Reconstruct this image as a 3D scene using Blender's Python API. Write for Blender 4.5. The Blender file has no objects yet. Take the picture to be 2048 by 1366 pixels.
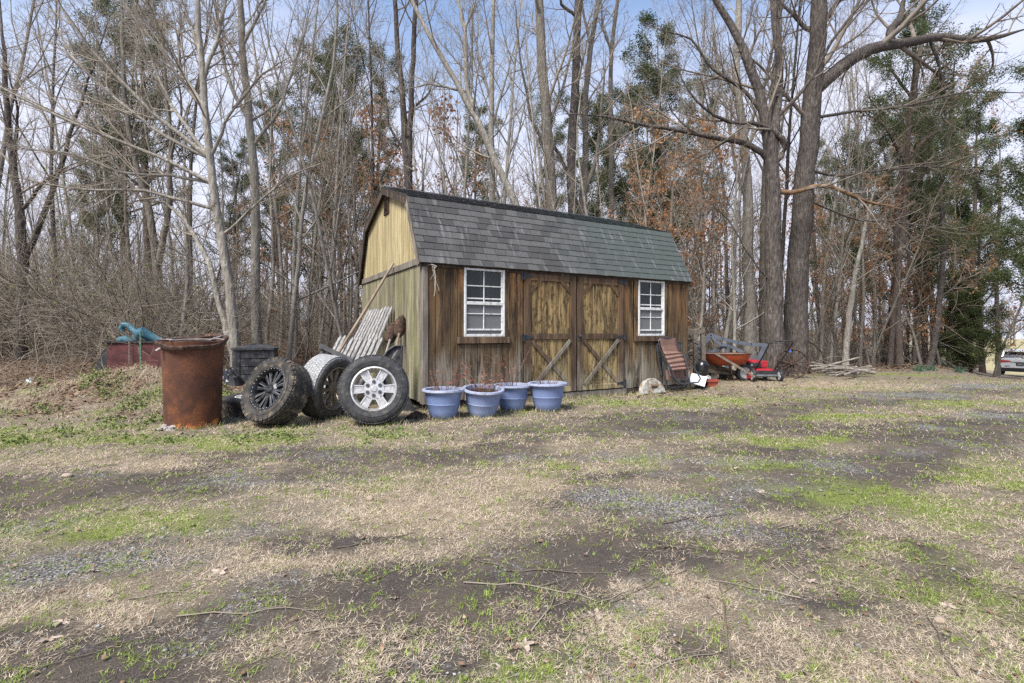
import bpy, math, random
import numpy as np
from mathutils import Vector, Matrix

# ------------------------------------------------------------------ camera, sky, sun, exposure
scene = bpy.context.scene
F_PX, HOR, CAM_H = 990.4, 664.9, 1.004          # focal length and horizon row for a 2048 px wide frame
cam_data = bpy.data.cameras.new("camera")
cam = bpy.data.objects.new("camera", cam_data)
scene.collection.objects.link(cam)
cam.location = (0, 0, CAM_H)
cam.rotation_euler = (math.radians(90), 0, 0)
cam_data.sensor_width = 36
cam_data.lens = 36 * F_PX / 2048
cam_data.shift_y = -(683 - HOR) / 2048
cam_data.clip_start = 0.05
cam_data.clip_end = 2000
scene.camera = cam

SUN_EL, SUN_AZ = 52, 215                          # azimuth clockwise from +Y
world = bpy.data.worlds.new("World")
scene.world = world
world.use_nodes = True
wn, wl = world.node_tree.nodes, world.node_tree.links
for n_ in list(wn): wn.remove(n_)
w_out = wn.new("ShaderNodeOutputWorld"); w_bg = wn.new("ShaderNodeBackground")
w_sky = wn.new("ShaderNodeTexSky"); w_sky.sky_type = 'NISHITA'; w_sky.sun_disc = False
w_sky.sun_elevation = math.radians(SUN_EL); w_sky.sun_rotation = math.radians(SUN_AZ)
w_sky.air_density = 1.0; w_sky.dust_density = 0.6; w_sky.ozone_density = 1.6
w_tc = wn.new("ShaderNodeTexCoord"); w_map = wn.new("ShaderNodeMapping")
w_map.inputs["Scale"].default_value = (1.0, 1.0, 2.6)
w_no = wn.new("ShaderNodeTexNoise"); w_no.inputs["Scale"].default_value = 1.7
w_no.inputs["Detail"].default_value = 5; w_no.inputs["Roughness"].default_value = 0.52
w_sep = wn.new("ShaderNodeSeparateXYZ")
w_el = wn.new("ShaderNodeMapRange"); w_el.inputs[1].default_value = 0.02; w_el.inputs[2].default_value = 0.75
w_el.inputs[3].default_value = 0.40; w_el.inputs[4].default_value = -0.20
w_add = wn.new("ShaderNodeMath"); w_add.operation = 'ADD'
w_rmp = wn.new("ShaderNodeMapRange"); w_rmp.interpolation_type = 'SMOOTHSTEP'
w_rmp.inputs[1].default_value = 0.36; w_rmp.inputs[2].default_value = 0.80; w_rmp.inputs[3].default_value = 0.10
w_mix = wn.new("ShaderNodeMix"); w_mix.data_type = 'RGBA'
w_mix.inputs[7].default_value = (3.45, 3.58, 4.3, 1)
wl.new(w_tc.outputs["Generated"], w_map.inputs[0]); wl.new(w_map.outputs[0], w_no.inputs["Vector"])
wl.new(w_tc.outputs["Generated"], w_sep.inputs[0]); wl.new(w_sep.outputs[2], w_el.inputs[0])
wl.new(w_no.outputs[0], w_add.inputs[0]); wl.new(w_el.outputs[0], w_add.inputs[1])
wl.new(w_add.outputs[0], w_rmp.inputs[0]); wl.new(w_rmp.outputs[0], w_mix.inputs[0])
wl.new(w_sky.outputs[0], w_mix.inputs[6]); wl.new(w_mix.outputs[2], w_bg.inputs[0])
w_bg.inputs[1].default_value = 0.1
wl.new(w_bg.outputs[0], w_out.inputs[0])

sun_data = bpy.data.lights.new("sun", 'SUN')
sun_data.energy = 2.7; sun_data.angle = math.radians(24); sun_data.color = (1.0, 0.95, 0.88)
sun = bpy.data.objects.new("sun", sun_data); scene.collection.objects.link(sun)
_az, _el = math.radians(SUN_AZ), math.radians(SUN_EL)
sun_dir = Vector((math.sin(_az) * math.cos(_el), math.cos(_az) * math.cos(_el), math.sin(_el)))
sun.rotation_euler = sun_dir.to_track_quat('Z', 'Y').to_euler()
sun.location = sun_dir * 40

scene.view_settings.view_transform = 'Standard'
scene.view_settings.look = 'None'
scene.view_settings.gamma = 1
scene.view_settings.use_curve_mapping = False
scene.view_settings.exposure = 1.42
scene.cycles.use_denoising = False
scene.cycles.sample_clamp_indirect = 2.5
scene.cycles.max_bounces = 5
scene.cycles.diffuse_bounces = 2
scene.cycles.glossy_bounces = 2
scene.cycles.transparent_max_bounces = 8

# ------------------------------------------------------------------ helpers
rng = np.random.default_rng(11)
COL = scene.collection
def PX(px, py, Y):                                 # a photo pixel at depth Y, as a point of the place
    return Vector(((px - 1024) / F_PX * Y, Y, CAM_H - (py - HOR) / F_PX * Y))
def sstep(a, b, x):
    t = np.clip((np.asarray(x, float) - a) / (b - a), 0, 1); return t * t * (3 - 2 * t)
def vnoise(x, y, seed=0):
    x = np.asarray(x, float); y = np.asarray(y, float)
    xi, yi = np.floor(x), np.floor(y); fx, fy = x - xi, y - yi
    fx = fx * fx * (3 - 2 * fx); fy = fy * fy * (3 - 2 * fy)
    def h(a, b):
        v = np.sin(a * 127.1 + b * 311.7 + seed * 74.7) * 43758.5453
        return v - np.floor(v)
    return (h(xi, yi) * (1 - fx) + h(xi + 1, yi) * fx) * (1 - fy) + (h(xi, yi + 1) * (1 - fx) + h(xi + 1, yi + 1) * fx) * fy
def fbm(x, y, seed=0, o=4):
    s, a, t = 0, 0.5, 0
    for i in range(o):
        s = s + a * vnoise(x * 2 ** i, y * 2 ** i, seed + i * 3); t += a; a *= 0.55
    return s / t
EDGE_X = [-60, -8, -3.2, -1.5, 3, 5.2, 6.5, 9, 12.5, 16, 20, 30, 60, 200]
EDGE_Y = [7.5, 7.8, 7.8, 9.6, 12.0, 11.4, 11.9, 13.0, 15.2, 18.5, 24, 60, 160, 300]
def edge_y(x): return np.interp(x, EDGE_X, EDGE_Y)   # where the clearing ends and the leaf-covered woodland floor begins
def hgt(x, y, fine=True):
    x = np.asarray(x, float); y = np.asarray(y, float)
    h = (0.45 * sstep(6.8, 17, y) + 0.32 * sstep(12, 40, y)) * sstep(-1.0, -6.0, x)
    h = h + 0.10 * sstep(6.6, 9.5, y) * sstep(-3.6, -5.5, x)
    m = np.exp(-(((x + 4.95) / 0.95) ** 2) ** 1.6) * np.exp(-((y - 6.95) / 0.62) ** 2)
    m2 = np.exp(-((x + 6.5) / 0.8) ** 2) * np.exp(-((y - 7.0) / 0.6) ** 2)
    rough = 0.75 + 0.5 * vnoise(x * 2.3, y * 2.3, 5)
    h = h + (0.41 * m + 0.30 * m2) * rough
    u = x * 0.72 + y * 0.69
    d = np.maximum(u - 14, 0); d = 150 * (1 - np.exp(-d / 150))
    h = h - (0.022 + 0.042 * sstep(.82, 1.0, x / np.maximum(y, 1))) * d * sstep(0, 6, x)
    far = sstep(60, 220, np.hypot(x, y)); h = h + far * 4.5
    h = h + 0.06 * (fbm(x * 0.5, y * 0.5, 2) - 0.5)
    if fine:
        near = 1 - sstep(10, 22, np.hypot(x, y))
        h = h + near * (0.030 * (fbm(x * 3.1, y * 3.1, 8) - 0.5) + 0.014 * (vnoise(x * 17, y * 17, 9) - 0.5))
    return h
def H1(x, y): return float(hgt(x, y))

def link(o, parent=None):
    COL.objects.link(o)
    if parent is not None: o.parent = parent
    return o
def tag(o, label=None, cat=None, group=None, kind=None):
    if label: o["label"] = label
    if cat: o["category"] = cat
    if group: o["group"] = group
    if kind: o["kind"] = kind
    return o
def thing(name, loc, label, cat, rotz=0, group=None, rot=None):
    o = bpy.data.objects.new(name, None); o.empty_display_size = 0.1
    link(o); o.location = loc; o.rotation_euler = rot if rot else (0, 0, rotz)
    return tag(o, label, cat, group)
def copy_tree(o, parent=None):
    c = o.copy(); link(c, parent)
    for ch in list(o.children): copy_tree(ch, c)
    return c
def fast_mesh(name, V, F, mat=None, smooth=False):
    V = np.ascontiguousarray(V, np.float32); F = np.ascontiguousarray(F, np.int32)
    me = bpy.data.meshes.new(name); k = F.shape[1]
    me.vertices.add(len(V)); me.vertices.foreach_set("co", V.ravel())
    me.loops.add(F.size); me.loops.foreach_set("vertex_index", F.ravel())
    me.polygons.add(len(F)); me.polygons.foreach_set("loop_start", np.arange(0, F.size, k, dtype=np.int32))
    if smooth: me.polygons.foreach_set("use_smooth", np.ones(len(F), bool))
    me.update(calc_edges=True)
    if mat: me.materials.append(mat)
    return me
def mesh_obj(name, me, parent=None):
    return link(bpy.data.objects.new(name, me), parent)
class MB:
    def __init__(s): s.v = []; s.f = []; s.mi = []
    def add(s, V, F, m=0):
        o = len(s.v); s.v.extend([tuple(map(float, p)) for p in V]); s.f.extend([tuple(i + o for i in f) for f in F]); s.mi.extend([m] * len(F)); return s
    def box(s, c, d, R=None, m=0):
        c = Vector(c); V = []
        for x in (-.5, .5):
            for y in (-.5, .5):
                for z in (-.5, .5):
                    p = Vector((x * d[0], y * d[1], z * d[2]))
                    V.append(c + (R @ p if R is not None else p))
        return s.add(V, [(0, 1, 3, 2), (4, 6, 7, 5), (0, 4, 5, 1), (2, 3, 7, 6), (0, 2, 6, 4), (1, 5, 7, 3)], m)
    def bar(s, p0, p1, w, t, up=(0, 0, 1), m=0, pointed=0.0, jit=0):   # plank from p0 to p1: width w along side, thickness t along up
        p0, p1 = Vector(p0), Vector(p1); d = (p1 - p0); L = d.length; d.normalize()
        u = Vector(up); u = (u - d * u.dot(d)).normalized(); sd = d.cross(u)
        R = Matrix((d, sd, u)).transposed(); c = (p0 + p1) / 2
        if not pointed: return s.box(c, (L, w, t), R, m)
        prof = [(-L / 2, -w / 2), (L / 2 - pointed, -w / 2), (L / 2, 0), (L / 2 - pointed, w / 2), (-L / 2, w / 2)]
        V = [c + R @ Vector((a, b, z)) for z in (-t / 2, t / 2) for a, b in prof]
        return s.add(V, [(4, 3, 2, 1, 0), (5, 6, 7, 8, 9)] + [(i, (i + 1) % 5, 5 + (i + 1) % 5, 5 + i) for i in range(5)], m)
    def tube(s, pts, rad, n=8, cap=True, m=0, closed=False):
        pts = [Vector(p) for p in pts]; k = len(pts)
        if not hasattr(rad, '__len__'): rad = [rad] * k
        T = []
        for i in range(k):
            a = pts[(i - 1) % k] if closed else pts[max(i - 1, 0)]; b = pts[(i + 1) % k] if closed else pts[min(i + 1, k - 1)]
            T.append((b - a).normalized())
        ref = Vector((0, 0, 1)) if abs(T[0].z) < 0.9 else Vector((1, 0, 0))
        nrm = T[0].cross(ref).normalized(); V = []
        for i in range(k):
            nrm = (nrm - T[i] * nrm.dot(T[i])).normalized(); bn = T[i].cross(nrm)
            for j in range(n):
                a = 2 * math.pi * j / n
                V.append(pts[i] + (nrm * math.cos(a) + bn * math.sin(a)) * rad[i])
        F = [(i * n + j, i * n + (j + 1) % n, ((i + 1) % k) * n + (j + 1) % n, ((i + 1) % k) * n + j) for i in range(k if closed else k - 1) for j in range(n)]
        if cap and not closed: F += [tuple(range(n - 1, -1, -1)), tuple(range((k - 1) * n, k * n))]
        return s.add(V, F, m)
    def lathe(s, prof, n=32, Mx=None, closed=False, m=0, a0=0, a1=2 * math.pi):   # prof: (r, z); axis z
        full = abs(a1 - a0 - 2 * math.pi) < 1e-6; na = n if full else n + 1; k = len(prof); V = []
        for j in range(na):
            a = a0 + (a1 - a0) * j / n
            for r, z in prof:
                p = Vector((r * math.cos(a), r * math.sin(a), z)); V.append(Mx @ p if Mx is not None else p)
        F = [(j * k + i, ((j + 1) % na) * k + i, ((j + 1) % na) * k + (i + 1) % k, j * k + (i + 1) % k) for j in range(n) for i in range(k if closed else k - 1)]
        return s.add(V, F, m)
    def prism(s, poly, z0, z1, Mx=None, m=0):
        k = len(poly); V = [Vector((a, b, z)) for z in (z0, z1) for a, b in poly]
        if Mx is not None: V = [Mx @ p for p in V]
        return s.add(V, [tuple(range(k - 1, -1, -1)), tuple(range(k, 2 * k))] + [(i, (i + 1) % k, k + (i + 1) % k, k + i) for i in range(k)], m)
    def ball(s, c, r, nu=12, nv=8, Mx=None, m=0):
        r = r if hasattr(r, '__len__') else (r, r, r); V = []; F = []
        for i in range(nv + 1):
            for j in range(nu):
                a, b = math.pi * i / nv, 2 * math.pi * j / nu
                p = Vector((r[0] * math.sin(a) * math.cos(b), r[1] * math.sin(a) * math.sin(b), r[2] * math.cos(a)))
                V.append(Vector(c) + (Mx @ p if Mx is not None else p))
        for i in range(nv):
            for j in range(nu): F.append((i * nu + j, (i + 1) * nu + j, (i + 1) * nu + (j + 1) % nu, i * nu + (j + 1) % nu))
        return s.add(V, F, m)
    def mesh(s, name, mats, smooth=False):
        me = bpy.data.meshes.new(name); me.from_pydata(s.v, [], s.f)
        for m in (mats if isinstance(mats, (list, tuple)) else [mats]): me.materials.append(m)
        if any(s.mi): me.polygons.foreach_set("material_index", s.mi)
        if smooth:
            me.polygons.foreach_set("use_smooth", [True] * len(me.polygons))
            try: me.set_sharp_from_angle(angle=math.radians(38))
            except Exception: pass
        me.update(); return me
    def build(s, name, mats, parent=None, smooth=False, loc=None):
        o = mesh_obj(name, s.mesh(name, mats, smooth), parent)
        if loc is not None: o.location = loc
        return o

# ------------------------------------------------------------------ procedural materials
class NT:
    def __init__(s, name, rough=0.8, spec=0.3, metal=0.0):
        s.m = bpy.data.materials.new(name); s.m.use_nodes = True
        s.t = s.m.node_tree; s.n = s.t.nodes; s.l = s.t.links
        s.b = s.n["Principled BSDF"]; s.b.inputs["Roughness"].default_value = rough
        s.b.inputs["Specular IOR Level"].default_value = spec; s.b.inputs["Metallic"].default_value = metal
    def put(s, sock, v):
        if isinstance(v, bpy.types.NodeSocket): s.l.new(v, sock)
        elif hasattr(v, '__len__') and len(v) == 3 and sock.type == 'RGBA': sock.default_value = (*v, 1)
        else: sock.default_value = v
    def coord(s, kind="Object"):
        if kind == "Position": return s.n.new("ShaderNodeNewGeometry").outputs["Position"]
        return s.n.new("ShaderNodeTexCoord").outputs[kind]
    def rand(s): return s.n.new("ShaderNodeObjectInfo").outputs["Random"]
    def map(s, vec, scale=(1, 1, 1), loc=(0, 0, 0), rot=(0, 0, 0)):
        m = s.n.new("ShaderNodeMapping"); s.put(m.inputs[0], vec); m.inputs["Scale"].default_value = scale
        s.put(m.inputs["Location"], loc); m.inputs["Rotation"].default_value = rot; return m.outputs[0]
    def noise(s, vec, scale=5, detail=4, rough=0.55, dist=0.0):
        n = s.n.new("ShaderNodeTexNoise"); s.put(n.inputs["Vector"], vec); n.inputs["Scale"].default_value = scale
        n.inputs["Detail"].default_value = detail; n.inputs["Roughness"].default_value = rough; n.inputs["Distortion"].default_value = dist
        return n.outputs[0]
    def voro(s, vec, scale=5, feat='F1', out="Distance"):
        n = s.n.new("ShaderNodeTexVoronoi"); n.feature = feat; s.put(n.inputs["Vector"], vec); n.inputs["Scale"].default_value = scale
        return n.outputs[out]
    def ramp(s, f, stops):
        r = s.n.new("ShaderNodeValToRGB"); s.put(r.inputs[0], f); e = r.color_ramp.elements
        while len(e) < len(stops): e.new(0.5)
        for i, (p, c) in enumerate(stops):
            e[i].position = p; e[i].color = (*c, 1) if hasattr(c, '__len__') else (c, c, c, 1)
        return r.outputs[0]
    def mr(s, f, a, b, c=0.0, d=1.0):
        r = s.n.new("ShaderNodeMapRange"); s.put(r.inputs[0], f)
        for i, v in enumerate((a, b, c, d)): r.inputs[i + 1].default_value = v
        return r.outputs[0]
    def mix(s, f, a, b, mode='MIX'):
        x = s.n.new("ShaderNodeMix"); x.data_type = 'RGBA'; x.blend_type = mode
        s.put(x.inputs[0], f); s.put(x.inputs[6], a); s.put(x.inputs[7], b); return x.outputs[2]
    def math(s, op, a, b=0.0):
        x = s.n.new("ShaderNodeMath"); x.operation = op; s.put(x.inputs[0], a); s.put(x.inputs[1], b); return x.outputs[0]
    def attr(s, name):
        a = s.n.new("ShaderNodeAttribute"); a.attribute_name = name; return a
    def sep(s, vec):
        x = s.n.new("ShaderNodeSeparateXYZ"); s.put(x.inputs[0], vec); return x.outputs
    def bump(s, hsock, strength=0.4, dist=0.01):
        b = s.n.new("ShaderNodeBump"); b.inputs["Strength"].default_value = strength; b.inputs["Distance"].default_value = dist
        s.put(b.inputs["Height"], hsock); s.l.new(b.outputs[0], s.b.inputs["Normal"])
    def col(s, v): s.put(s.b.inputs["Base Color"], v); return s
    def rgh(s, v): s.put(s.b.inputs["Roughness"], v); return s
def simple(name, c1, c2=None, scale=8, rough=0.7, spec=0.3, metal=0.0, bump=0.0, c3=None, s3=30, kind="Object", stretch=(1, 1, 1), lo=0.35, hi=0.65):
    t = NT(name, rough, spec, metal); v = t.map(t.coord(kind), stretch)
    c = t.ramp(t.noise(v, scale, 5), [(lo, c1), (hi, c2 or c1)])
    if c3: c = t.mix(t.mr(t.noise(v, s3, 4), 0.52, 0.68), c, c3)
    t.col(c)
    if bump: t.bump(t.noise(v, scale * 5, 4), bump, 0.01)
    return t.m
# ------------------------------------------------------------------ ground: one sheet to the horizon
def gpt(px, py):                                   # where a photo row meets the level yard
    Y = F_PX * CAM_H / (py - HOR); return (px - 1024) / F_PX * Y, Y
def blobs(x, y, lst):
    s = np.zeros_like(np.asarray(x, float))
    for px, py, rx, ry, a in lst:
        cx, cy = gpt(px, py); sx = rx / F_PX * cy; sy = 0.5 * (gpt(px, py - ry)[1] - gpt(px, py + ry)[1])
        s = np.maximum(s, a * np.exp(-((x - cx) / sx) ** 2 - ((y - cy) / sy) ** 2))
    return s
SOIL = [(930, 1185, 190, 50, 1), (1190, 1120, 130, 60, 1), (1330, 1095, 110, 45, 1), (1090, 1200, 140, 60, .95), (1720, 945, 170, 22, 1), (1600, 975, 120, 16, .8),
        (1830, 1105, 90, 30, .8), (1620, 1200, 100, 30, .7), (1500, 850, 350, 22, .85), (1350, 835, 200, 12, .6), (700, 905, 500, 14, .6),
        (200, 970, 300, 22, .65), (600, 1088, 80, 12, .9), (760, 1075, 70, 10, .8), (1320, 1300, 120, 45, .7), (1950, 1190, 90, 60, .6),
        (1200, 1000, 120, 14, .8), (1240, 950, 220, 14, .7), (420, 1270, 80, 35, .8), (560, 1230, 60, 20, .7), (1120, 1300, 110, 60, .6), (900, 1330, 250, 50, .55),
        (1800, 870, 260, 16, .75), (2000, 860, 120, 14, .75), (1500, 905, 120, 12, .7), (60, 1290, 90, 60, .6), (1700, 1060, 120, 14, .6), (1450, 1010, 200, 18, .75), (1500,1110,150,18,.6)]
GRAVEL = [(280, 1125, 130, 28, .9), (60, 1150, 110, 40, 1), (30, 1060, 110, 25, .8), (500, 1060, 90, 16, .5), (1300, 995, 160, 24, 1), (1480, 925, 220, 13, .8), (1340, 866, 110, 7, 1),
          (1870, 857, 60, 6, 1), (1950, 770, 160, 8, 1), (1800, 790, 200, 7, .6), (1530, 1198, 80, 26, .9), (560, 965, 300, 14, .6), (1250, 915, 250, 10, .6), (1100, 1020, 110, 18, .6),
          (1980, 830, 110, 8, .8), (1420, 1060, 160, 20, .7), (200, 1300, 250, 50, .35), (1850, 1240, 150, 60, .25), (120, 945, 200, 10, .5), (1400, 955, 160, 10, .7)]
GREEN = [(230, 1045, 330, 45, .85), (100, 1020, 200, 30, .6), (760, 1000, 160, 25, .45), (1780, 1000, 220, 55, .95), (1900, 1200, 220, 140, .85), (2000, 960, 130, 40, .8), (1580, 880, 260, 14, .85),
         (1920, 805, 170, 7, .9), (1750, 835, 200, 8, .8), (330, 880, 380, 16, .95), (60, 870, 150, 30, .9), (1080, 862, 220, 10, .7), (760, 868, 250, 10, .7), (1450, 800, 260, 9, .85), (1280, 808, 160, 10, .7), (1180, 1140, 220, 60, .45),
         (1330, 1260, 160, 60, .5), (1000, 1340, 200, 40, .5), (1600, 1120, 160, 40, .45), (1640, 1300, 160, 60, .6), (1130, 955, 200, 14, .45), (1330, 930, 260, 16, .6), (850, 1190, 200, 30, .35), (1820, 748, 110, 5, .9), (1700, 775, 200, 6, .6)]
STRAW = [(860, 1015, 230, 45, 1), (1060, 960, 130, 26, .8), (640, 1120, 260, 40, .8), (1220, 1240, 200, 40, .8), (250, 1230, 230, 60, .7), (700, 1300, 240, 60, .6), (300, 920, 300, 16, .9), (1000, 880, 260, 10, .8),
         (1450, 1090, 160, 40, .5), (1500, 1030, 150, 24, .6), (1300, 1200, 170, 40, .7), (1700, 770, 250, 8, .9)]
TRACKS = [([(-200, 1000), (300, 962), (700, 908), (1100, 872), (1400, 842), (1700, 803), (2048, 770)], .55, .8), ([(150, 1366), (600, 1235), (900, 1180), (1200, 1118), (1500, 1035), (1700, 952), (1900, 885), (2200, 815)], .42, .9), ([(-200, 1180), (200, 1130), (600, 1085), (1000, 1030), (1300, 985), (1600, 915), (1900, 848), (2200, 795)], .36, .5)]
def track(x, y, pl, w):
    P_ = [gpt(*p) for p in pl]; d = np.full(np.shape(x), 9.0)
    for (ax, ay), (bx, by) in zip(P_[:-1], P_[1:]):
        L2_ = (bx - ax) ** 2 + (by - ay) ** 2; u = np.clip(((x - ax) * (bx - ax) + (y - ay) * (by - ay)) / L2_, 0, 1); d = np.minimum(d, np.hypot(x - ax - u * (bx - ax), y - ay - u * (by - ay)))
    return np.exp(-(d / w) ** 2)
def fields(x, y):
    x = np.asarray(x, float); y = np.asarray(y, float)
    wx = x + 0.35 * (fbm(x * 1.6, y * 1.6, 31) - 0.5) * np.clip(y / 3, .6, 3); wy = y + 0.35 * (fbm(x * 1.6, y * 1.6, 41) - 0.5) * np.clip(y / 3, .6, 3)
    n1, n2, n3 = fbm(x * 2.2, y * 2.6, 51), fbm(x * 2.0, y * 2.2, 61), fbm(x * 3, y * 3, 71)
    st = blobs(wx, wy, STRAW)
    tr = [a * track(wx, wy, pl, w) for pl, w, a in TRACKS]; trk = np.maximum(np.maximum(tr[0], tr[1]), tr[2])
    soil = np.clip(1.15 * blobs(wx, wy, SOIL) + .85 * trk - 0.3 * st + 1.7 * (n1 - 0.53), 0, 1)
    grav = np.clip(1.0 * blobs(wx, wy, GRAVEL) + .25 * trk + 1.6 * (n2 - 0.56), 0, 1)
    green = np.clip(0.95 * blobs(wx, wy, GREEN) - .25 * trk + 1.7 * (n3 - 0.48) - 0.25 * st, 0, 1)
    e = edge_y(x) + 1.2 * (fbm(x * 0.9, y * 0.9, 81) - 0.5)
    leaf = sstep(-0.7, 0.9, y - e)
    mound = np.exp(-(((x + 5.6) / 1.9) ** 4)) * np.exp(-(((y - 6.5) / 0.75) ** 4))
    leaf = leaf * (1 - .6 * mound); leaf = np.maximum(leaf, 0.8 * mound * sstep(0.38, 0.58, n1)); green = np.maximum(green, mound * sstep(.52, .68, n3) * .6); soil = np.maximum(soil, mound * sstep(.55, .7, n2))
    field = sstep(40, 60, np.hypot(x, y)) * sstep(0.80, 0.95, x / np.maximum(y, 1))
    leaf = leaf * (1 - field)
    k = 1 - leaf
    st = np.clip(st - .5 * trk * (1 - st), -.4, 1)
    return soil * k, green * np.clip(k + 0.25 * mound, 0, 1), grav * k, leaf, st * k, field
def gspace(lo, hi, a, b, step, grow):
    c = list(np.arange(a, b, step)); d = step
    while c[-1] < hi: d *= grow; c.append(c[-1] + d)
    d = step; c = c[::-1]
    while c[-1] > lo: d *= grow; c.append(c[-1] - d)
    return np.array(c[::-1])
gx = gspace(-260, 420, -6.5, 9.5, 0.06, 1.10); gy = gspace(-14, 520, 1.2, 9.5, 0.055, 1.08)
GX, GY = np.meshgrid(gx, gy); GZ = hgt(GX, GY)
nx_, ny_ = len(gx), len(gy)
idx = np.arange(nx_ * ny_).reshape(ny_, nx_)
quads = np.stack([idx[:-1, :-1], idx[:-1, 1:], idx[1:, 1:], idx[1:, :-1]], -1).reshape(-1, 4)

t = NT("yard_ground", 0.95, 0.1)
P = t.coord("Position")
A = {k: t.attr(k).outputs["Fac"] for k in ("soil", "green", "gravel", "leaf", "straw", "field")}
nf = t.noise(P, 120, 5, 0.75); nm = t.noise(P, 14, 5, 0.65); nl = t.noise(P, 2.2, 4)
base = t.ramp(nf, [(.32, (.075, .062, .047)), (.5, (.19, .158, .116)), (.68, (.42, .36, .27))])
base = t.mix(t.mr(nm, .35, .7, 0, .45), base, (.165, .13, .092))
strawc = t.ramp(nf, [(.3, (.16, .12, .08)), (.5, (.33, .26, .175)), (.7, (.52, .43, .31))])
c = t.mix(t.mr(A["straw"], 0, 1, 0, .7), base, strawc)
soilc = t.ramp(t.noise(P, 110, 4, .75), [(.3, (.038, .032, .028)), (.55, (.092, .078, .067)), (.75, (.19, .165, .142))])
soilc = t.mix(t.mr(nl, .42, .62), soilc, t.ramp(nf, [(.3, (.065, .052, .041)), (.7, (.19, .155, .12))]))
def fm(f, n, a=.6): return t.mr(t.math('ADD', t.math('MULTIPLY', f, 1.3), t.math('MULTIPLY', t.math('SUBTRACT', n, .5), 2.2)), a - .38, a + .38)
c = t.mix(fm(A["soil"], t.math('ADD', t.math('MULTIPLY', nm, .6), t.math('MULTIPLY', nf, .4)), .55), c, soilc)
gravc = t.ramp(t.voro(P, 105, 'F1', "Color"), [(.1, (.11, .104, .096)), (.5, (.26, .25, .235)), (.9, (.47, .455, .43))])
gd = t.voro(P, 105); gravc = t.mix(t.mr(gd, .35, .6, 0, .8), gravc, (.055, .047, .038))
c = t.mix(fm(A["gravel"], t.noise(P, 22, 4), .72), c, gravc)
greenc = t.ramp(t.noise(P, 120, 3, .7), [(.3, (.085, .098, .026)), (.5, (.17, .195, .055)), (.72, (.30, .33, .12))])
c = t.mix(fm(A["green"], t.noise(P, 30, 5, .75), .76), c, greenc)
leafc = t.ramp(t.voro(P, 17, 'F1', "Color"), [(0.05, (.08, .05, .033)), (.4, (.19, .122, .08)), (.7, (.29, .20, .14)), (.95, (.40, .31, .235))])
leafc = t.mix(t.mr(t.voro(P, 17), .25, .55, 0, .6), leafc, (.05, .034, .024))
leafc = t.mix(t.mr(t.noise(P, 1.4, 4), .45, .65, 0, .6), leafc, (.12, .085, .055))
c = t.mix(A["leaf"], c, leafc)
fieldc = t.ramp(t.noise(P, .35, 6, .65), [(.3, (.30, .24, .15)), (.55, (.34, .30, .17)), (.7, (.27, .29, .13))])
c = t.mix(A["field"], c, fieldc)
t.col(c)
t.bump(t.math('ADD', t.math('MULTIPLY', nf, .6), t.math('MULTIPLY', t.noise(P, 190, 3), .5)), 0.8, 0.02)
GROUND_MAT = t.m
me = fast_mesh("ground", np.stack([GX, GY, GZ], -1).reshape(-1, 3), quads, GROUND_MAT, True)
fl = fields(GX.ravel(), GY.ravel())
for nme, arr in zip(("soil", "green", "gravel", "leaf", "straw", "field"), fl):
    at = me.attributes.new(nme, 'FLOAT', 'POINT'); at.data.foreach_set("value", np.ascontiguousarray(arr, np.float32))
tag(mesh_obj("ground", me), kind="structure")
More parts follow.
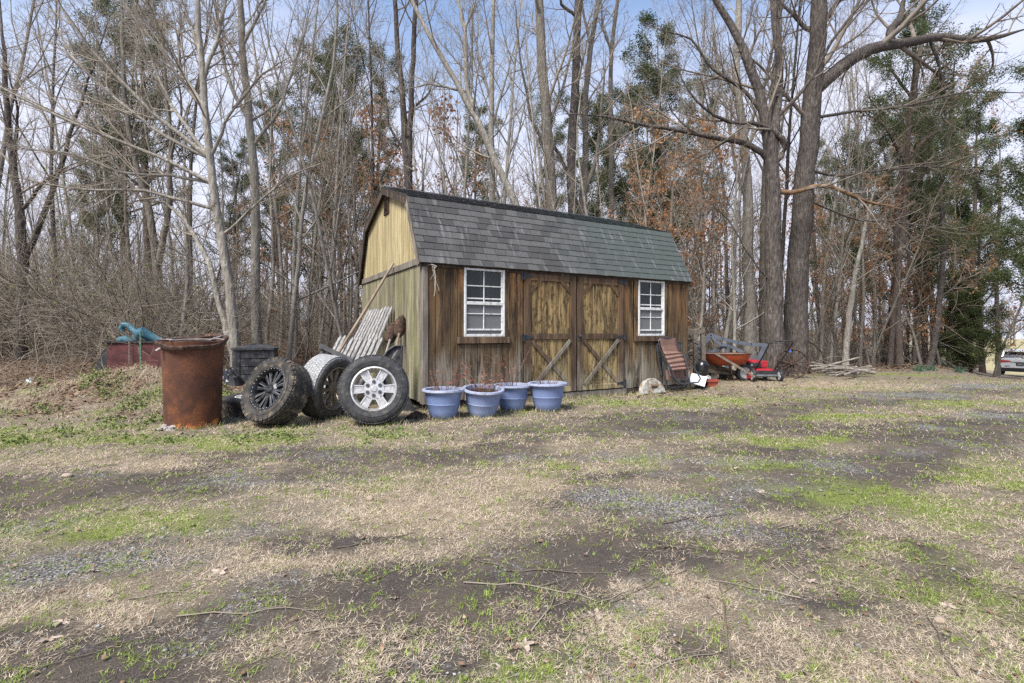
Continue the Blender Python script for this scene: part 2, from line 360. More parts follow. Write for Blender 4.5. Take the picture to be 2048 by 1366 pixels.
# ------------------------------------------------------------------ the shed
SX, SY, SROT = -1.134, 6.341, math.radians(29.855)
SL, SW = 4.88, 3.35
ZE, ZB, ZP, SB, OG, OE = 1.90, 2.854, 3.285, 0.456, 0.075, 0.06
shed = thing("shed", (SX, SY, 0), "weathered brown wooden barn shed with grey shingled gambrel roof and double doors", "shed", SROT)
def shed_pt(t_, s_, z_):
    c, s = math.cos(SROT), math.sin(SROT); return Vector((SX + c * t_ - s * s_, SY + s * t_ + c * s_, z_))
def shed_vec(t):                                    # position in the shed's own axes, shared by every board
    v = t.n.new("ShaderNodeVectorMath"); v.operation = 'SUBTRACT'; t.l.new(t.coord("Position"), v.inputs[0]); v.inputs[1].default_value = (SX, SY, 0)
    return t.map(v.outputs[0], rot=(0, 0, -SROT))
def weathered(name, ramp_c, dark, darkamt, grey, z_grey, top=None, grain=1.0, knots=0.0, rndamt=.35, lime=None):
    t = NT(name, 0.85, 0.18); v = shed_vec(t); r = t.rand()
    off = t.n.new("ShaderNodeCombineXYZ"); t.l.new(t.math('MULTIPLY', r, 17.0), off.inputs[2])
    va = t.n.new("ShaderNodeVectorMath"); t.l.new(v, va.inputs[0]); t.l.new(off.outputs[0], va.inputs[1]); vb = va.outputs[0]
    g1 = t.noise(t.map(vb, (60, 60, 2.2)), 1, 5, .65, .3)           # fine vertical grain
    g2 = t.noise(t.map(vb, (14, 14, 1.1)), 1, 4, .6, .8)            # broad streaks within a board
    st = t.noise(t.map(v, (6.0, 6.0, 1.0)), 1, 4, .6, .4)          # stains running across boards
    c = t.ramp(g2, [(.3, ramp_c[0]), (.5, ramp_c[1]), (.7, ramp_c[2])])
    c = t.mix(t.mr(g1, .38, .66, 0, .75), c, ramp_c[0])
    z = t.sep(v)[2]
    if top: c = t.mix(t.math('MULTIPLY', t.mr(z, .9, 1.8), t.mr(st, .40, .62, 0, .85)), c, top)
    if grey:
        gz = t.math('ADD', t.mr(z, z_grey + .35, z_grey - .45), t.math('MULTIPLY', t.math('SUBTRACT', st, .5), 2.2)); c = t.mix(t.mr(gz, .25, .85, 0, .92), c, grey)
    if lime: c = t.mix(t.mr(t.noise(t.map(v, (3, 3, .7)), 1.2, 4), .45, .65, 0, .8), c, lime)
    if knots:
        k1 = t.noise(t.map(vb, (13, 13, 4.6)), 1, 3, .55, 2.0); k2 = t.noise(t.map(v, (7, 7, 2.6), (9, 2, 1)), 1, 4, .6, 1.0)
        c = t.mix(t.mr(t.math('ADD', k1, t.math('MULTIPLY', t.math('SUBTRACT', k2, .5), .9)), .50, .66, 0, knots), c, dark)
    dk = t.noise(t.map(v, (9, 9, 1.5), (3, 1, 5)), 1, 5, .65, .8)
    dk2 = t.noise(t.map(v, (34, 34, 1.6), (1, 4, 2)), 1, 4, .6, .5); c = t.mix(t.mr(t.math('ADD', t.math('MULTIPLY', dk, .65), t.math('MULTIPLY', dk2, .35)), .46, .58, 0, darkamt), c, dark)
    c = t.mix(t.mr(t.noise(v, 140, 2), .66, .74, 0, .5), c, (.42, .38, .30))
    c = t.mix(t.math('MULTIPLY', t.mr(t.noise(t.map(v, (5, 5, 110)), 1, 3, .6), .54, .68, 0, .4), t.math('MULTIPLY', t.mr(z, 1.0, .3), t.mr(t.noise(t.map(v, (4, 4, 2)), 1, 3), .42, .6))), c, (ramp_c[2][0] * 1.25, ramp_c[2][1] * 1.25, ramp_c[2][2] * 1.25))
    c = t.mix(t.mr(r, 0, 1, 0, rndamt), c, (ramp_c[0][0] * .7, ramp_c[0][1] * .7, ramp_c[0][2] * .7)); t.col(c)
    saw = t.noise(t.map(v, (3, 3, 90)), 1, 2); t.bump(t.math('ADD', g1, t.math('MULTIPLY', saw, .4)), .55, .006)
    return t.m
W_FRONT = weathered("siding_front", ((.075, .05, .03), (.20, .132, .068), (.36, .245, .126)), (.024, .019, .015), .9, (.35, .325, .265), .64, top=(.37, .175, .066), rndamt=.6)
W_DOOR = weathered("door_boards", ((.19, .13, .06), (.40, .29, .13), (.55, .43, .225)), (.035, .025, .017), .8, (.36, .32, .19), .35, top=(.24, .135, .055), knots=.8, rndamt=.18)
W_TRIM = weathered("door_trim", ((.075, .05, .034), (.16, .105, .065), (.26, .18, .115)), (.03, .023, .018), .75, (.27, .245, .20), .45, top=(.21, .118, .056))
W_GREY = weathered("grey_trim", ((.13, .112, .092), (.26, .232, .192), (.40, .365, .31)), (.06, .05, .04), .5, None, 0)
W_GABLE = weathered("siding_gable", ((.14, .122, .078), (.29, .262, .178), (.45, .418, .31)), (.09, .078, .045), .65, (.36, .345, .26), .5, lime=(.27, .265, .13), rndamt=.6)
W_UPPER = weathered("siding_gable_upper", ((.30, .24, .12), (.52, .435, .25), (.67, .59, .39)), (.20, .155, .07), .5, None, 0, rndamt=.5)
W_DARKT = weathered("rake_board", ((.04, .03, .024), (.085, .062, .048), (.16, .125, .10)), (.022, .018, .016), .6, None, 0)
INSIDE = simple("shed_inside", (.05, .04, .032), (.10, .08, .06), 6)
VINYL = simple("white_vinyl", (.56, .57, .56), (.66, .67, .66), 5, .45, .4, c3=(.40, .39, .35), s3=16)
IRON = simple("black_hinge_iron", (.015, .018, .022), (.035, .04, .046), 12, .55, .4)
t = NT("window_glass", 0.06, 0.6); t.col((.02, .026, .026)); t.b.inputs["Alpha"].default_value = .55; GLASS = t.m
t = NT("window_screen", 0.7, 0.2); t.col((.20, .20, .205)); t.b.inputs["Alpha"].default_value = .7; SCREEN = t.m
t = NT("shingle", 0.95, 0.1); v = shed_vec(t); xs = t.sep(v); r = t.rand()
gr = t.noise(v, 260, 2, .8); big = t.noise(t.map(v, (.9, .5, .5)), 1.6, 4)
dk = t.ramp(gr, [(.3, (.022, .022, .022)), (.5, (.058, .058, .058)), (.7, (.14, .14, .138))]); lt = t.ramp(gr, [(.3, (.045, .045, .045)), (.5, (.098, .098, .097)), (.7, (.205, .205, .20))])
gn = t.ramp(gr, [(.3, (.03, .04, .037)), (.5, (.073, .09, .083)), (.7, (.135, .155, .145))])
c = t.mix(t.mr(t.math('ADD', r, t.math('MULTIPLY', t.math('SUBTRACT', big, .5), 1.2)), .35, .65), dk, lt)
c = t.mix(t.mr(t.math('ADD', xs[0], t.math('MULTIPLY', t.math('SUBTRACT', big, .5), 2.5)), 2.3, 3.5, 0, .95), c, gn)
c = t.mix(t.mr(r, 0, 1, 0, .3), c, dk); c = t.mix(t.mr(t.noise(t.map(v, (8, 2, 1)), 1.4, 4), .58, .70, 0, .4), c, (.26, .26, .265))
t.col(c); t.bump(gr, .5, .004); SHINGLE = t.m
boxcache = {}
def sbox(name, t0, t1, s0, s1, z0, z1, mat, parent=shed, jit=0.0):
    d = (round(t1 - t0, 4), round(s1 - s0, 4), round(z1 - z0, 4)); key = (d, mat.name)
    if key not in boxcache:
        b = MB(); e = min(.004, min(d) * .25)
        b.box((0, 0, 0), d); m_ = b.mesh(name, mat)
        import bmesh
        bm = bmesh.new(); bm.from_mesh(m_); bmesh.ops.bevel(bm, geom=list(bm.edges), offset=e, segments=1, affect='EDGES'); bm.to_mesh(m_); bm.free(); boxcache[key] = m_
    o = mesh_obj(name, boxcache[key], parent); o.location = ((t0 + t1) / 2 + rng.normal(0, jit), (s0 + s1) / 2 + rng.normal(0, jit), (z0 + z1) / 2)
    if parent is not shed and parent.parent is shed: o.location = Vector(o.location) - Vector(parent.location)
    return o
Z0 = .10                                            # bottom of the siding, above the skids
# inner walls behind the boards, floor, and skids (walls have real openings at the windows)
WL0, WL1, WR0, WR1, WZ0, WZ1 = .560, 1.179, 3.700, 4.300, .945, 1.872
TH = .04
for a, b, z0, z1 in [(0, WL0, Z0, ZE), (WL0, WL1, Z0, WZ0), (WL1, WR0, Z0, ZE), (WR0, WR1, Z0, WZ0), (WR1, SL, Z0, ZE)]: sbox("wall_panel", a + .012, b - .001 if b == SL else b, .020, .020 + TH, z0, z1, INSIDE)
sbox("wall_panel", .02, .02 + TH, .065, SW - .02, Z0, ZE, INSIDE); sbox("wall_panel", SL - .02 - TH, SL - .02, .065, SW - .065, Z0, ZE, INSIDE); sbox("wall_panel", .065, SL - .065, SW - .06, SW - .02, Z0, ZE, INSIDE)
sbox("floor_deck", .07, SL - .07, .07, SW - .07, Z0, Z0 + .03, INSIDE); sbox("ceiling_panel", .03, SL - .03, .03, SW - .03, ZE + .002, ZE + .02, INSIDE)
for s_ in (.03, 1.6, SW - .13): sbox("skid", .02, SL - .02, s_, s_ + .10, -.06, Z0 - .004, W_DARKT)
# front siding boards
def front_boards(a, b, z0, z1, w=.1016):
    n = max(1, round((b - a) / w)); w = (b - a) / n
    for i in range(n): sbox("board", a + i * w + .0025, a + (i + 1) * w - .0025, .0, .017, z0 + rng.uniform(-.012, .004), z1, W_FRONT, jit=.0006)
front_boards(.062, .480, Z0, ZE); front_boards(.480, 1.262, Z0, .845); front_boards(1.262, 1.49, Z0, ZE)
front_boards(3.385, 3.605, Z0, ZE); front_boards(3.605, 4.40, Z0, .845); front_boards(4.40, SL - .03, Z0, ZE)
sbox("corner_board", -.018, .058, -.018, .0165, Z0 - .02, ZE - .005, W_GREY); sbox("corner_board", -.0185, .0, .019, .085, Z0 - .02, ZE - .006, W_GREY); sbox("corner_board", SL - .028, SL + .012, -.012, .03, Z0 - .02, ZE, W_TRIM)
# windows
def window(a, b, label):
    f = thing("window", (0, 0, 0), None, None); f.parent = shed
    def wb(n, *q): return sbox(n, *q, VINYL, f)
    wb("frame", a, a + .032, -.030, .03, WZ0, WZ1); wb("frame", b - .032, b, -.030, .03, WZ0, WZ1); wb("frame", a + .033, b - .033, -.029, .03, WZ1 - .03, WZ1 - .001); wb("frame", a + .033, b - .033, -.032, .03, WZ0 + .001, WZ0 + .035)
    zm = WZ0 + .455; m = (a + b) / 2 - .005
    wb("meeting_rail", a + .034, b - .034, -.026, .012, zm - .022, zm + .022)
    wb("sash_rail", a + .034, b - .034, .0, .02, zm + .056, zm + .074); wb("sash_rail", a + .034, b - .034, -.018, .01, WZ0 + .085, WZ0 + .108)
    wb("muntin", a + .034, b - .034, -.006, .008, WZ1 - .245, WZ1 - .230); wb("muntin", m - .007, m + .007, -.007, .009, zm + .023, WZ1 - .031)
    wb("muntin", a + .034, b - .034, -.012, .004, zm - .150, zm - .137); wb("muntin", m - .012, m + .001, -.013, .005, WZ0 + .109, zm - .023)
    wb("sash_stile", b - .048, b - .0335, -.014, .014, WZ0 + .036, WZ1 - .031)
    for (x0, x1) in ((a + .032, m), (m, b - .032)):
        sbox("pane", x0, x1, .010, .014, zm + .02, WZ1 - .23, GLASS, f); sbox("pane", x0, x1, .0101, .0141, WZ1 - .23, WZ1 - .03, GLASS, f)
        sbox("pane", x0, x1, .0052, .0085, WZ0 + .03, zm - .14, GLASS, f); sbox("pane", x0, x1, .0053, .0086, zm - .14, zm - .02, GLASS, f)
    sbox("screen", a + .033, b - .033, .0005, .0015, WZ0 + .034, zm - .02, SCREEN, f)
    sbox("window_sill", a - .095, b + .085, -.036, -.002, .855, .943, W_TRIM); sbox("casing_board", a - .08, a - .004, -.016, -.001, .944, ZE, W_FRONT); sbox("casing_board", b + .004, b + .08, -.016, -.001, .944, ZE, W_FRONT)
window(WL0, WL1, None); window(WR0, WR1, None)
# doors
def door(a, b, hinge_side):
    d = thing("door", (0, 0, 0), None, None); d.parent = shed; zb, zt = .115, 1.865; sw = .112
    n = 7; i0, i1 = a + sw, b - sw; w = (i1 - i0) / n
    for i in range(n):
        for z0, z1 in ((.18, .908), (.985, 1.76)): sbox("board", i0 + i * w + .002, i0 + (i + 1) * w - .002, -.006, .014, z0, z1, W_DOOR, d, .0008)
    sbox("stile", a + .004, a + sw, -.026, .016, zb, zt, W_TRIM, d); sbox("stile", b - sw, b - .004, -.026, .016, zb, zt, W_TRIM, d)
    sbox("rail", i0 + .001, i1 - .001, -.025, .015, 1.755, zt, W_TRIM, d); sbox("rail", i0 + .001, i1 - .001, -.025, .015, .900, .985, W_TRIM, d); sbox("rail", i0 + .001, i1 - .001, -.025, .015, zb, .195, W_DOOR, d)
    def brace(p0, p1, wd, y, mat):
        m_ = MB(); m_.bar((p0[0], y, p0[1]), (p1[0], y, p1[1]), wd, .016, (0, 1, 0)); m_.build("brace", mat, d)
    brace((i0 + .01, .885), (i1 - .01, .205), .056, -.0165, W_TRIM); brace((i0 + .01, .205), (i1 - .01, .885), .05, -.0345, W_GREY)
    brace((i0 - .005, 1.60), (i0 + .165, 1.775), .05, -.016, W_TRIM); brace((i1 + .005, 1.60), (i1 - .165, 1.775), .05, -.016, W_TRIM)
    hx = a if hinge_side < 0 else b; k = -hinge_side
    for z in (1.81, .935, .19):
        m_ = MB(); m_.prism([(hx - k * .05, z - .055), (hx - k * .012, z - .055), (hx - k * .012, z + .055), (hx - k * .05, z + .055)][::k], .028, .032, Matrix(((1, 0, 0, 0), (0, 0, -1, 0), (0, 1, 0, 0), (0, 0, 0, 1))))
        m_.prism([(hx - k * .008, z - .032), (hx + k * .15, z - .010), (hx + k * .15, z + .010), (hx - k * .008, z + .032)][::k], .027, .031, Matrix(((1, 0, 0, 0), (0, 0, -1, 0), (0, 1, 0, 0), (0, 0, 0, 1))))
        m_.tube([(hx - k * .010, -.034, z - .05), (hx - k * .010, -.034, z + .05)], .008, 8); m_.build("hinge", IRON, d)
    return d
d1 = door(1.50, 2.425, -1); d2 = door(2.445, 3.375, 1)
m_ = MB(); m_.tube([(2.475, -.025, .945), (2.475, -.05, .945)], .014, 10); m_.ball((2.475, -.062, .945), .024); m_.build("knob", IRON, d2, True)
m_ = MB(); m_.box((2.475, -.029, .915), (.045, .006, .085)); m_.build("latch_plate", IRON, d2)
sbox("threshold_beam", 1.44, 3.45, -.014, .012, .0, .098, W_GREY); sbox("threshold_beam", 1.0, 1.43, -.004, .016, .02, .08, W_DARKT); sbox("threshold_beam", 3.46, SL - .04, -.004, .016, .02, .08, W_DARKT)
sbox("head_trim", 1.49, 3.385, -.006, .0165, 1.868, ZE, W_TRIM)
# gable siding towards the tyres
n = 33; w = (SW - .10) / n
for i in range(n): sbox("board", .0, .017, .09 + i * w + .0048, .09 + (i + 1) * w - .0048, Z0 + rng.uniform(-.015, .004), ZE - .01, W_GABLE, jit=.0006)
sbox("band_board", -.022, .018, -.02, SW + .02, ZE - .008, ZE + .082, W_GREY)
def roof_z(s_):
    s_ = min(s_, SW - s_); return ZE + (ZB - ZE) * max(s_ + OE, 0) / (SB + OE) if s_ < SB else ZB + (ZP - ZB) * (s_ - SB) / (SW / 2 - SB)
n = 36; w = SW / n
for i in range(n):
    a, b = i * w + .005, (i + 1) * w - .005; za, zb_ = roof_z(a) - .03, roof_z(b) - .03; zm = roof_z((a + b) / 2) - .03
    pts = [(a, ZE + .083), (b, ZE + .083), (b, zb_), (a, za)]
    if min(za, zb_) < ZE + .1: continue
    m_ = MB(); m_.prism(pts, .002, .018, Matrix(((0, 0, 1, 0), (1, 0, 0, 0), (0, 1, 0, 0), (0, 0, 0, 1)))); m_.build("board", W_UPPER, shed)
prof = [(-OE, ZE), (SB, ZB), (SW / 2, ZP), (SW - SB, ZB), (SW + OE, ZE)]
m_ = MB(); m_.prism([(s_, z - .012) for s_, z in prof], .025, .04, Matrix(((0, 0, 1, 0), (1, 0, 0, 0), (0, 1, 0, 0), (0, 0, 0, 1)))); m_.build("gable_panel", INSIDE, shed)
m_ = MB(); m_.prism([(s_, z - .012) for s_, z in prof], SL - .04, SL - .005, Matrix(((0, 0, 1, 0), (1, 0, 0, 0), (0, 1, 0, 0), (0, 0, 0, 1)))); m_.build("gable_panel", W_GABLE, shed)
v_ = thing("vent", (0, 0, 0), None, None); v_.parent = shed; vs0, vs1, vz0, vz1 = 1.54, 1.80, 2.86, 3.13
for q in [(vs0, vs0 + .03, vz0, vz1), (vs1 - .03, vs1, vz0, vz1), (vs0 + .031, vs1 - .031, vz0, vz0 + .03), (vs0 + .031, vs1 - .031, vz1 - .03, vz1)]: sbox("frame", -.022, .0015, *q, W_DARKT, v_)
for i in range(7):
    m_ = MB(); z = vz0 + .05 + i * .028; m_.bar((-.010, vs0 + .032, z), (-.010, vs1 - .032, z), .022, .004, (.6, 0, 1)); m_.build("slat", W_TRIM, v_)
# roof: decks, shingles, rake and fascia boards
def slab(p, q, th, x0, x1, lift=0):
    d = Vector((0, q[0] - p[0], q[1] - p[1])).normalized(); nrm = Vector((1, 0, 0)).cross(d); nrm = nrm if nrm.z > 0 else -nrm
    V = [Vector((x, a[0], a[1])) + nrm * (l + lift) for x in (x0, x1) for a in (p, q) for l in (-th, 0)]
    return V, [(0, 1, 3, 2), (4, 6, 7, 5), (0, 4, 5, 1), (2, 3, 7, 6), (0, 2, 6, 4), (1, 5, 7, 3)]
roof = thing("roof", (0, 0, 0), None, None); roof.parent = shed
for i in range(4): m_ = MB(); m_.add(*slab(prof[i], prof[i + 1], .022, -OG + .004, SL + OG - .004)); m_.build("roof_deck", W_DARKT, roof)
def shingle_mesh(w, h, seed):
    g_ = np.random.default_rng(seed); b = MB(); e = g_.uniform(-.003, .003, 4)
    x0, x1 = -w / 2 + .0025, w / 2 - .0025; d0 = .0
    V = [(x0, d0 + e[0], 0), (x1, d0 + e[1], 0), (x1, h, 0), (x0, h, 0), (x0 + .001, d0 + e[0], .0075 + e[2] * .5), (x1 - .001, d0 + e[1], .0075 + e[3] * .5), (x1, h, .002), (x0, h, .002)]
    b.add(V, [(3, 2, 1, 0), (4, 5, 6, 7), (0, 1, 5, 4), (1, 2, 6, 5), (2, 3, 7, 6), (3, 0, 4, 7)]); return b.mesh("shingle", SHINGLE)
def slope_frame(p, q):
    d = Vector((0, q[0] - p[0], q[1] - p[1])); L = d.length; d.normalize(); nrm = Vector((1, 0, 0)).cross(d)
    return Vector((0, p[0], p[1])), d, nrm, L
def shingle_slope(p, q, rows, single):
    o, d, nrm, L = slope_frame(p, q); h = L / rows; W_ = SL + 2 * OG; n = 28; w = W_ / n; tilt = .0055 / h
    meshes = [shingle_mesh(w, h * 1.06, s_) for s_ in range(6)]; half = [shingle_mesh(w * f, h * 1.06, 9 + i) for i, f in enumerate((.5, .35, .65))]; joined = MB()
    for r_ in range(rows):
        sh = (0, .5, .35, .65)[r_ % 4]; segs = []
        if sh == 0: segs = [(-OG + (i + .5) * w, None) for i in range(n)]
        else: segs = [(-OG + sh * w / 2, sh)] + [(-OG + sh * w + (i + .5) * w, None) for i in range(n - 1)] + [(SL + OG - (1 - sh) * w / 2, 1 - sh)]
        for cx, f in segs:
            me_ = meshes[int(rng.integers(6))] if f is None else half[{.5: 0, .35: 1, .65: 2}[round(f, 2)]]
            R = Matrix((Vector((1, 0, 0)), (d - nrm * tilt).normalized(), nrm)).transposed().to_4x4()
            Mx = Matrix.Translation(o + d * (r_ * h - .012) + nrm * .0085 + Vector((cx, 0, 0))) @ R @ Matrix.Rotation(rng.normal(0, .006), 4, 'Z')
            if single: ob = mesh_obj("shingle", me_, roof); ob.matrix_local = Mx
            else: joined.add([Mx @ v.co for v in me_.vertices], [tuple(p_.vertices) for p_ in me_.polygons])
    if not single: tag(joined.build("shingle_field", SHINGLE, roof), kind="stuff")
shingle_slope(prof[0], prof[1], 10, True); shingle_slope(prof[1], prof[2], 9, False); shingle_slope(prof[4], prof[3], 9, False) if False else None
m_ = MB()
for i in (2, 3): m_.add(*slab(prof[i], prof[i + 1], .008, -OG, SL + OG, .010))
m_.build("rear_shingle_sheet", SHINGLE, roof)
m_ = MB(); m_.bar((-OG, SW / 2 - .05, ZP + .004), (SL + OG, SW / 2 - .05, ZP + .004), .16, .010, (0, -.32, .95)); m_.build("ridge_shingle_strip", SHINGLE, roof)
for x in (-OG + .012, SL + OG - .012):
    for i in range(4):
        p, q = prof[i], prof[i + 1]; d = Vector((0, q[0] - p[0], q[1] - p[1])).normalized(); nrm = Vector((1, 0, 0)).cross(d); nrm = nrm if nrm.z > 0 else -nrm
        a = Vector((x, *p)) - nrm * .068; b = Vector((x, *q)) - nrm * .068
        m_ = MB(); m_.bar(a, b, .085, .02, (1, 0, 0)); m_.build("rake_board", W_DARKT if i > 0 else W_GREY, shed)
m_ = MB(); m_.bar((-.02, -.018, ZE - .028), (SL + .02, -.018, ZE - .028), .018, .05); m_.build("fascia_board", W_DARKT, shed)
# ------------------------------------------------------------------ trees
def bark(name, c0, c1, c2, sc=1.0, bump=0.7, lichen=None, la=.75):
    t = NT(name, 0.92, 0.12); v = t.map(t.coord("Object"), (1, 1, 0.22)); v2 = t.coord("Object")
    r = t.rand(); v = t.map(v, (1, 1, 1), t.math('MULTIPLY', r, 9.0))
    n = t.noise(v, 26 * sc, 6, 0.7); c = t.ramp(n, [(.3, c0), (.52, c1), (.72, c2)])
    c = t.mix(t.mr(t.noise(v2, 1.1, 3), .4, .66, 0, .45), c, c0)
    if lichen: c = t.mix(t.mr(t.noise(v2, 7, 5, .7), .54, .66, 0, la), c, lichen)
    c = t.mix(t.mr(r, 0, 1, 0, .35), c, (c0[0] * .8, c0[1] * .8, c0[2] * .8))
    t.col(c); t.bump(t.math('ADD', n, t.math('MULTIPLY', t.voro(v, 20 * sc), .9)), bump, 0.03)
    return t.m
BARK_PALE = bark("bark_pale_grey", (.16, .143, .118), (.29, .267, .228), (.44, .415, .37), lichen=(.47, .455, .40))
BARK_GREY = bark("bark_grey", (.105, .09, .072), (.20, .176, .145), (.32, .29, .248), lichen=(.35, .34, .29))
BARK_DARK = bark("bark_dark_furrowed", (.045, .038, .034), (.115, .098, .086), (.26, .232, .208), 1.15, 1.2, lichen=(.25, .23, .205), la=.25)
BARK_CEDAR = bark("bark_cedar_brown", (.07, .053, .043), (.14, .112, .093), (.235, .20, .175), 1.3)
TWIG = simple("twig_bark", (.175, .146, .112), (.32, .28, .228), 3, 0.9, 0.1)
TWIG_MID = simple("twig_bark_grey_brown", (.115, .095, .076), (.225, .195, .16), 3, 0.9, 0.1)
TWIG_DARK = simple("twig_bark_brown", (.085, .068, .054), (.18, .15, .122), 3, 0.9, 0.1)
WOOD_RAW = simple("broken_branch_wood", (.10, .062, .036), (.25, .165, .10), 6, 0.9, 0.1, stretch=(1, 1, 1))
def leafmat(name, a, b, c3, trans=0.35):
    t = NT(name, 0.75, 0.2); P = t.coord("Position")
    c = t.ramp(t.noise(P, 1.6, 4), [(.3, a), (.5, b), (.72, c3)])
    c = t.mix(t.mr(t.noise(P, 30, 2), .4, .6, 0, .35), c, a); t.col(c)
    tr = t.n.new("ShaderNodeBsdfTranslucent"); t.l.new(c, tr.inputs[0]); mx = t.n.new("ShaderNodeMixShader"); mx.inputs[0].default_value = trans
    t.l.new(t.b.outputs[0], mx.inputs[1]); t.l.new(tr.outputs[0], mx.inputs[2]); t.l.new(mx.outputs[0], t.n["Material Output"].inputs[0])
    return t.m
CEDAR_LEAF = leafmat("cedar_foliage", (.05, .068, .027), (.098, .124, .05), (.16, .185, .085))
BROWN_LEAF = leafmat("dead_oak_leaf", (.25, .12, .055), (.43, .23, .115), (.56, .37, .23), .4)
BUD_LEAF = leafmat("spring_leaf", (.09, .12, .025), (.16, .20, .04), (.24, .27, .07), .4)

def norm(v): return v / (np.linalg.norm(v) + 1e-9)
def grow_line(p, d, L, n, wander, trop, g):
    pts = [p]; d = d.copy(); st = L / (n - 1)
    for i in range(n - 1):
        d = norm(d + g.normal(0, wander, 3) + np.array([0, 0, trop])); p = p + d * st; pts.append(p)
    return np.array(pts)
def resample(pts, rad, n):
    pts = np.asarray(pts, float); s = np.r_[0, np.cumsum(np.linalg.norm(np.diff(pts, axis=0), axis=1))]
    u = np.linspace(0, s[-1], n)
    # smooth by Catmull-like double averaging of the piecewise line
    q = np.stack([np.interp(u, s, pts[:, k]) for k in range(3)], 1)
    for _ in range(max(1, n // 12)):
        q[1:-1] = 0.25 * q[:-2] + 0.5 * q[1:-1] + 0.25 * q[2:]
    return q, np.interp(u, s, rad)
def children(pts, rad, cnt, u0, ang, lfac, rfac, n, wander, trop, g, Labs=None, u1=0.98, rmin=0.0032, rise=0.0):
    out = []; seg = np.r_[0, np.cumsum(np.linalg.norm(np.diff(pts, axis=0), axis=1))]; Lp = seg[-1]; az = g.uniform(0, 6.28)
    for i in range(cnt):
        u = u0 + (u1 - u0) * (i + g.uniform(0.1, 0.9)) / cnt; s = u * Lp
        k = min(max(int(np.searchsorted(seg, s)) - 1, 0), len(pts) - 2); f = (s - seg[k]) / (seg[k + 1] - seg[k] + 1e-9)
        p = pts[k] * (1 - f) + pts[k + 1] * f; r = rad[k] * (1 - f) + rad[k + 1] * f; tg = norm(pts[k + 1] - pts[k])
        ref = np.array([0, 0, 1.]) if abs(tg[2]) < .9 else np.array([1., 0, 0]); a = norm(np.cross(tg, ref)); b = np.cross(tg, a)
        az += 2.4 + g.normal(0, .5); th = math.radians(ang * g.uniform(.65, 1.3))
        d = norm(tg * math.cos(th) + (a * math.cos(az) + b * math.sin(az)) * math.sin(th) + np.array([0, 0, rise]))
        L = (Labs if Labs else Lp * lfac) * (1.15 - 0.65 * u) * g.uniform(.6, 1.25)
        r0 = max(min(r * rfac, L * 0.028), rmin)
        q = grow_line(p, d, L, n, wander, trop, g)
        out.append((q, np.linspace(r0, max(r0 * .3, rmin * .7), n)))
    return out
def tubes(lines, sides):
    """vectorised tubes for many polylines; returns V, quads"""
    Vs, Fs, off = [], [], 0; by = {}
    for q, r in lines: by.setdefault(len(q), []).append((q, r))
    for n, ls in by.items():
        Pn = np.array([q for q, _ in ls]); R = np.array([r for _, r in ls]); B = len(ls)
        T = np.empty_like(Pn); T[:, 1:-1] = Pn[:, 2:] - Pn[:, :-2]; T[:, 0] = Pn[:, 1] - Pn[:, 0]; T[:, -1] = Pn[:, -1] - Pn[:, -2]
        T /= np.linalg.norm(T, axis=2, keepdims=True) + 1e-9
        m = Pn[:, -1] - Pn[:, 0]; m /= np.linalg.norm(m, axis=1, keepdims=True) + 1e-9
        ref = np.where(np.abs(m[:, 2:3]) < .8, np.array([[0, 0, 1.]]), np.array([[1., 0, 0]]))[:, None, :]
        a = np.cross(T, ref); a /= np.linalg.norm(a, axis=2, keepdims=True) + 1e-9; b = np.cross(T, a)
        an = np.arange(sides) * 2 * math.pi / sides
        V = Pn[:, :, None, :] + R[:, :, None, None] * (a[:, :, None, :] * np.cos(an)[None, None, :, None] + b[:, :, None, :] * np.sin(an)[None, None, :, None])
        ids = np.arange(B * n * sides).reshape(B, n, sides) + off; nx2 = np.roll(ids, -1, axis=2)
        F = np.stack([ids[:, :-1], nx2[:, :-1], nx2[:, 1:], ids[:, 1:]], -1).reshape(-1, 4)
        Vs.append(V.reshape(-1, 3)); Fs.append(F); off += B * n * sides
    return np.concatenate(Vs), np.concatenate(Fs)
def merge(parts):
    V, F, o = [], [], 0
    for v, f in parts: V.append(v); F.append(f + o); o += len(v)
    return np.concatenate(V), np.concatenate(F)
def flare(q, r, n_sides, g, swell=0.5):
    """trunk tube with root flare and slight irregularity"""
    V, F = tubes([(q, r)], n_sides)
    z0 = q[0, 2]; ang = np.tile(np.arange(n_sides) * 2 * math.pi / n_sides, len(q)); ph = g.uniform(0, 6.28)
    cen = np.repeat(q, n_sides, 0); dz = np.clip(V[:, 2] - z0, 0, 9)
    k = 1 + swell * np.exp(-dz / (r[0] * 2.2)) * (0.7 + 0.5 * np.cos(ang * 5 + ph)) + 0.05 * np.sin(ang * 3 + V[:, 2] * 3 + ph) + 0.03 * np.sin(ang * 2 - V[:, 2] * 7)
    return cen + (V - cen) * k[:, None], F
def leaf_quads(pts, size, g, up=0.0, aspect=0.55, droop=0.0):
    n = len(pts); d = g.normal(0, 1, (n, 3)); d[:, 2] = d[:, 2] * .6 + up - droop; d /= np.linalg.norm(d, axis=1, keepdims=True)
    w = np.cross(d, g.normal(0, 1, (n, 3))); w /= np.linalg.norm(w, axis=1, keepdims=True) + 1e-9
    L = (size * g.uniform(.6, 1.4, n))[:, None]; V = np.stack([pts, pts + d * L * .5 + w * L * aspect * .5, pts + d * L, pts + d * L * .5 - w * L * aspect * .5], 1)
    return V.reshape(-1, 3), np.arange(4 * n).reshape(n, 4)
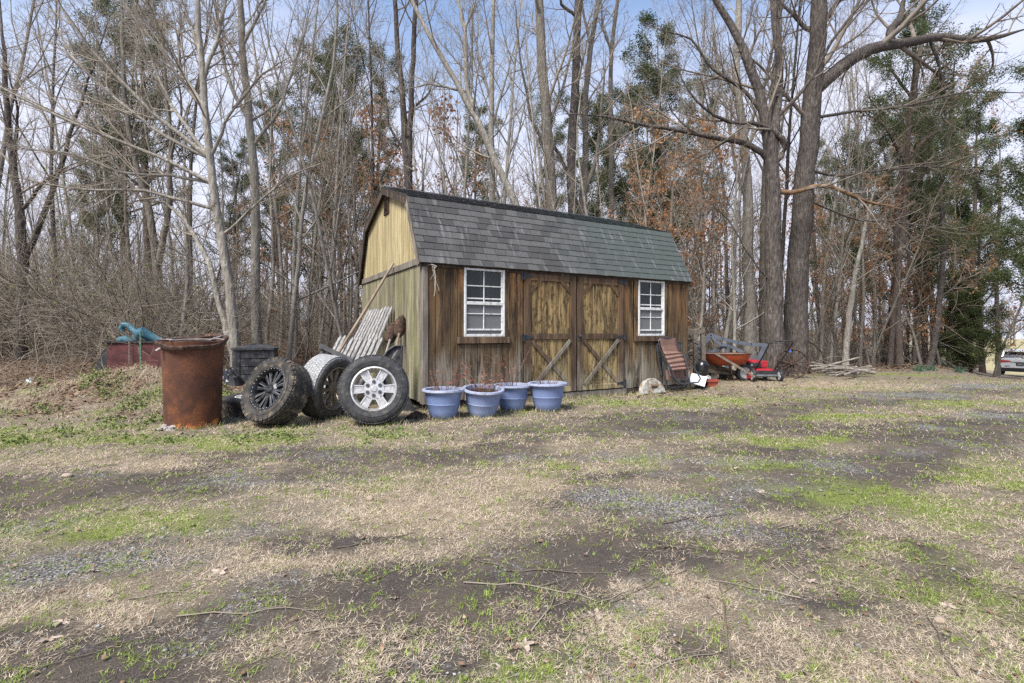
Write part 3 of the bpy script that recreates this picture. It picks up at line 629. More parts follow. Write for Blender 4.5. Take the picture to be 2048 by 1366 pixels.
def twigs_on(limbs, g, n2=6, n3=6, n4=4, scale=1.0, trop=0.05, ang=42, u0=0.2, l2=None):
    L2, L3, L4 = [], [], []
    for q, r in limbs: L2 += children(q, r, n2, u0, ang, .42, .55, 6, .10, trop, g, Labs=l2)
    for q, r in L2: L3 += children(q, r, n3, .15, ang, .45, .6, 4, .12, trop, g)
    if n4:
        for q, r in L3: L4 += children(q, r, n4, .2, ang * 1.05, .5, .7, 3, .12, trop * .6, g, rmin=.0028)
    return L2, L3, L4
def crown_mesh(name, L2, L3, L4, mat):
    return fast_mesh(name, *merge([tubes(L2, 4), tubes(L3, 3)] + ([tubes(L4, 3)] if L4 else [])), mat)
def template_tall(seed, h=17, r=.15, lean=.03, barkm=None, n1=14, u0=.32, ang=34, trop=.07, brown=0, n4=4):
    g = np.random.default_rng(seed); q = grow_line(np.array([0, 0, -.3]), norm(np.array([g.normal(0, lean), g.normal(0, lean), 1])), h, 16, .028, .02, g)
    rad = r * (1 - np.linspace(0, 1, 16) ** 1.15 * .93)
    L1 = children(q, rad, n1, u0, ang, 0, .52, 9, .07, trop, g, Labs=h * .30, u1=.99)
    L2, L3, L4 = twigs_on(L1, g, 5, 5, n4)
    trunk = fast_mesh("trunk", *merge([flare(q, rad, 10, g, .35), tubes(L1, 6)]), barkm or BARK_PALE, True)
    out = {"trunk": trunk, "crown": crown_mesh("crown", L2, L3, L4, TWIG)}
    if brown:
        tips = np.concatenate([q_[1:] for q_, _ in L3]); tips = tips[(tips[:, 2] < h * .75)]
        tips = tips[g.random(len(tips)) < brown]; tips = np.repeat(tips, 3, 0) + g.normal(0, .10, (len(tips) * 3, 3))
        out["foliage"] = fast_mesh("foliage", *leaf_quads(tips, .09, g, droop=.6), BROWN_LEAF)
    return out
def template_sapling(seed, h=8, r=.04, barkm=None, brown=0):
    g = np.random.default_rng(seed); q = grow_line(np.array([0, 0, -.2]), norm(np.array([g.normal(0, .1), g.normal(0, .1), 1])), h, 14, .05, .03, g)
    rad = r * (1 - np.linspace(0, 1, 14) * .9)
    L1 = children(q, rad, 16, .12, 48, 0, .5, 7, .09, .04, g, Labs=h * .24)
    L2, L3, L4 = twigs_on(L1, g, 5, 4, 0, ang=46)
    out = {"trunk": fast_mesh("trunk", *merge([flare(q, rad, 7, g, .2), tubes(L1, 4)]), barkm or BARK_PALE, True), "crown": crown_mesh("crown", L2, L3, L4, TWIG)}
    if brown:
        tips = np.concatenate([q_[1:] for q_, _ in L2 + L3]); tips = tips[g.random(len(tips)) < brown]
        tips = np.repeat(tips, 2, 0) + g.normal(0, .06, (len(tips) * 2, 3))
        out["foliage"] = fast_mesh("foliage", *leaf_quads(tips, .09, g, droop=.8), BROWN_LEAF)
    return out
def cedar_spray(L2, L3, g, dens=1.0, size=.062):
    P_ = []
    for q, r in L2 + L3:
        for k in range(1, len(q)):
            for f in (0.0, .5): P_.append(q[k] * (1 - f) + q[k - 1] * f)
    P_ = np.array(P_); P_ = P_[g.random(len(P_)) < dens]; P_ = np.repeat(P_, 7, 0) + g.normal(0, .082, (len(P_) * 7, 3))
    return leaf_quads(P_, size, g, up=.35, aspect=.44)
def template_cedar(seed, h=10, r=.13, base=.25, wid=.20, dens=.8, n1=34):
    g = np.random.default_rng(seed); q = grow_line(np.array([0, 0, -.3]), np.array([0, 0, 1.]), h, 14, .02, .02, g)
    rad = r * (1 - np.linspace(0, 1, 14) * .95)
    L1 = children(q, rad, n1, base, 62, 0, .4, 7, .07, .06, g, Labs=h * wid, u1=.99)
    L2, L3, L4 = twigs_on(L1, g, 6, 4, 0, ang=40)
    return {"trunk": fast_mesh("trunk", *merge([flare(q, rad, 9, g, .3), tubes(L1, 4)]), BARK_CEDAR, True),
            "crown": fast_mesh("crown", *merge([tubes(L2, 3)]), TWIG_DARK), "foliage": fast_mesh("foliage", *cedar_spray(L2, L3, g, dens), CEDAR_LEAF)}
def template_shrub(seed, h=2.6, stems=9, arch=.5, green=0.0, mat=None):
    g = np.random.default_rng(seed); L1 = []
    for i in range(stems):
        a = g.uniform(0, 6.28); d = norm(np.array([math.cos(a) * arch, math.sin(a) * arch, 1]))
        q = grow_line(np.array([math.cos(a) * .15, math.sin(a) * .15, -.08]), d, h * g.uniform(.7, 1.4), 10, .13, -.05, g); L1.append((q, np.linspace(.011, .004, 10)))
    L2, L3, L4 = [], [], []
    for q, r in L1: L2 += children(q, r, 7, .1, 50, .45, .7, 6, .18, -.03, g, rmin=.003)
    for q, r in L2: L3 += children(q, r, 6, .1, 55, .5, .7, 4, .2, 0, g, rmin=.0024)
    out = {"stem": fast_mesh("stem", *tubes(L1, 4), mat or TWIG_DARK), "crown": crown_mesh("crown", L2, L3, L4, mat or TWIG)}
    if green:
        tips = np.concatenate([q_[1:] for q_, _ in L3]); tips = tips[g.random(len(tips)) < green]
        out["foliage"] = fast_mesh("foliage", *leaf_quads(tips + g.normal(0, .02, tips.shape), .05, g), BUD_LEAF)
    return out
def place(tmpl, name, cat, x, y, rz, sc, label=None, group=None, tilt=(0, 0), sz=None, mats=None):
    r = thing(name, (x, y, H1(x, y)), label, cat, 0, group); r.rotation_euler = (tilt[0], tilt[1], rz); r.scale = (sc, sc, sc * (sz or 1))
    for k, me in tmpl.items():
        o = mesh_obj(k, me, r)
    return r
TREES = []      # (object, look, thickness word) - labels are written at the end from where each one stands

def snap(P_, allq):                                # set a limb's start into the stem it springs from
    best = None
    for q, r, _ in allq:
        d = np.hypot(q[:, 0] - P_[0, 0], q[:, 2] - P_[0, 2]); i = int(d.argmin())
        if best is None or d[i] < best[0]: best = (d[i], q[i])
    if best is not None and best[0] < .8:
        off = best[1] - P_[0]; u = np.linspace(0, 1, len(P_))[:, None]; P_ = P_ + off * np.array([0, 1, 0]) + off * np.array([1, 0, 1]) * (1 - u) ** 6
    return P_
def hero(name, base_px, Y, trunks, limbs, barkm, look, label, group=None, tw=(6, 6, 4), twigm=None, seed=1, dy=0.0, l2=None, foliage=None, ang=42, trop=.05):
    """trunks / limbs: polylines of (px, py, radius px) at depth Y; the first trunk point is dropped to the ground"""
    g = np.random.default_rng(seed); k = Y / F_PX * .70
    bx = (base_px - 1024) / F_PX * Y; bz = H1(bx, Y)
    root = thing(name, (bx, Y, bz), label, "tree", 0, group); o0 = np.array([bx, Y, bz]); allq = []
    def conv(pl, depth_drift):
        P_ = np.array([PX(a, b, Y) for a, b, c in pl]) - o0; r = np.array([c for a, b, c in pl]) * k
        u = np.linspace(0, 1, len(pl)); P_[:, 1] += depth_drift * u ** 1.3 * np.linalg.norm(P_[-1] - P_[0])
        return P_, r
    for i, pl in enumerate(trunks):
        P_, r = conv(pl, dy if i == 0 else g.uniform(-.25, .25))
        if i == 0 or P_[0, 2] < 0.35: P_[0, 2] = -.25
        else: P_ = snap(P_, allq)
        r[-1] = min(r[-1], 1.5 * k)
        q, rr = resample(P_, r, 22); q[1:-1] += g.normal(0, .012, q[1:-1].shape)
        mesh_obj("trunk", fast_mesh("trunk", *flare(q, rr, 14, g, .45 if i == 0 else .15), barkm, True), root); allq.append((q, rr, 1))
    for pl in limbs:
        mat = barkm
        if isinstance(pl, tuple): pl, mat = pl
        P_, r = conv(pl, g.uniform(-.35, .35)); P_ = snap(P_, allq); r[-1] = min(r[-1], .8 * k)
        q, rr = resample(P_, r, 16); q[1:] += np.cumsum(g.normal(0, .012, q[1:].shape), 0)
        mesh_obj("limb", fast_mesh("limb", *tubes([(q, rr)], 8), mat, True), root); allq.append((q, rr, 0))
    src = [(q, r) for q, r, _ in allq]; ext = []
    for q, r, is_t in allq:
        if is_t: ext += children(q, r, 7, .45, 45, 0, .35, 8, .08, .06, g, Labs=min(3.4, np.linalg.norm(q[-1] - q[0]) * .35))
    L2, L3, L4 = twigs_on([s for s, z in zip(src, allq) if not z[2]] + ext, g, *tw, l2=l2, ang=ang, trop=trop)
    mesh_obj("crown", crown_mesh("crown", L2 + ext, L3, L4, twigm or TWIG), root)
    if foliage:
        if foliage[0] == 'cedar': me_ = fast_mesh("foliage", *cedar_spray(L2, L3, g, foliage[1]), CEDAR_LEAF)
        else:
            tips = np.concatenate([q_[1:] for q_, _ in L3]); tips = tips[g.random(len(tips)) < foliage[1]]
            tips = np.repeat(tips, 3, 0) + g.normal(0, .08, (len(tips) * 3, 3)); me_ = fast_mesh("foliage", *leaf_quads(tips, .09, g, droop=.8), BROWN_LEAF)
        mesh_obj("foliage", me_, root)
    return root

# the pair of big oaks beside the shed
hero("oak_tree", 1550, 11.6, [[(1550, 752, 26), (1548, 600, 23), (1545, 450, 21), (1545, 330, 19), (1530, 230, 14), (1505, 130, 12), (1470, 60, 10), (1430, 0, 8), (1385, -90, 6), (1350, -220, 4)],
      [(1546, 345, 16), (1560, 240, 13), (1574, 120, 11), (1572, 0, 10), (1580, -150, 8), (1590, -330, 4)]],
     [[(1543, 338, 10), (1520, 302, 9), (1480, 285, 8), (1420, 278, 7), (1350, 262, 6), (1290, 258, 5), (1215, 235, 3.5), (1120, 232, 2)],
      [(1552, 318, 11), (1584, 296, 9), (1568, 276, 8), (1530, 262, 7), (1500, 250, 6), (1460, 262, 5.5), (1400, 240, 4), (1350, 200, 2.5), (1330, 130, 1.5)],
      ([(1560, 402, 9), (1592, 394, 7), (1632, 373, 6.5), (1662, 375, 6), (1712, 405, 5), (1795, 424, 3)], WOOD_RAW),
      [(1530, 230, 6), (1490, 180, 5), (1430, 150, 4), (1380, 80, 3), (1300, 60, 2)], [(1562, 240, 6), (1610, 180, 5), (1650, 90, 4), (1700, 10, 3), (1730, -60, 2)],
      [(1548, 560, 3), (1500, 520, 2.5), (1450, 440, 2), (1400, 400, 1)]],
     BARK_DARK, None, "dark furrowed oak nearer the shed, its trunk forking above low crooked limbs", seed=3, tw=(10, 7, 4), twigm=TWIG_MID)
hero("oak_tree", 1592, 12.3, [[(1590, 750, 31), (1592, 600, 29), (1600, 450, 27), (1612, 330, 26), (1625, 200, 24), (1632, 100, 22), (1640, 0, 20), (1645, -150, 16), (1650, -350, 9)]],
     [[(1628, 180, 20), (1682, 130, 18), (1722, 105, 17.5), (1780, 76, 16.5), (1830, 62, 15), (1900, 45, 13), (1960, 22, 12), (2060, 28, 10), (2200, -20, 5)],
      [(1790, 76, 14), (1822, 52, 13), (1832, 14, 12), (1865, -10, 10), (1890, -80, 5), (1960, -130, 3)],
      [(1622, 240, 5), (1700, 226, 4), (1800, 224, 3), (1900, 200, 2.5), (2030, 210, 1.5)], [(1612, 330, 5), (1680, 350, 4), (1760, 338, 3), (1880, 330, 2.5), (2010, 350, 1.5)],
      [(1605, 400, 4), (1700, 440, 3), (1800, 446, 2.5), (1960, 470, 1.5)], [(1632, 100, 7), (1600, 20, 5), (1560, -60, 4)], [(1636, 60, 7), (1690, -20, 6), (1720, -120, 4)],
      [(1900, 45, 5), (1950, 90, 4), (1985, 160, 2.5), (1990, 230, 1.5)]],
     BARK_DARK, None, "thickest straight oak behind the wagon wheel, with one huge limb reaching over the drive", seed=4, tw=(10, 7, 4), twigm=TWIG_MID)
hero("bare_tree", 1500, 14.0, [[(1500, 715, 18), (1500, 600, 16), (1495, 500, 15), (1497, 400, 13), (1490, 300, 12), (1472, 150, 10), (1480, 0, 8), (1475, -150, 5)]],
     [[(1497, 420, 6), (1470, 340, 5), (1455, 240, 4), (1430, 120, 3), (1420, 20, 2)], [(1490, 300, 6), (1510, 200, 5), (1520, 80, 4), (1530, -40, 2)]], BARK_PALE, None,
     "pale grey thick trunk just behind the mower and wheelbarrow", seed=5, tw=(7, 6, 4))
hero("bare_tree", 1536, 14.6, [[(1530, 715, 14), (1527, 550, 12), (1530, 400, 11), (1540, 250, 10), (1556, 100, 9), (1562, -100, 6)]], [[(1530, 420, 5), (1560, 300, 4), (1590, 160, 3), (1610, 40, 2)]],
     BARK_GREY, None, "grey trunk mostly hidden behind the oak nearer the shed", seed=6, tw=(7, 6, 4))
hero("dead_tree", 1690, 13.4, [[(1690, 730, 9), (1696, 640, 8), (1712, 540, 6), (1735, 440, 4), (1752, 360, 2.5)]], [[(1702, 580, 3), (1670, 500, 2), (1640, 450, 1)]], BARK_PALE, None,
     "slim bleached dead trunk leaning beside the branch pile", seed=7, tw=(3, 3, 0))
hero("cedar_tree", 1800, 16.5, [[(1800, 724, 10), (1795, 650, 9), (1792, 500, 8), (1800, 350, 7.5), (1826, 200, 8), (1842, 90, 6), (1850, -20, 3)], [(1778, 724, 7), (1774, 600, 6.5), (1770, 450, 7), (1750, 300, 5), (1745, 180, 3)]],
     [[(1795, 420, 5), (1850, 330, 4), (1920, 300, 2)], [(1800, 350, 5), (1860, 230, 4), (1920, 170, 2)], [(1826, 200, 4), (1780, 130, 3), (1740, 110, 2)], [(1835, 140, 4), (1890, 90, 3), (1930, 80, 2)], [(1790, 500, 4), (1850, 470, 3), (1930, 470, 2)], [(1800, 330, 4), (1760, 260, 3), (1710, 240, 2)]],
     BARK_CEDAR, None, "tall double-stemmed cedar with thin green crown at the woods edge past the branch pile", seed=8, tw=(7, 6, 0), twigm=TWIG_DARK, foliage=('cedar', .75))
hero("leaning_tree", 1858, 17.5, [[(1856, 724, 9), (1872, 670, 8), (1880, 600, 7), (1888, 500, 6), (1880, 380, 5), (1900, 250, 4), (1910, 120, 2)]], [[(1880, 600, 3), (1930, 560, 2.5), (1990, 545, 1.5)], [(1886, 520, 3), (1840, 470, 2), (1790, 450, 1)]],
     BARK_DARK, None, "dark trunk curving out from the woods edge near the parked car", seed=9, tw=(8, 6, 4), foliage=('brown', .3))
# behind the shed
hero("bare_tree", 1108, 15.5, [[(1110, 690, 19), (1105, 420, 16), (1098, 300, 15), (1085, 150, 13), (1078, 0, 12), (1070, -200, 7), (1065, -400, 3)]], [[(1092, 240, 5), (1130, 170, 4), (1150, 90, 3), (1160, 0, 2)], [(1100, 330, 5), (1060, 250, 4), (1040, 160, 3), (1030, 60, 2)]],
     BARK_GREY, None, "straight grey trunk rising behind the shed roof above the door pair", seed=10, tw=(7, 6, 4))
hero("bare_tree", 1150, 16.2, [[(1148, 690, 17), (1146, 420, 15), (1140, 330, 14), (1150, 200, 12), (1156, 0, 11), (1160, -200, 6), (1165, -400, 3)]], [[(1143, 350, 6), (1110, 290, 5), (1095, 270, 4)], [(1154, 60, 5), (1120, 20, 4), (1100, -40, 2)]],
     BARK_DARK, None, "tallest dark trunk rising behind the middle of the shed roof", seed=12, tw=(7, 6, 4))
hero("bare_tree", 1172, 17, [[(1168, 690, 13), (1165, 400, 11), (1172, 300, 9), (1168, 200, 8), (1182, 90, 7), (1200, -20, 6), (1215, -160, 3)]], [[(1166, 390, 7), (1195, 310, 6), (1200, 220, 4), (1205, 120, 3)], [(1175, 90, 4), (1165, 20, 3), (1160, -60, 2)]],
     BARK_GREY, None, "forked grey tree close beside the tallest dark trunk behind the shed", seed=13, tw=(7, 6, 4))
hero("leaning_tree", 1062, 13.5, [[(1070, 690, 14), (1045, 430, 11), (1000, 345, 10), (962, 250, 9), (925, 190, 8), (880, 110, 7), (845, 45, 6), (812, -20, 5), (760, -110, 3)],
      [(985, 315, 8), (950, 235, 7), (932, 160, 6.5), (930, 60, 6), (920, 20, 5), (908, -60, 3)]], [[(930, 55, 4), (945, 20, 3), (958, -40, 2)], [(925, 190, 4), (860, 160, 3), (800, 170, 2)]],
     BARK_PALE, None, "pale forked trunk slanting far over behind the shed ridge", seed=14, tw=(7, 6, 4))
hero("bare_tree", 820, 14.5, [[(825, 690, 15), (820, 400, 12), (812, 300, 11), (805, 200, 8), (796, 100, 7), (788, 0, 6), (780, -200, 3)], [(814, 330, 9), (822, 250, 8), (828, 130, 7), (836, 0, 6), (845, -150, 3)]], [[(825, 220, 4), (850, 190, 3), (870, 120, 2)], [(812, 310, 4), (780, 250, 3), (770, 160, 2)]],
     BARK_DARK, None, "dark tree splitting into two straight stems behind the shed gable", seed=15, tw=(7, 6, 4))
hero("bare_tree", 985, 18, [[(990, 690, 9), (985, 380, 8), (982, 200, 7), (985, 60, 6), (990, -120, 4), (990, -260, 2)]], [[(983, 250, 4), (1010, 160, 3), (1040, 40, 2)], [(982, 200, 4), (955, 110, 3), (940, 20, 2)]], BARK_PALE, None,
     "slim pale straight trunk behind the shed, showing above its first window", seed=16, tw=(7, 6, 4))
hero("bare_tree", 1222, 18, [[(1225, 690, 10), (1222, 400, 8), (1222, 250, 7), (1220, 120, 6), (1235, 0, 5), (1250, -150, 3)]], [[(1221, 120, 4), (1205, 60, 3), (1195, -30, 2)], [(1222, 330, 4), (1250, 240, 3), (1265, 130, 2)]], BARK_GREY, None,
     "slim Y-shaped tree behind the shed, rising above its second window", seed=17, tw=(7, 6, 4))
# the many-limbed tree behind the barrel and its straight neighbour
hero("maple_tree", 468, 9.6, [[(478, 712, 16), (462, 600, 13), (445, 500, 12), (430, 400, 11), (418, 300, 10), (408, 200, 9), (400, 100, 8), (394, 0, 7), (388, -150, 5), (380, -300, 2)],
      [(440, 712, 9), (426, 600, 8), (415, 520, 7), (386, 470, 6), (355, 425, 5), (325, 402, 4), (260, 398, 2)]],
     [[(426, 372, 6), (352, 330, 5), (280, 300, 4.5), (190, 270, 4), (80, 210, 3), (-40, 150, 2)], [(422, 340, 7), (360, 272, 6), (290, 210, 5), (210, 120, 4), (140, 20, 3), (100, -60, 2)],
      ([(412, 232, 6), (382, 200, 5.5), (338, 150, 5), (310, 80, 4.5), (288, 0, 4), (270, -80, 2)], BARK_GREY), [(405, 170, 6), (424, 70, 5), (430, 0, 4), (440, -90, 2)], [(422, 325, 6), (340, 232, 5), (262, 130, 4), (190, 0, 3), (150, -60, 2)],
      [(418, 300, 6), (300, 250, 5), (180, 160, 4), (60, 60, 3), (-40, 0, 2)], [(428, 390, 5), (330, 350, 4), (230, 342, 3.5), (120, 300, 3), (-20, 280, 2)], [(410, 210, 5), (330, 110, 4), (240, 20, 3), (180, -60, 2)],
      [(402, 120, 5), (370, 40, 4), (330, -40, 3)], [(420, 320, 5), (460, 240, 4), (520, 170, 3), (600, 120, 2)], [(440, 480, 4), (520, 400, 3), (600, 350, 2), (680, 330, 1.5)], [(430, 400, 5), (300, 380, 4), (150, 380, 3), (20, 350, 2)]],
     BARK_PALE, None, "leaning pale maple behind the rusty barrel, its long limbs sweeping up to one side", seed=18, tw=(13, 8, 4), ang=30)
hero("bare_tree", 516, 10.8, [[(518, 712, 15), (510, 600, 13), (512, 450, 12), (506, 300, 11), (496, 200, 10), (486, 100, 9), (480, 0, 8), (476, -150, 6), (470, -320, 3)]], [[(500, 240, 6), (450, 150, 5), (430, 40, 4), (425, -40, 2)], [(506, 320, 5), (560, 230, 4), (600, 120, 3), (640, 0, 2)], [(484, 80, 5), (520, 10, 4), (545, -60, 2)]],
     BARK_PALE, None, "straight pale shaggy trunk just behind the black compost bin", seed=19, tw=(9, 7, 4), ang=34)
hero("bare_tree", 330, 13.0, [[(330, 700, 12), (318, 560, 11), (300, 420, 9), (268, 320, 7), (250, 200, 6), (245, 60, 4), (240, -80, 2)], [(318, 540, 9), (345, 420, 8), (352, 300, 6), (350, 180, 4), (345, 60, 2)]], [[(300, 420, 5), (240, 330, 4), (190, 260, 2)], [(350, 330, 4), (390, 240, 3), (400, 150, 2)]],
     BARK_GREY, None, "many-forked grey tree deeper in the woods between barrel and maroon box", seed=20, tw=(8, 6, 4))
hero("bare_tree", 40, 12.0, [[(40, 700, 14), (45, 560, 13), (40, 420, 11), (20, 300, 8), (10, 150, 6), (0, 0, 3)], [(55, 520, 8), (80, 400, 7), (100, 250, 5), (120, 100, 3), (130, -40, 2)]], [[(40, 420, 5), (100, 360, 4), (170, 330, 2)], [(30, 360, 4), (70, 240, 3), (90, 140, 2)]],
     BARK_DARK, None, "dark forked tree standing in the thicket beyond the grassy bank", seed=21, tw=(8, 6, 4))
# the woods: a few kinds of tree, each built once and copied
TALL = [template_tall(101, 17, .085, barkm=BARK_PALE), template_tall(102, 19, .095, barkm=BARK_GREY, n1=12, u0=.4), template_tall(103, 15, .066, barkm=BARK_PALE, n1=16, u0=.25),
        template_tall(104, 18, .09, barkm=BARK_DARK, n1=13, u0=.35), template_tall(105, 14, .062, barkm=BARK_GREY, n1=15, u0=.22, ang=40)]
SAPL = [template_sapling(201, 9, .05), template_sapling(202, 7.5, .04, BARK_GREY), template_sapling(203, 10.5, .06, BARK_PALE), template_sapling(204, 6, .03, BARK_DARK)]
BROWN = [template_sapling(301, 6.5, .05, BARK_GREY, .48), template_tall(302, 11, .10, barkm=BARK_GREY, n1=16, u0=.15, ang=50, brown=.6, n4=2)]
CEDR = [template_cedar(401, 11, .14, .30, .17, .75), template_cedar(402, 9, .11, .22, .20, .8), template_cedar(403, 5.2, .08, .02, .30, 1.0, 46), template_cedar(404, 13, .16, .38, .16, .7)]
SHRB = [template_shrub(501, 2.7), template_shrub(502, 3.2, 10, .7, .10), template_shrub(503, 2.3, 8, .4, .04, None)]
g = np.random.default_rng(77)
taken = []
def free(x, y, d): return all((x - a) ** 2 + (y - b) ** 2 > d * d for a, b in taken)
def put(tm, name, cat, px, Y, sc, look, group, sz=None, tilt=.03):
    x = (px - 1024) / F_PX * Y; taken.append((x, Y))
    r = place(tm, name, cat, x, Y, g.uniform(0, 6.28), sc, None, group, (g.normal(0, tilt), g.normal(0, tilt)), sz); TREES.append((r, look, px, Y)); return r
for px, Y, k, sc in [(300, 20, 3, 1.25), (250, 24, 0, 1.5), (640, 24, 0, 1.35), (690, 20, 1, 1.3), (565, 31, 0, 1.4), (745, 27, 3, 1.2), (470, 27, 0, 1), (1185, 22, 1, 1.3), (1235, 27, 0, 1.3), (1330, 21, 0, 1.3), (1290, 24, 1, 1.5), (1405, 28, 3, 1.3), (1095, 31, 3, 1.2), (955, 29, 0, 1.3),
                     (1870, 23, 0, 1.15), (1900, 29, 3, 1.1), (1830, 28, 3, 1.05), (1725, 27, 0, 1.15), (1655, 33, 3, 1.1), (2100, 21, 0, 1.2), (2150, 24, 3, 1.1), (1955, 37, 0, 1.0), (1290, 33, 3, 1.0), (200, 26, 1, 1.1), (2120, 17, 1, 1.25), (1965, 26, 1, 1.2), (1785, 20, 1, 1.15), (1848, 21, 0, 1.05), (1935, 24, 0, 1.25), (2150, 30, 0, 1.4), (1690, 24, 1, 1.1)]:
    put(CEDR[k], "cedar_tree", "tree", px, Y, sc, "green cedar", "cedars among the bare trees", tilt=.015)
put(CEDR[2], "cedar_tree", "tree", 1942, 19.5, .78, "low bushy cedar", "cedars among the bare trees", tilt=.01)
put(CEDR[2], "cedar_tree", "tree", 1915, 21.5, .62, "low bushy cedar", "cedars among the bare trees", tilt=.01)
for px, Y, k, sc in [(1335, 16.5, 1, .85), (1285, 19, 0, 1.15), (1400, 18.5, 0, 1.2), (1370, 22, 1, .9), (715, 17, 1, .8), (765, 19, 0, 1.3), (850, 23, 1, .95), (545, 19, 0, 1.25), (600, 24, 1, .8), (1846, 16.8, 0, .95), (1882, 18.6, 0, 1.0), (1986, 22, 0, 1.2), (1312, 14.8, 0, 1.1), (1420, 15.2, 0, 1.0), (1362, 14.2, 0, 1.0), (775, 14.2, 0, 1.1), (1038, 16, 0, 1.3), (905, 17, 0, 1.35), (1742, 17, 0, .9), (1802, 18.5, 0, .95), (1690, 18, 0, 1.0), (1900, 20, 1, .75), (1830, 19, 1, .62),
                     (1450, 21, 0, 1.2), (1710, 20, 0, 1.05), (1760, 24, 1, .7), (2085, 17.5, 0, 1.1), (1020, 22, 1, .9), (1210, 20, 0, 1.3), (1300, 26, 1, .95), (1425, 30, 1, 1), (1640, 22, 0, 1.1), (1880, 25, 1, .75)]:
    put(BROWN[k], "brown_leaved_tree", "tree", px, Y, sc, "brown-leaved", "young trees still holding brown leaves")
for px, Y, k, sc in [(590, 12.5, 0, .75), (640, 14, 2, .7), (670, 15.5, 0, .8), (695, 14.6, 2, .62), (560, 14.5, 2, .9), (620, 17, 1, .75), (735, 16.5, 3, .8), (1745, 17.5, 2, .95), (1770, 20, 3, .9), (1660, 16, 2, .75), (1720, 15.8, 4, .8), (1640, 18, 0, .8), (1440, 16, 2, .8), (1460, 19, 3, .9), (1405, 15.5, 4, .9), (1840, 20, 1, .8), (1815, 22, 3, .8),
                     (880, 19, 0, .8), (925, 21, 2, .9), (1270, 17, 2, .85), (760, 22, 1, .9), (120, 15, 3, .8), (230, 17, 2, .9), (380, 16, 3, .9), (150, 21, 0, 1), (270, 14, 4, .9)]:
    put(TALL[k], "bare_tree", "tree", px, Y, sc, ("pale bare", "grey bare", "pale bare", "dark bare", "grey bare")[k], "bare trees in the woods")
n_t = n_s = 0
for _ in range(4000):
    if n_t >= 140 and n_s >= 165: break
    Y = 13 + 45 * g.random() ** .8; px = g.uniform(-90, 1925); x = (px - 1024) / F_PX * Y
    if Y < float(edge_y(x)) + 1.2: continue
    if g.random() < .5:
        if n_t < 140 and free(x, Y, .9):
            k = int(g.integers(5)); put(TALL[k], "bare_tree", "tree", px, Y, g.uniform(.6, 1.02), ("pale bare", "grey bare", "pale bare", "dark bare", "grey bare")[k], "bare trees in the woods"); n_t += 1
    elif n_s < 165 and Y < 36 and free(x, Y, .6):
        k = int(g.integers(4)); put(SAPL[k], "sapling", "tree", px, Y, g.uniform(.6, 1.15), ("thin pale sapling", "thin grey sapling", "thin pale sapling", "thin dark sapling")[k], "saplings in the woods", tilt=.07); n_s += 1
for px, Y in [(604, 10.8), (655, 12.8), (700, 11.6), (575, 11.4), (1420, 12.8), (1445, 13.4), (1468, 12.6), (1620, 13.3), (1655, 13.8), (1672, 14.4), (1740, 15.2), (1395, 12.6), (410, 11), (360, 10.5), (1120, 12.9), (1195, 13.6), (925, 12.2), (880, 11.8), (1015, 13), (960, 11.9), (1062, 12.6), (1150, 13.2), (1240, 13.6), (782, 11.4), (842, 11.6), (1310, 13.2)]:
    k = int(g.integers(4)); put(SAPL[k], "sapling", "tree", px, Y, g.uniform(.75, 1.1), ("thin pale sapling", "thin grey sapling", "thin pale sapling", "thin dark sapling")[k], "saplings in the woods", tilt=.06)
for i in range(150):
    if i >= 64: px = g.uniform(250, 1930); Y = g.uniform(17, 42)
    elif i < 40: px = -80 + 520 * ((i * .618) % 1); Y = g.uniform(8.8, 12.5) if px > 215 else g.uniform(11.5, 16)
    elif i < 52: px = g.uniform(440, 740); Y = g.uniform(12.5, 20)
    else: px = g.uniform(1620, 1900); Y = g.uniform(16.5, 24)
    x = (px - 1024) / F_PX * Y
    if Y < float(edge_y(x)) + .6 or (x > -6.2 and Y < 10.2): continue
    k = int(g.integers(3)); r = place(SHRB[k], "thicket_shrub", "shrub", x, Y, g.uniform(0, 6.28), (g.uniform(.8, 1.2) if px > 215 else g.uniform(1.1, 1.6)) if i < 40 else g.uniform(.5, .8) if i < 64 else g.uniform(.9, 1.6), None, "bare shrubs of the thicket")
    TREES.append((r, "tangled bare shrub", px, Y))
# trunk beside the drive, and the far-off wood that reads as one mass
hero("bare_tree", 1996, 25, [[(1996, 750, 6), (1997, 690, 5.5), (1994, 620, 5), (1992, 540, 4.5), (1998, 420, 4), (2000, 300, 2)]], [[(1993, 650, 1.5), (1970, 630, 1), (1950, 628, .6)]], BARK_GREY, None, "single grey trunk at the drive beside the parked car", seed=23, tw=(3, 3, 0))
def far_wood(name, spots, g):
    A_, B_, C_ = [], [], []
    for x, y, h in spots:
        q = grow_line(np.array([x, y, H1(x, y) - .3]), np.array([0, 0, 1.]), h, 6, .04, .02, g); r = np.linspace(h * .010, h * .002, 6); A_.append((q, r))
        b = children(q, r, 11, .2 if h > 5.5 else .03, 42, 0, .6, 5, .1, .06, g, Labs=h * .32, rmin=.012 if y < 100 else .05); B_ += b
        for qq, rr in b: C_ += children(qq, rr, 6, .2, 45, .5, .7, 3, .12, .03, g, rmin=.010 if y < 100 else .04)
    me = fast_mesh(name, *merge([tubes(A_, 5), tubes(B_, 3), tubes(C_, 3)]), TWIG_DARK)
    return tag(mesh_obj(name, me), "grey mass of bare trees far behind", None, None, "stuff")
gg = np.random.default_rng(5); sp = []
for i in range(80):
    Y = gg.uniform(46, 75); px = gg.uniform(-120, 1900); sp.append(((px - 1024) / F_PX * Y, Y, gg.uniform(7, 14)))
for i in range(70):
    Y = gg.uniform(34, 60); px = gg.uniform(-120, 1930); sp.append(((px - 1024) / F_PX * Y, Y, gg.uniform(2.5, 5)))
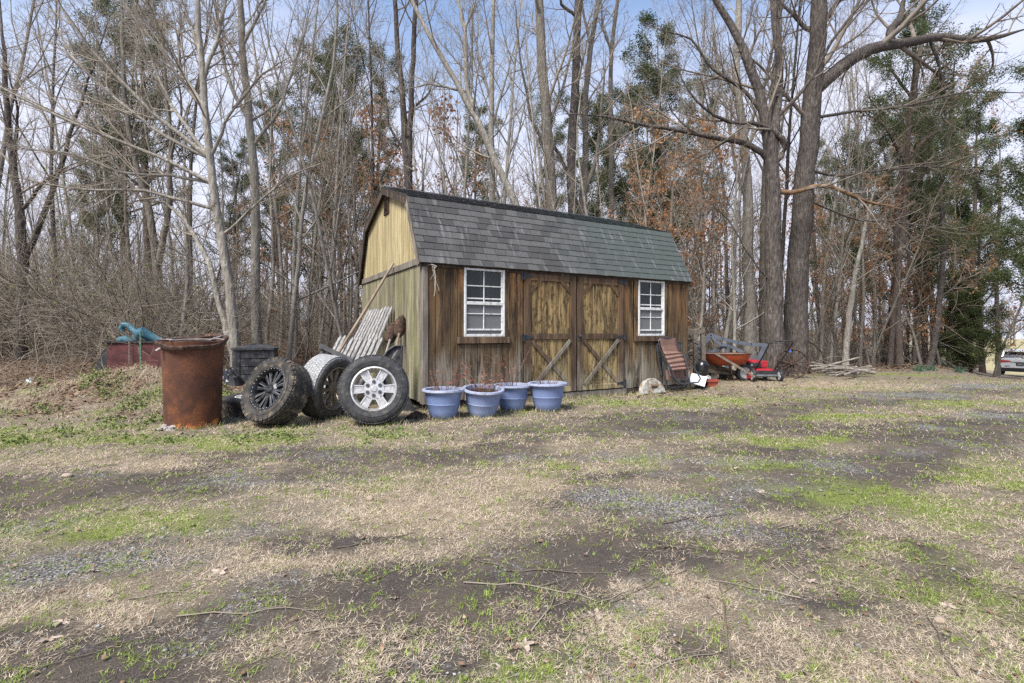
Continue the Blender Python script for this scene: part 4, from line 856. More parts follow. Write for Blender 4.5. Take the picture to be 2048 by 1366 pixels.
for i in range(85):
    Y = gg.uniform(120, 190); px = gg.uniform(1880, 2300); sp.append(((px - 1024) / F_PX * Y, Y, gg.uniform(8, 14)))
far_wood("far_woods", sp, gg)
# brambles and fallen twigs on the woodland floor: nobody could count them
gg = np.random.default_rng(6); A_, B_ = [], []
for i in range(2100):
    Y = 8.2 + 26 * gg.random() ** 1.4; px = gg.uniform(-80, 1900); x = (px - 1024) / F_PX * Y
    if Y < float(edge_y(x)) + .25 or (-5.4 < x < 4.2 and Y < 11): continue
    if gg.random() < .45: d = norm(np.array([gg.normal(), gg.normal(), .15])); h = gg.uniform(.4, 1.6); z = .02; tr = -.05
    else: d = norm(np.array([gg.normal(0, .5), gg.normal(0, .5), 1])); h = gg.uniform(.35, 1.5); z = -.03; tr = -.03
    q = grow_line(np.array([x, Y, H1(x, Y) + z]), d, h, 6, .16, tr, gg); q[:, 2] = np.maximum(q[:, 2], hgt(q[:, 0], q[:, 1]) + .006)
    r = np.linspace(.006, .0025, 6) * gg.uniform(.7, 1.6); A_.append((q, r)); B_ += children(q, r, 4, .2, 50, .4, .7, 4, .15, 0, gg, rmin=.002)
tag(mesh_obj("undergrowth", fast_mesh("undergrowth", *merge([tubes(A_, 3), tubes(B_, 3)]), TWIG)), "bare brambles and fallen twigs over the woodland floor", None, None, "stuff")
# ------------------------------------------------------------------ materials of the objects
RUBBER = simple("tyre_rubber", (.020, .021, .023), (.045, .046, .049), 9, .75, .35, c3=(.085, .08, .07), s3=26, bump=.25)
RUBBER_MUD = simple("tyre_rubber_muddy", (.028, .027, .026), (.062, .058, .052), 7, .85, .25, c3=(.17, .135, .095), s3=13, bump=.35)
t = NT("tyre_rubber_whitewashed", .85, .25); v = t.coord("Position"); n = t.noise(v, 16, 6, .7); z = t.sep(v)[2]
cc = t.ramp(t.noise(v, 24, 4), [(.35, (.04, .04, .04)), (.65, (.12, .105, .085))])
xo = t.sep(t.coord('Object')); rad_ = t.math('POWER', t.math('ADD', t.math('MULTIPLY', xo[0], xo[0]), t.math('MULTIPLY', xo[1], xo[1])), .5)
t.col(t.mix(t.math('MULTIPLY', t.mr(rad_, .352, .364, 0, .92), t.mr(t.math('ADD', t.math('MULTIPLY', t.math('SUBTRACT', n, .5), 1.6), t.mr(z, .12, .62)), .35, .75, 0, 1)), cc, t.ramp(t.noise(v, 60, 3), [(.35, (.20, .20, .195)), (.6, (.40, .405, .41))]))); t.bump(n, .3, .01); RUBBER_WHITE = t.m
SILVER = simple("alloy_silver", (.52, .51, .49), (.70, .69, .67), 10, .35, .5, .75, c3=(.34, .31, .27), s3=22)
SILVER_POCKET = simple("alloy_pocket", (.34, .33, .32), (.56, .55, .54), 22, .3, .5, .35, c3=(.35, .32, .29), s3=18)
BLACKRIM = simple("black_rim", (.012, .013, .015), (.03, .032, .036), 10, .35, .5, .2, c3=(.09, .085, .075), s3=22)
GUNMETAL = simple('gunmetal_edge', (.16, .165, .175), (.30, .305, .315), 14, .4, .5, .5)
BRONZE = simple("dull_alloy", (.16, .135, .10), (.30, .265, .21), 10, .45, .5, .6)
WHITESTEEL = simple("white_steel", (.62, .62, .6), (.74, .74, .73), 8, .5, c3=(.35, .28, .2), s3=20)
DARKMETAL = simple("dark_metal", (.015, .015, .016), (.04, .04, .042), 12, .5, .4)
t = NT("rusted_barrel_steel", .9, .2); v = t.coord("Object"); z = t.sep(v)[2]
n1 = t.noise(v, 3.4, 6, .7); n2 = t.noise(v, 46, 4, .7); c = t.ramp(n1, [(.3, (.045, .025, .02)), (.47, (.095, .043, .028)), (.60, (.185, .072, .031)), (.74, (.085, .045, .036))])
c = t.mix(t.mr(z, .92, .35, .55, 0), c, (.125, .058, .042)); c = t.mix(t.mr(n2, .42, .66, 0, .65), c, (.065, .032, .022))
lowz = t.math('ADD', t.mr(z, .20, .02), t.math('MULTIPLY', t.math('SUBTRACT', t.noise(v, 7, 4), .5), 2.4)); c = t.mix(t.mr(lowz, .72, .95, 0, .9), c, t.ramp(t.noise(v, 18, 4), [(.3, (.34, .09, .032)), (.5, (.46, .155, .05)), (.7, (.50, .28, .09))]))
t.col(c); t.bump(n2, .5, .006); RUST = t.m
RUST_DARK = simple("rusted_iron", (.03, .02, .017), (.085, .055, .043), 14, .85, .2, c3=(.14, .075, .045), s3=30, bump=.3)
ZINC = simple("grey_strap", (.20, .17, .16), (.32, .28, .27), 10, .7)
BLACKPL = simple("black_plastic", (.022, .023, .026), (.045, .047, .052), 7, .6, .35, c3=(.10, .098, .095), s3=16)
BLACKGL = simple("black_glossy_plastic", (.010, .010, .011), (.02, .02, .021), 7, .22, .5)
BLACKFILM = simple("black_film", (.008, .008, .009), (.025, .025, .028), 9, .35, .45)
MAROON = simple("maroon_metal", (.062, .020, .020), (.115, .038, .036), 6, .7, .3, c3=(.05, .022, .02), s3=14)
TEAL = simple("teal_plastic", (.028, .105, .145), (.055, .165, .215), 7, .5, .4, c3=(.16, .24, .26), s3=22)
GREENP = simple("green_post_paint", (.04, .12, .075), (.10, .20, .14), 9, .6, c3=(.35, .38, .34), s3=26)
t = NT("blue_planter", .65, .3); v = t.coord("Position"); n = t.noise(t.map(v, (1, 1, .45)), 3.2, 5); zo = t.sep(t.coord("Object"))[2]
c = t.ramp(n, [(.3, (.125, .18, .355)), (.55, (.18, .24, .415)), (.75, (.27, .325, .475))]); c = t.mix(t.mr(t.rand(), 0, 1, 0, .35), c, (.25, .29, .42))
c = t.mix(t.mr(t.math('ADD', t.mr(zo, .13, .0), t.math('MULTIPLY', t.math('SUBTRACT', t.noise(v, 26, 5, .7), .5), 2.0)), .62, .95, 0, .75), c, (.115, .10, .085))
c = t.mix(t.mr(t.noise(v, 75, 3), .64, .72, 0, .45), c, (.34, .36, .42)); t.col(c); BLUEPOT = t.m
POTRIM = simple("blue_planter_rim", (.24, .27, .38), (.35, .38, .48), 5, .7, .25, c3=(.22, .23, .28), s3=22, kind="Position")
SOILM = simple("potting_soil", (.035, .026, .02), (.09, .068, .05), 30, .95, .1, bump=.8)
DEADST = simple("dead_stem", (.12, .07, .055), (.23, .135, .105), 9, .9, .1)
DEADLF = leafmat("dead_reddish_leaf", (.17, .065, .045), (.28, .11, .075), (.36, .19, .13), .3)
POLEWOOD = simple("pole_wood", (.20, .155, .115), (.34, .275, .215), 9, .8, .2, stretch=(1, 1, .2))
t = NT("weathered_picket", .9, .1); v = t.map(t.coord("Object"), (30, 30, 5)); r = t.rand(); n = t.noise(t.map(v, (1, 1, 1), t.math('MULTIPLY', r, 11)), 1.0, 6, .75)
c = t.ramp(n, [(.3, (.06, .055, .05)), (.46, (.22, .213, .205)), (.6, (.40, .39, .38)), (.75, (.57, .56, .55))]); t.col(t.mix(t.mr(r, 0, 1, 0, .4), c, (.2, .19, .18))); t.bump(n, .5, .005); PICKET = t.m
LICHEN = None
t = NT("lichen_stone", .95, .1); v = t.coord("Object"); n = t.noise(v, 11, 6, .7); c = t.ramp(n, [(.32, (.13, .075, .03)), (.45, (.24, .17, .10)), (.52, (.33, .32, .29)), (.66, (.47, .465, .44))])
t.col(c); t.bump(n, .9, .02); LICHEN = t.m
CHAIRFAB = simple("brown_sling_fabric", (.185, .108, .086), (.24, .145, .115), 40, .85, .15, bump=.2)
CHAIRTUBE = simple("dark_grey_tube", (.035, .039, .046), (.065, .07, .08), 9, .4, .5, .3)
FRAMEGREY = simple("slate_grey_steel", (.075, .088, .108), (.115, .13, .155), 6, .55, .35)
REDTRAY = simple("red_barrow_paint", (.36, .052, .022), (.50, .10, .035), 4, .5, .4, c3=(.23, .10, .05), s3=12)
BARROWIN = simple("barrow_inside", (.17, .12, .10), (.28, .16, .12), 8, .7)
GREYWOOD = simple("old_grey_timber", (.10, .082, .064), (.22, .185, .15), 8, .9, .1, c3=(.30, .26, .22), s3=30, bump=.4)
REDMOW = simple("mower_red", (.24, .010, .015), (.34, .018, .024), 5, .4, .5)
GREYPL = simple("grey_plastic", (.10, .105, .115), (.17, .175, .185), 9, .6)
HUBGREY = simple("wheel_hub_grey", (.33, .34, .34), (.46, .47, .46), 9, .6)
TERRA = simple("red_plastic_pot", (.28, .062, .042), (.36, .085, .055), 7, .6)
WHITEPL = simple("white_panel", (.62, .64, .66), (.72, .74, .76), 5, .6)
JUG = simple("milky_jug", (.46, .46, .43), (.58, .58, .55), 9, .5)
PALEGREEN = simple("pale_green_bucket", (.30, .38, .29), (.40, .47, .38), 9, .6)
BLUERAG = simple("blue_rag", (.03, .08, .30), (.05, .11, .40), 12, .8)
LOGM = simple("bleached_branch", (.14, .12, .10), (.29, .265, .23), 9, .9, .1, c3=(.12, .10, .08), s3=22, bump=.4)
PURPLE = simple("purple_nylon", (.30, .035, .36), (.42, .07, .48), 9, .6)
ROPEM = simple("frayed_rope", (.32, .29, .25), (.45, .42, .37), 30, .9)
MOSSROCK = simple("mossy_earth_rock", (.045, .030, .020), (.12, .082, .048), 9, .95, .1, c3=(.11, .11, .035), s3=9, bump=.8)
STEPWOOD = simple("step_board", (.26, .235, .20), (.40, .37, .32), 12, .9, .1, stretch=(1, 6, 1), bump=.3)

def orient(o, nrm, roll=0.0):
    q = Vector(nrm).normalized().to_track_quat('Z', 'Y'); o.rotation_mode = 'QUATERNION'
    from mathutils import Quaternion
    o.rotation_quaternion = q @ Quaternion((0, 0, 1), roll)
# ------------------------------------------------------------------ wheels
def tread(R, w, rows, n, h, gapf, chev, parent, mat):
    m = MB()
    for r_ in range(rows):
        z = (-.5 + (r_ + .5) / rows) * w * .80; rw = w * .80 / rows * gapf
        for i in range(n):
            a = 2 * math.pi * (i + .5 * (r_ % 2)) / n; bl = 2 * math.pi * R / n * (gapf - .04 * (r_ % 3))
            Rm = Matrix.Rotation(a, 3, 'Z') @ Matrix.Rotation(chev * (1 if r_ % 2 else -1), 3, 'X')
            m.box(Matrix.Rotation(a, 3, 'Z') @ Vector((R, 0, z)), (h, bl, rw), Rm)
    return m.build("tread", mat, parent)
def wheel(name, label, px, py, Y, R, w, rr, nrm, style, roll=0.0, rub=RUBBER, cat="wheel", lift=0.0, dx=0.0):
    x = (px - 1024) / F_PX * Y; n = Vector(nrm).normalized()
    zc = H1(x, Y) + R * math.sqrt(max(0, 1 - n.z ** 2)) + w * .4 * abs(n.z) - .012 + lift
    o = thing(name, (x, Y, zc), label, cat); orient(o, n, roll)
    h = w / 2; pr = [(rr, .80 * h), (rr + .012, .90 * h), (rr + .02, .90 * h), (rr + .024, .94 * h), (rr + (R - rr) * .5, 1.0 * h), (R - .075, .99 * h), (R - .07, .965 * h), (R - .06, .965 * h), (R - .045, .93 * h), (R - .018, .86 * h), (R - .006, .76 * h), (R, .6 * h), (R + .001, 0)]
    pr = pr + [(a, -b) for a, b in pr[::-1][1:]]
    ty = thing("tyre", (0, 0, 0), None, None); ty.parent = o
    m = MB(); m.lathe(pr, 72, closed=False); m.build("carcass", rub, ty, True)
    if style == 'silver': tread(R, w, 6, 76, .012, .86, .25, ty, rub)
    elif style == 'black':
        tread(R, w, 5, 36, .013, .91, .32, ty, rub)
        for s_ in (-1, 1):
            m = MB()
            for i in range(36): a = 2 * math.pi * i / 36; m.box(Matrix.Rotation(a, 3, 'Z') @ Vector((R - .022, 0, s_ * .88 * h)), (.036, .046, .012), Matrix.Rotation(a, 3, 'Z'))
            m.build("shoulder_tread", rub, ty)
    elif style == 'white': tread(R, w, 7, 60, .008, .90, .1, ty, rub)
    elif style == 'flat': tread(R, w, 5, 50, .012, .84, .2, ty, rub)
    rim = thing("rim", (0, 0, 0), None, None); rim.parent = o; rm = {'silver': SILVER, 'black': BLACKRIM, 'white': BRONZE, 'flat': WHITESTEEL}[style]
    m = MB(); m.lathe([(rr + .004, .80 * h), (rr + .006, .88 * h), (rr - .008, .90 * h), (rr - .018, .80 * h), (rr - .028, .55 * h), (rr - .04, 0), (rr - .03, -.7 * h), (rr, -.8 * h)], 64); m.build("barrel", rm, rim, True)
    def spoke(a, poly, z0, z1, mat, nm="spoke"):
        mm = MB(); mm.prism(poly, z0, z1, Matrix.Rotation(a, 4, 'Z')); return mm.build(nm, mat, rim)
    fz = .62 * h
    if style == 'silver':
        m = MB(); m.lathe([(.0, fz + .012), (.105, fz + .010), (.118, fz - .002), (.118, fz - .05), (0, fz - .05)], 36); m.build("hub", SILVER, rim, True)
        for i in range(6):
            a = i * math.pi / 3
            s_ = spoke(a, [(.085, -.038), (rr - .016, -.048), (rr - .016, .048), (.085, .038)], fz - .045, fz, SILVER)
            spoke(a, [(.10, -.040), (rr - .012, -.050), (rr - .012, -.036), (.10, -.030)], fz - .001, fz + .012, SILVER, "spoke_ridge"); spoke(a, [(.10, .030), (rr - .012, .036), (rr - .012, .050), (.10, .040)], fz - .001, fz + .012, SILVER, "spoke_ridge")
            spoke(a, [(.125, -.022), (rr - .03, -.034), (rr - .03, .034), (.125, .022)], fz, fz + .004, SILVER_POCKET, "spoke_inlay")
            m = MB(); b_ = a + math.pi / 6; m.lathe([(.022, 0), (.022, .006), (.016, .004), (.016, -.004)], 12, Matrix.Translation((.075 * math.cos(b_), .075 * math.sin(b_), fz + .012))); m.build("lug_hole", RUST_DARK, rim)
            m = MB(); m.lathe([(.0, .012), (.011, .012), (.013, 0)], 6, Matrix.Translation((.075 * math.cos(b_), .075 * math.sin(b_), fz + .011))); m.build("lug_nut", DARKMETAL, rim)
        m = MB(); m.lathe([(0, .016), (.030, .014), (.036, .006), (.036, 0)], 28, Matrix.Translation((0, 0, fz + .01))); m.build("hub_cap", SILVER_POCKET, rim, True)
        m = MB(); m.prism([(-.024, -.006), (.010, -.006), (.024, .006), (-.010, .006)], fz + .0245, fz + .0275); m.build("emblem", SILVER, rim)
    elif style == 'black':
        m = MB(); m.lathe([(0, fz + .018), (.04, fz + .016), (.055, fz - .002), (.085, fz - .012), (.085, fz - .07), (0, fz - .07)], 8); m.build("hub", BLACKRIM, rim)
        for i in range(8):
            a = i * math.pi / 4
            for s_ in (-1, 1): spoke(a, [(.06, s_ * .002), (rr - .03, s_ * .028), (rr - .03, s_ * .066), (.06, s_ * .030)][::s_], fz - .06, fz - .012, BLACKRIM); spoke(a, [(.07, s_ * .016), (rr - .03, s_ * .062 - .003), (rr - .03, s_ * .062 + .003), (.07, s_ * .022)][::s_], fz - .012, fz - .008, GUNMETAL, "spoke_edge")
        for i in range(32):
            a = 2 * math.pi * i / 32; m = MB(); m.lathe([(0, .005), (.005, .004), (.006, 0)], 6, Matrix.Translation(((rr - .012) * math.cos(a), (rr - .012) * math.sin(a), .845 * h))); m.build("rivet", SILVER, rim)
    elif style == 'white':
        m = MB(); m.lathe([(0, fz + .005), (.07, fz), (.085, fz - .02), (.085, fz - .06), (0, fz - .06)], 24); m.build("hub", BRONZE, rim, True)
        for i in range(10): spoke(i * math.pi / 5, [(.06, -.016), (rr - .02, -.028), (rr - .02, .028), (.06, .016)], fz - .05, fz - .006, BRONZE)
    else:
        m = MB(); m.lathe([(.03, fz + .02), (.08, fz + .02), (.10, fz - .01), (rr - .06, fz - .01), (rr - .03, fz + .012), (rr - .02, fz - .02), (.03, fz - .02)], 36, closed=True); m.build("disc", WHITESTEEL, rim, True)
    return o
wheel("silver_truck_wheel", "silver six-spoke alloy wheel with black road tyre, facing forward beside the shed corner", 749, 0, 5.50, .374, .27, .238, (.20, -.955, .22), 'silver', 0)
wheel("black_truck_wheel", "black spoked wheel with chunky muddy tyre, tilted back", 552, 0, 5.42, .362, .28, .238, (-.37, -.84, .40), 'black', .2, RUBBER_MUD)
wheel("whitewashed_wheel", "wheel with white-stained smooth tread standing between the black and silver wheels", 655, 0, 5.86, .375, .30, .25, (.93, -.30, -.12), 'white', .1, RUBBER_WHITE)
wheel("flat_lying_wheel", "tyre lying flat with a white rim, half hidden behind the black wheel", 508, 0, 6.25, .36, .25, .21, (.03, -.03, 1), 'flat', 0, RUBBER_MUD)
# ------------------------------------------------------------------ rusty burn barrel
bx, by = (387 - 1024) / F_PX * 5.42, 5.42
barrel = thing("rusty_barrel", (bx, by, H1(bx, by) - .03), "tall rust-brown steel burn barrel with bent rim and orange burnt base", "barrel", -.3)
m = MB(); k = 48; rings = [(.283, 0), (.285, .05), (.287, .12), (.291, .3), (.298, .5), (.308, .7), (.318, .85), (.325, .93), (.330, .955), (.318, .958), (.310, .93), (.29, .5), (.27, .1), (0, .1)]
m.lathe(rings, k)
for i, (x, y, z) in enumerate(m.v):                 # burnt, torn bottom edge and slight dents
    a = math.atan2(y, x); d = 1 + .012 * math.sin(3 * a + z * 4) + .006 * math.sin(7 * a - z * 9)
    if z < .06: z = z + .05 * max(0, math.sin(5 * a + 1.3)) * (1 - z / .06); d += .02 * math.sin(9 * a)
    m.v[i] = (x * d, y * d, z)
m.build("drum", RUST, barrel, True)
lid = MB(); lid.lathe([(.335, -.022), (.352, -.026), (.362, -.01), (.362, .015), (.350, .024), (.338, .016), (.325, -.004), (.335, -.022)], 48)
for i, (x, y, z) in enumerate(lid.v): a = math.atan2(y, x); lid.v[i] = (x * (1 + .02 * math.sin(2 * a + .5)), y * (1 + .02 * math.sin(3 * a)), z + .014 * math.sin(2 * a) + .008 * math.sin(5 * a))
lo = lid.build("rim_hoop", RUST_DARK, barrel, True); lo.location = (0, -.01, .955); lo.rotation_euler = (.16, .03, .3)
m = MB(); m.lathe([(.25, .0), (.318, .004), (.318, -.012), (.25, -.012)], 40, closed=True); o = m.build("inner_hoop", RUST_DARK, barrel, True); o.location = (0, 0, .945); o.rotation_euler = (.13, 0, 0)
m = MB(); m.bar((.10, .36, 1.03), (.06, .14, .965), .03, .006); m.build("strap", ZINC, barrel); m = MB(); m.bar((-.06, -.25, .95), (-.10, -.378, .865), .035, .006, (0, -1, .6)); m.build("strap", ZINC, barrel)
for s in range(3):
    gw = np.random.default_rng(60 + s); a0 = s * 2.1 + .3; pts = [(math.cos(a0 + i * .42) * (.36 if i in (0, 6) else .2 + .1 * gw.random()), math.sin(a0 + i * .42) * (.36 if i in (0, 6) else .2 + .1 * gw.random()), .965 + .03 * gw.random()) for i in range(7)]
    m = MB(); m.tube(pts, .0045, 5); m.build("wire", ZINC, barrel)
m = MB()
for i in range(14): m.ball((rng.normal(.02, .06), -.30 + rng.normal(0, .03), .03 + .05 * rng.random()), (.02 + .03 * rng.random(), .03, .02), 6, 4)
tag(m.build("ash_debris", ZINC, barrel), kind="stuff")
barrel.scale = (.93, .93, 1.0)
# ------------------------------------------------------------------ compost bin
cx, cy = (512 - 1024) / F_PX * 9.1, 9.1
cb = thing("compost_bin", (cx, cy, H1(cx, cy) - .02), "black plastic compost bin with slatted sides and peaked lid", "bin", .42)
def octo(r, c): return [(-r, -c), (-c, -r), (c, -r), (r, -c), (r, c), (c, r), (-c, r), (-r, c)]
m = MB(); m.prism(octo(.31, .25), 0, .60); m.build("body", BLACKPL, cb)
for f in range(4):
    R = Matrix.Rotation(f * math.pi / 2, 4, 'Z')
    for i in range(4):
        m = MB(); m.prism([(-.225, -.345), (.225, -.345), (.225, -.305), (-.225, -.305)], .045 + i * .138, .045 + i * .138 + .124, R); m.build("side_panel", BLACKPL, cb)
for f in range(4):
    m = MB(); R = Matrix.Rotation(f * math.pi / 2, 4, 'Z'); m.prism([(-.34, -.24), (-.24, -.34), (-.235, -.355), (-.30, -.355), (-.355, -.30), (-.355, -.235)], -.01, .605, R); m.build("corner_post", BLACKPL, cb)
m = MB(); P8, P4 = octo(.375, .29), octo(.23, .12); m.prism(octo(.375, .30), .606, .64)
m.add([(*p, .64) for p in octo(.36, .285)] + [(p[0] * .9, p[1] * .55, .695) for p in P4], [(i, (i + 1) % 8, 8 + (i + 1) % 8, 8 + i) for i in range(8)] + [tuple(range(8, 16))]); m.build("lid", BLACKPL, cb)
m = MB(); m.box((0, -.10, .705), (.15, .05, .03)); m.build("lid_handle", BLACKPL, cb)
m = MB(); m.box((.02, -.352, .55), (.10, .012, .022)); m.build("latch", DARKMETAL, cb)
def crumple(name, px, py, Y, r, h, mat, label, cat, seed, nu=26, lift=0.0):
    g_ = np.random.default_rng(seed); x, y = (px - 1024) / F_PX * Y, Y; o = thing(name, (x, y, H1(x, y) + lift), label, cat); m = MB(); V = []; F = []
    for i in range(9):
        for j in range(nu):
            a = 2 * math.pi * j / nu; rr_ = i / 8; z = h * (1 - rr_ ** 2) * (.45 + 1.1 * float(vnoise(5 * rr_ * math.cos(a) + seed, 5 * rr_ * math.sin(a), seed))) - .015
            k_ = rr_ * (1 + .25 * math.sin(3 * a + seed) + .12 * math.sin(7 * a)); V.append((r[0] * k_ * math.cos(a), r[1] * k_ * math.sin(a), z))
    for i in range(8):
        for j in range(nu): F.append((i * nu + j, (i + 1) * nu + j, (i + 1) * nu + (j + 1) % nu, i * nu + (j + 1) % nu))
    m.add(V, F); m.build(name.split("_")[-1] if name.split("_")[-1] not in ("clod",) else "lump", mat, o); return o
crumple("black_tarp", 456, 0, 8.7, (.28, .3), .26, BLACKFILM, "crumpled black plastic film on the ground between barrel and compost bin", "tarp", 3)
crumple("soil_clod", 838, 0, 5.85, (.16, .12), .085, SOILM, "dark clod of potting soil by the shed corner", "soil", 4)
crumple("plastic_scrap", 60, 0, 8.6, (.13, .1), .10, WHITEPL, "crumpled white plastic scrap on the leaf litter", "litter", 6)
# ------------------------------------------------------------------ maroon box, teal plastic, post and chain
Yb = 8.6; p0 = PX(216, 684, Yb); gz = H1(p0.x + .5, Yb)
mx = thing("maroon_metal_box", (p0.x + .55, Yb + .35, gz), "dark maroon open metal box behind the grassy bank", "box", .04); hb = p0.z - gz
for c_, d_ in [((0, -.36, hb / 2), (1.1, .02, hb)), ((0, .36, hb / 2), (1.1, .02, hb)), ((-.54, 0, hb / 2), (.02, .70, hb)), ((.54, 0, hb / 2), (.02, .70, hb)), ((0, 0, .04), (1.06, .7, .03))]:
    m = MB(); m.box(c_, d_); m.build("side_sheet", MAROON, mx)
for c_, d_ in [((0, -.372, hb), (1.14, .05, .03)), ((0, .372, hb), (1.14, .05, .03)), ((-.552, 0, hb + .001), (.05, .70, .03)), ((.552, 0, hb + .001), (.05, .70, .03))]:
    m = MB(); m.box(c_, d_); m.build("rim_bar", DARKMETAL, mx)
m = MB(); m.prism([(-.92, 0), (-.56, 0), (-.56, hb * .92), (-.66, hb * .8)], -.30, -.28, Matrix(((1, 0, 0, 0), (0, 0, 1, 0), (0, 1, 0, 0), (0, 0, 0, 1)))); m.build("fender_sheet", DARKMETAL, mx)
def pxtube(name, label, cat, pts, r, mat, n=12, part=None, group=None, seed=None):
    P_ = [PX(*p) for p in pts]; o = thing(name, P_[0], label, cat, 0, group); m = MB(); m.tube([p - P_[0] for p in P_], r, n); m.build(part or "body", mat, o, True); return o
o = pxtube("teal_plastic_tube", "bent teal plastic slide piece rearing above the maroon box", "toy", [(246, 664, 8.9), (243, 656, 8.9), (248, 649, 8.9), (258, 651, 8.9), (266, 660, 8.9), (276, 667, 8.9), (288, 672, 8.9)], [.035, .05, .055, .05, .055, .06, .05], TEAL, part="tube")
o = pxtube("teal_plastic_slide", "long teal plastic slide sloping across the maroon box", "toy", [(272, 680, 8.8), (276, 668, 8.8), (284, 664, 8.8), (296, 671, 8.85), (312, 679, 8.9), (330, 686, 8.9)], [.05, .09, .10, .085, .075, .06], TEAL, part="chute")
o = pxtube("teal_plastic_scoop", "low rounded teal plastic piece at the near corner of the maroon box", "toy", [(236, 686, 8.8), (240, 680, 8.8), (250, 678, 8.8), (262, 683, 8.8), (268, 688, 8.8)], [.02, .06, .07, .05, .02], TEAL, part="scoop")
pz = PX(281, 665, 7.6); o = thing("green_steel_post", (pz.x, 7.6, H1(pz.x, 7.6)), "thin chipped green steel post in front of the maroon box", "post"); m = MB(); m.tube([(0, 0, -.05), (.004, 0, .3), (0, 0, pz.z - o.location.z)], .012, 6); m.build("stake", GREENP, o)
pz = PX(258, 680, 8.52); ch = thing("hanging_chain", (pz.x, pz.y, pz.z), "short steel chain hanging down the maroon box", "chain")
for i in range(14):
    m = MB(); m.tube([(math.cos(a) * .008 * (i % 2), math.cos(a) * .008 * (1 - i % 2), math.sin(a) * .018) for a in np.linspace(0, 6.283, 9)[:-1]], .003, 5, closed=True); m.build("link", ZINC, ch, loc=(0, 0, -.03 * i))
# ------------------------------------------------------------------ planters with dead plants
def planter(px, Y, label, R=.255, h=.36, tilt=(0, 0), rot=0):
    x = (px - 1024) / F_PX * Y; o = thing("blue_planter", (x, Y, H1(x, Y) - .008), label, "planter", 0, "blue planters along the shed"); o.rotation_euler = (*tilt, rot); s = R / .255
    m = MB(); m.lathe([(0, 0), (.135 * s, 0), (.150 * s, .012), (.178 * s, h * .30), (.196 * s, h * .50), (.200 * s, h * .515), (.196 * s, h * .53), (.210 * s, h * .80), (.222 * s, h * .905), (.215 * s, h * .95), (.19 * s, h * .6)], 40); m.build("pot_body", BLUEPOT, o, True)
    m = MB(); m.lathe([(.216 * s, h * .90), (.246 * s, h * .895), (.256 * s, h * .93), (.252 * s, h * .985), (.236 * s, h), (.214 * s, h * .985), (.210 * s, h * .90)], 40, closed=True); m.build("pot_rim", POTRIM, o, True)
    m = MB(); m.lathe([(0, h * .9), (.1 * s, h * .89), (.211 * s, h * .86)], 24); m.build("soil", SOILM, o, True)
    return o, x
def dead_plant(x, Y, z, n, h, spread, leaves, label, seed):
    g_ = np.random.default_rng(seed); o = thing("dead_plant", (x, Y, z), label, "plant", 0, "dead plants in the blue planters"); A_, B_ = [], []
    for i in range(n):
        a = g_.uniform(0, 6.28); r0 = g_.uniform(0, .15); q = grow_line(np.array([r0 * math.cos(a), r0 * math.sin(a), -.05]), norm(np.array([math.cos(a) * spread, math.sin(a) * spread, 1])), h * g_.uniform(.4, 1.2), 6, .12, -.02, g_)
        r = np.linspace(.0045, .002, 6); A_.append((q, r)); B_ += children(q, r, 4, .25, 45, .4, .7, 4, .12, 0, g_, rmin=.0016)
    mesh_obj("stem", fast_mesh("stem", *merge([tubes(A_, 4), tubes(B_, 3)]), DEADST), o)
    if leaves:
        tips = np.concatenate([q[1:] for q, _ in B_ + A_]); tips = tips[(g_.random(len(tips)) < leaves) & (tips[:, 2] < h * .7)]
        mesh_obj("foliage", fast_mesh("foliage", *leaf_quads(tips + g_.normal(0, .012, tips.shape), .035, g_, droop=.5), DEADLF), o)
for i, (px, Y, tl, nn, hh, sp_, lv, l1, l2) in enumerate([(887, 5.86, (0, 0), 11, .42, .45, .35, "blue planter nearest the shed corner", "dead twiggy plant in the planter nearest the shed corner"),
        (964, 6.0, (.10, -.06), 14, .5, .5, .75, "tilted blue planter with a chipped base, second from the shed corner", "dead reddish leafy plant in the tilted second planter"),
        (1024, 6.4, (0, 0), 9, .6, .35, .05, "blue planter set furthest back, third from the shed corner", "dead bare twigs in the third planter, set furthest back"),
        (1095, 6.42, (0, .01), 9, .28, .4, .05, "blue planter in front of the first door leaf, fourth from the shed corner", "short dead stalks in the planter before the first door leaf")]):
    o, x = planter(px, Y, l1, tilt=tl, rot=i, R=(.255, .258, .25, .262)[i], h=(.36, .36, .345, .37)[i]); dead_plant(x, Y, H1(x, Y) + .315, nn, hh, sp_, lv, l2, 70 + i)
# ------------------------------------------------------------------ things leaning on the gable wall
o = thing("wooden_pole", PX(615, 806, 6.95), "long weathered wooden pole leaning on the shed gable", "pole"); b = PX(787, 526, 7.40) - PX(615, 806, 6.95)
m = MB(); m.tube([(0, 0, 0), b * .35 + Vector((.01, 0, .01)), b * .7 + Vector((.006, 0, -.008)), b], [.024, .022, .021, .018], 8); m.build("shaft", POLEWOOD, o, True)
def picket_panel(label, tops, bots, Yt, Yb_, n, wd, rails):
    A, B = PX(*tops[0], Yt[0]), PX(*tops[1], Yt[1]); C, D = PX(*bots[0], Yb_[0]), PX(*bots[1], Yb_[1]); o = thing("picket_fence_panel", C, label, "fence panel", 0, "old picket panels leaning on the gable")
    up = (D - C).cross(A - C).normalized()
    for i in range(n):
        f = i / (n - 1); p = A.lerp(B, f) - C; q = C.lerp(D, f) - C; e = rng.normal(0, .02)
        m = MB(); m.bar(q, p + (p - q).normalized() * e, wd, .02, up, pointed=.05); ob = m.build("picket", PICKET, o)
    for rl in rails:
        m = MB(); m.bar(C.lerp(A, rl) - C + up * .03 * (1 if up.y > 0 else -1), D.lerp(B, rl) - C + up * .03 * (1 if up.y > 0 else -1), .07, .03, up); m.build("rail", PICKET, o)
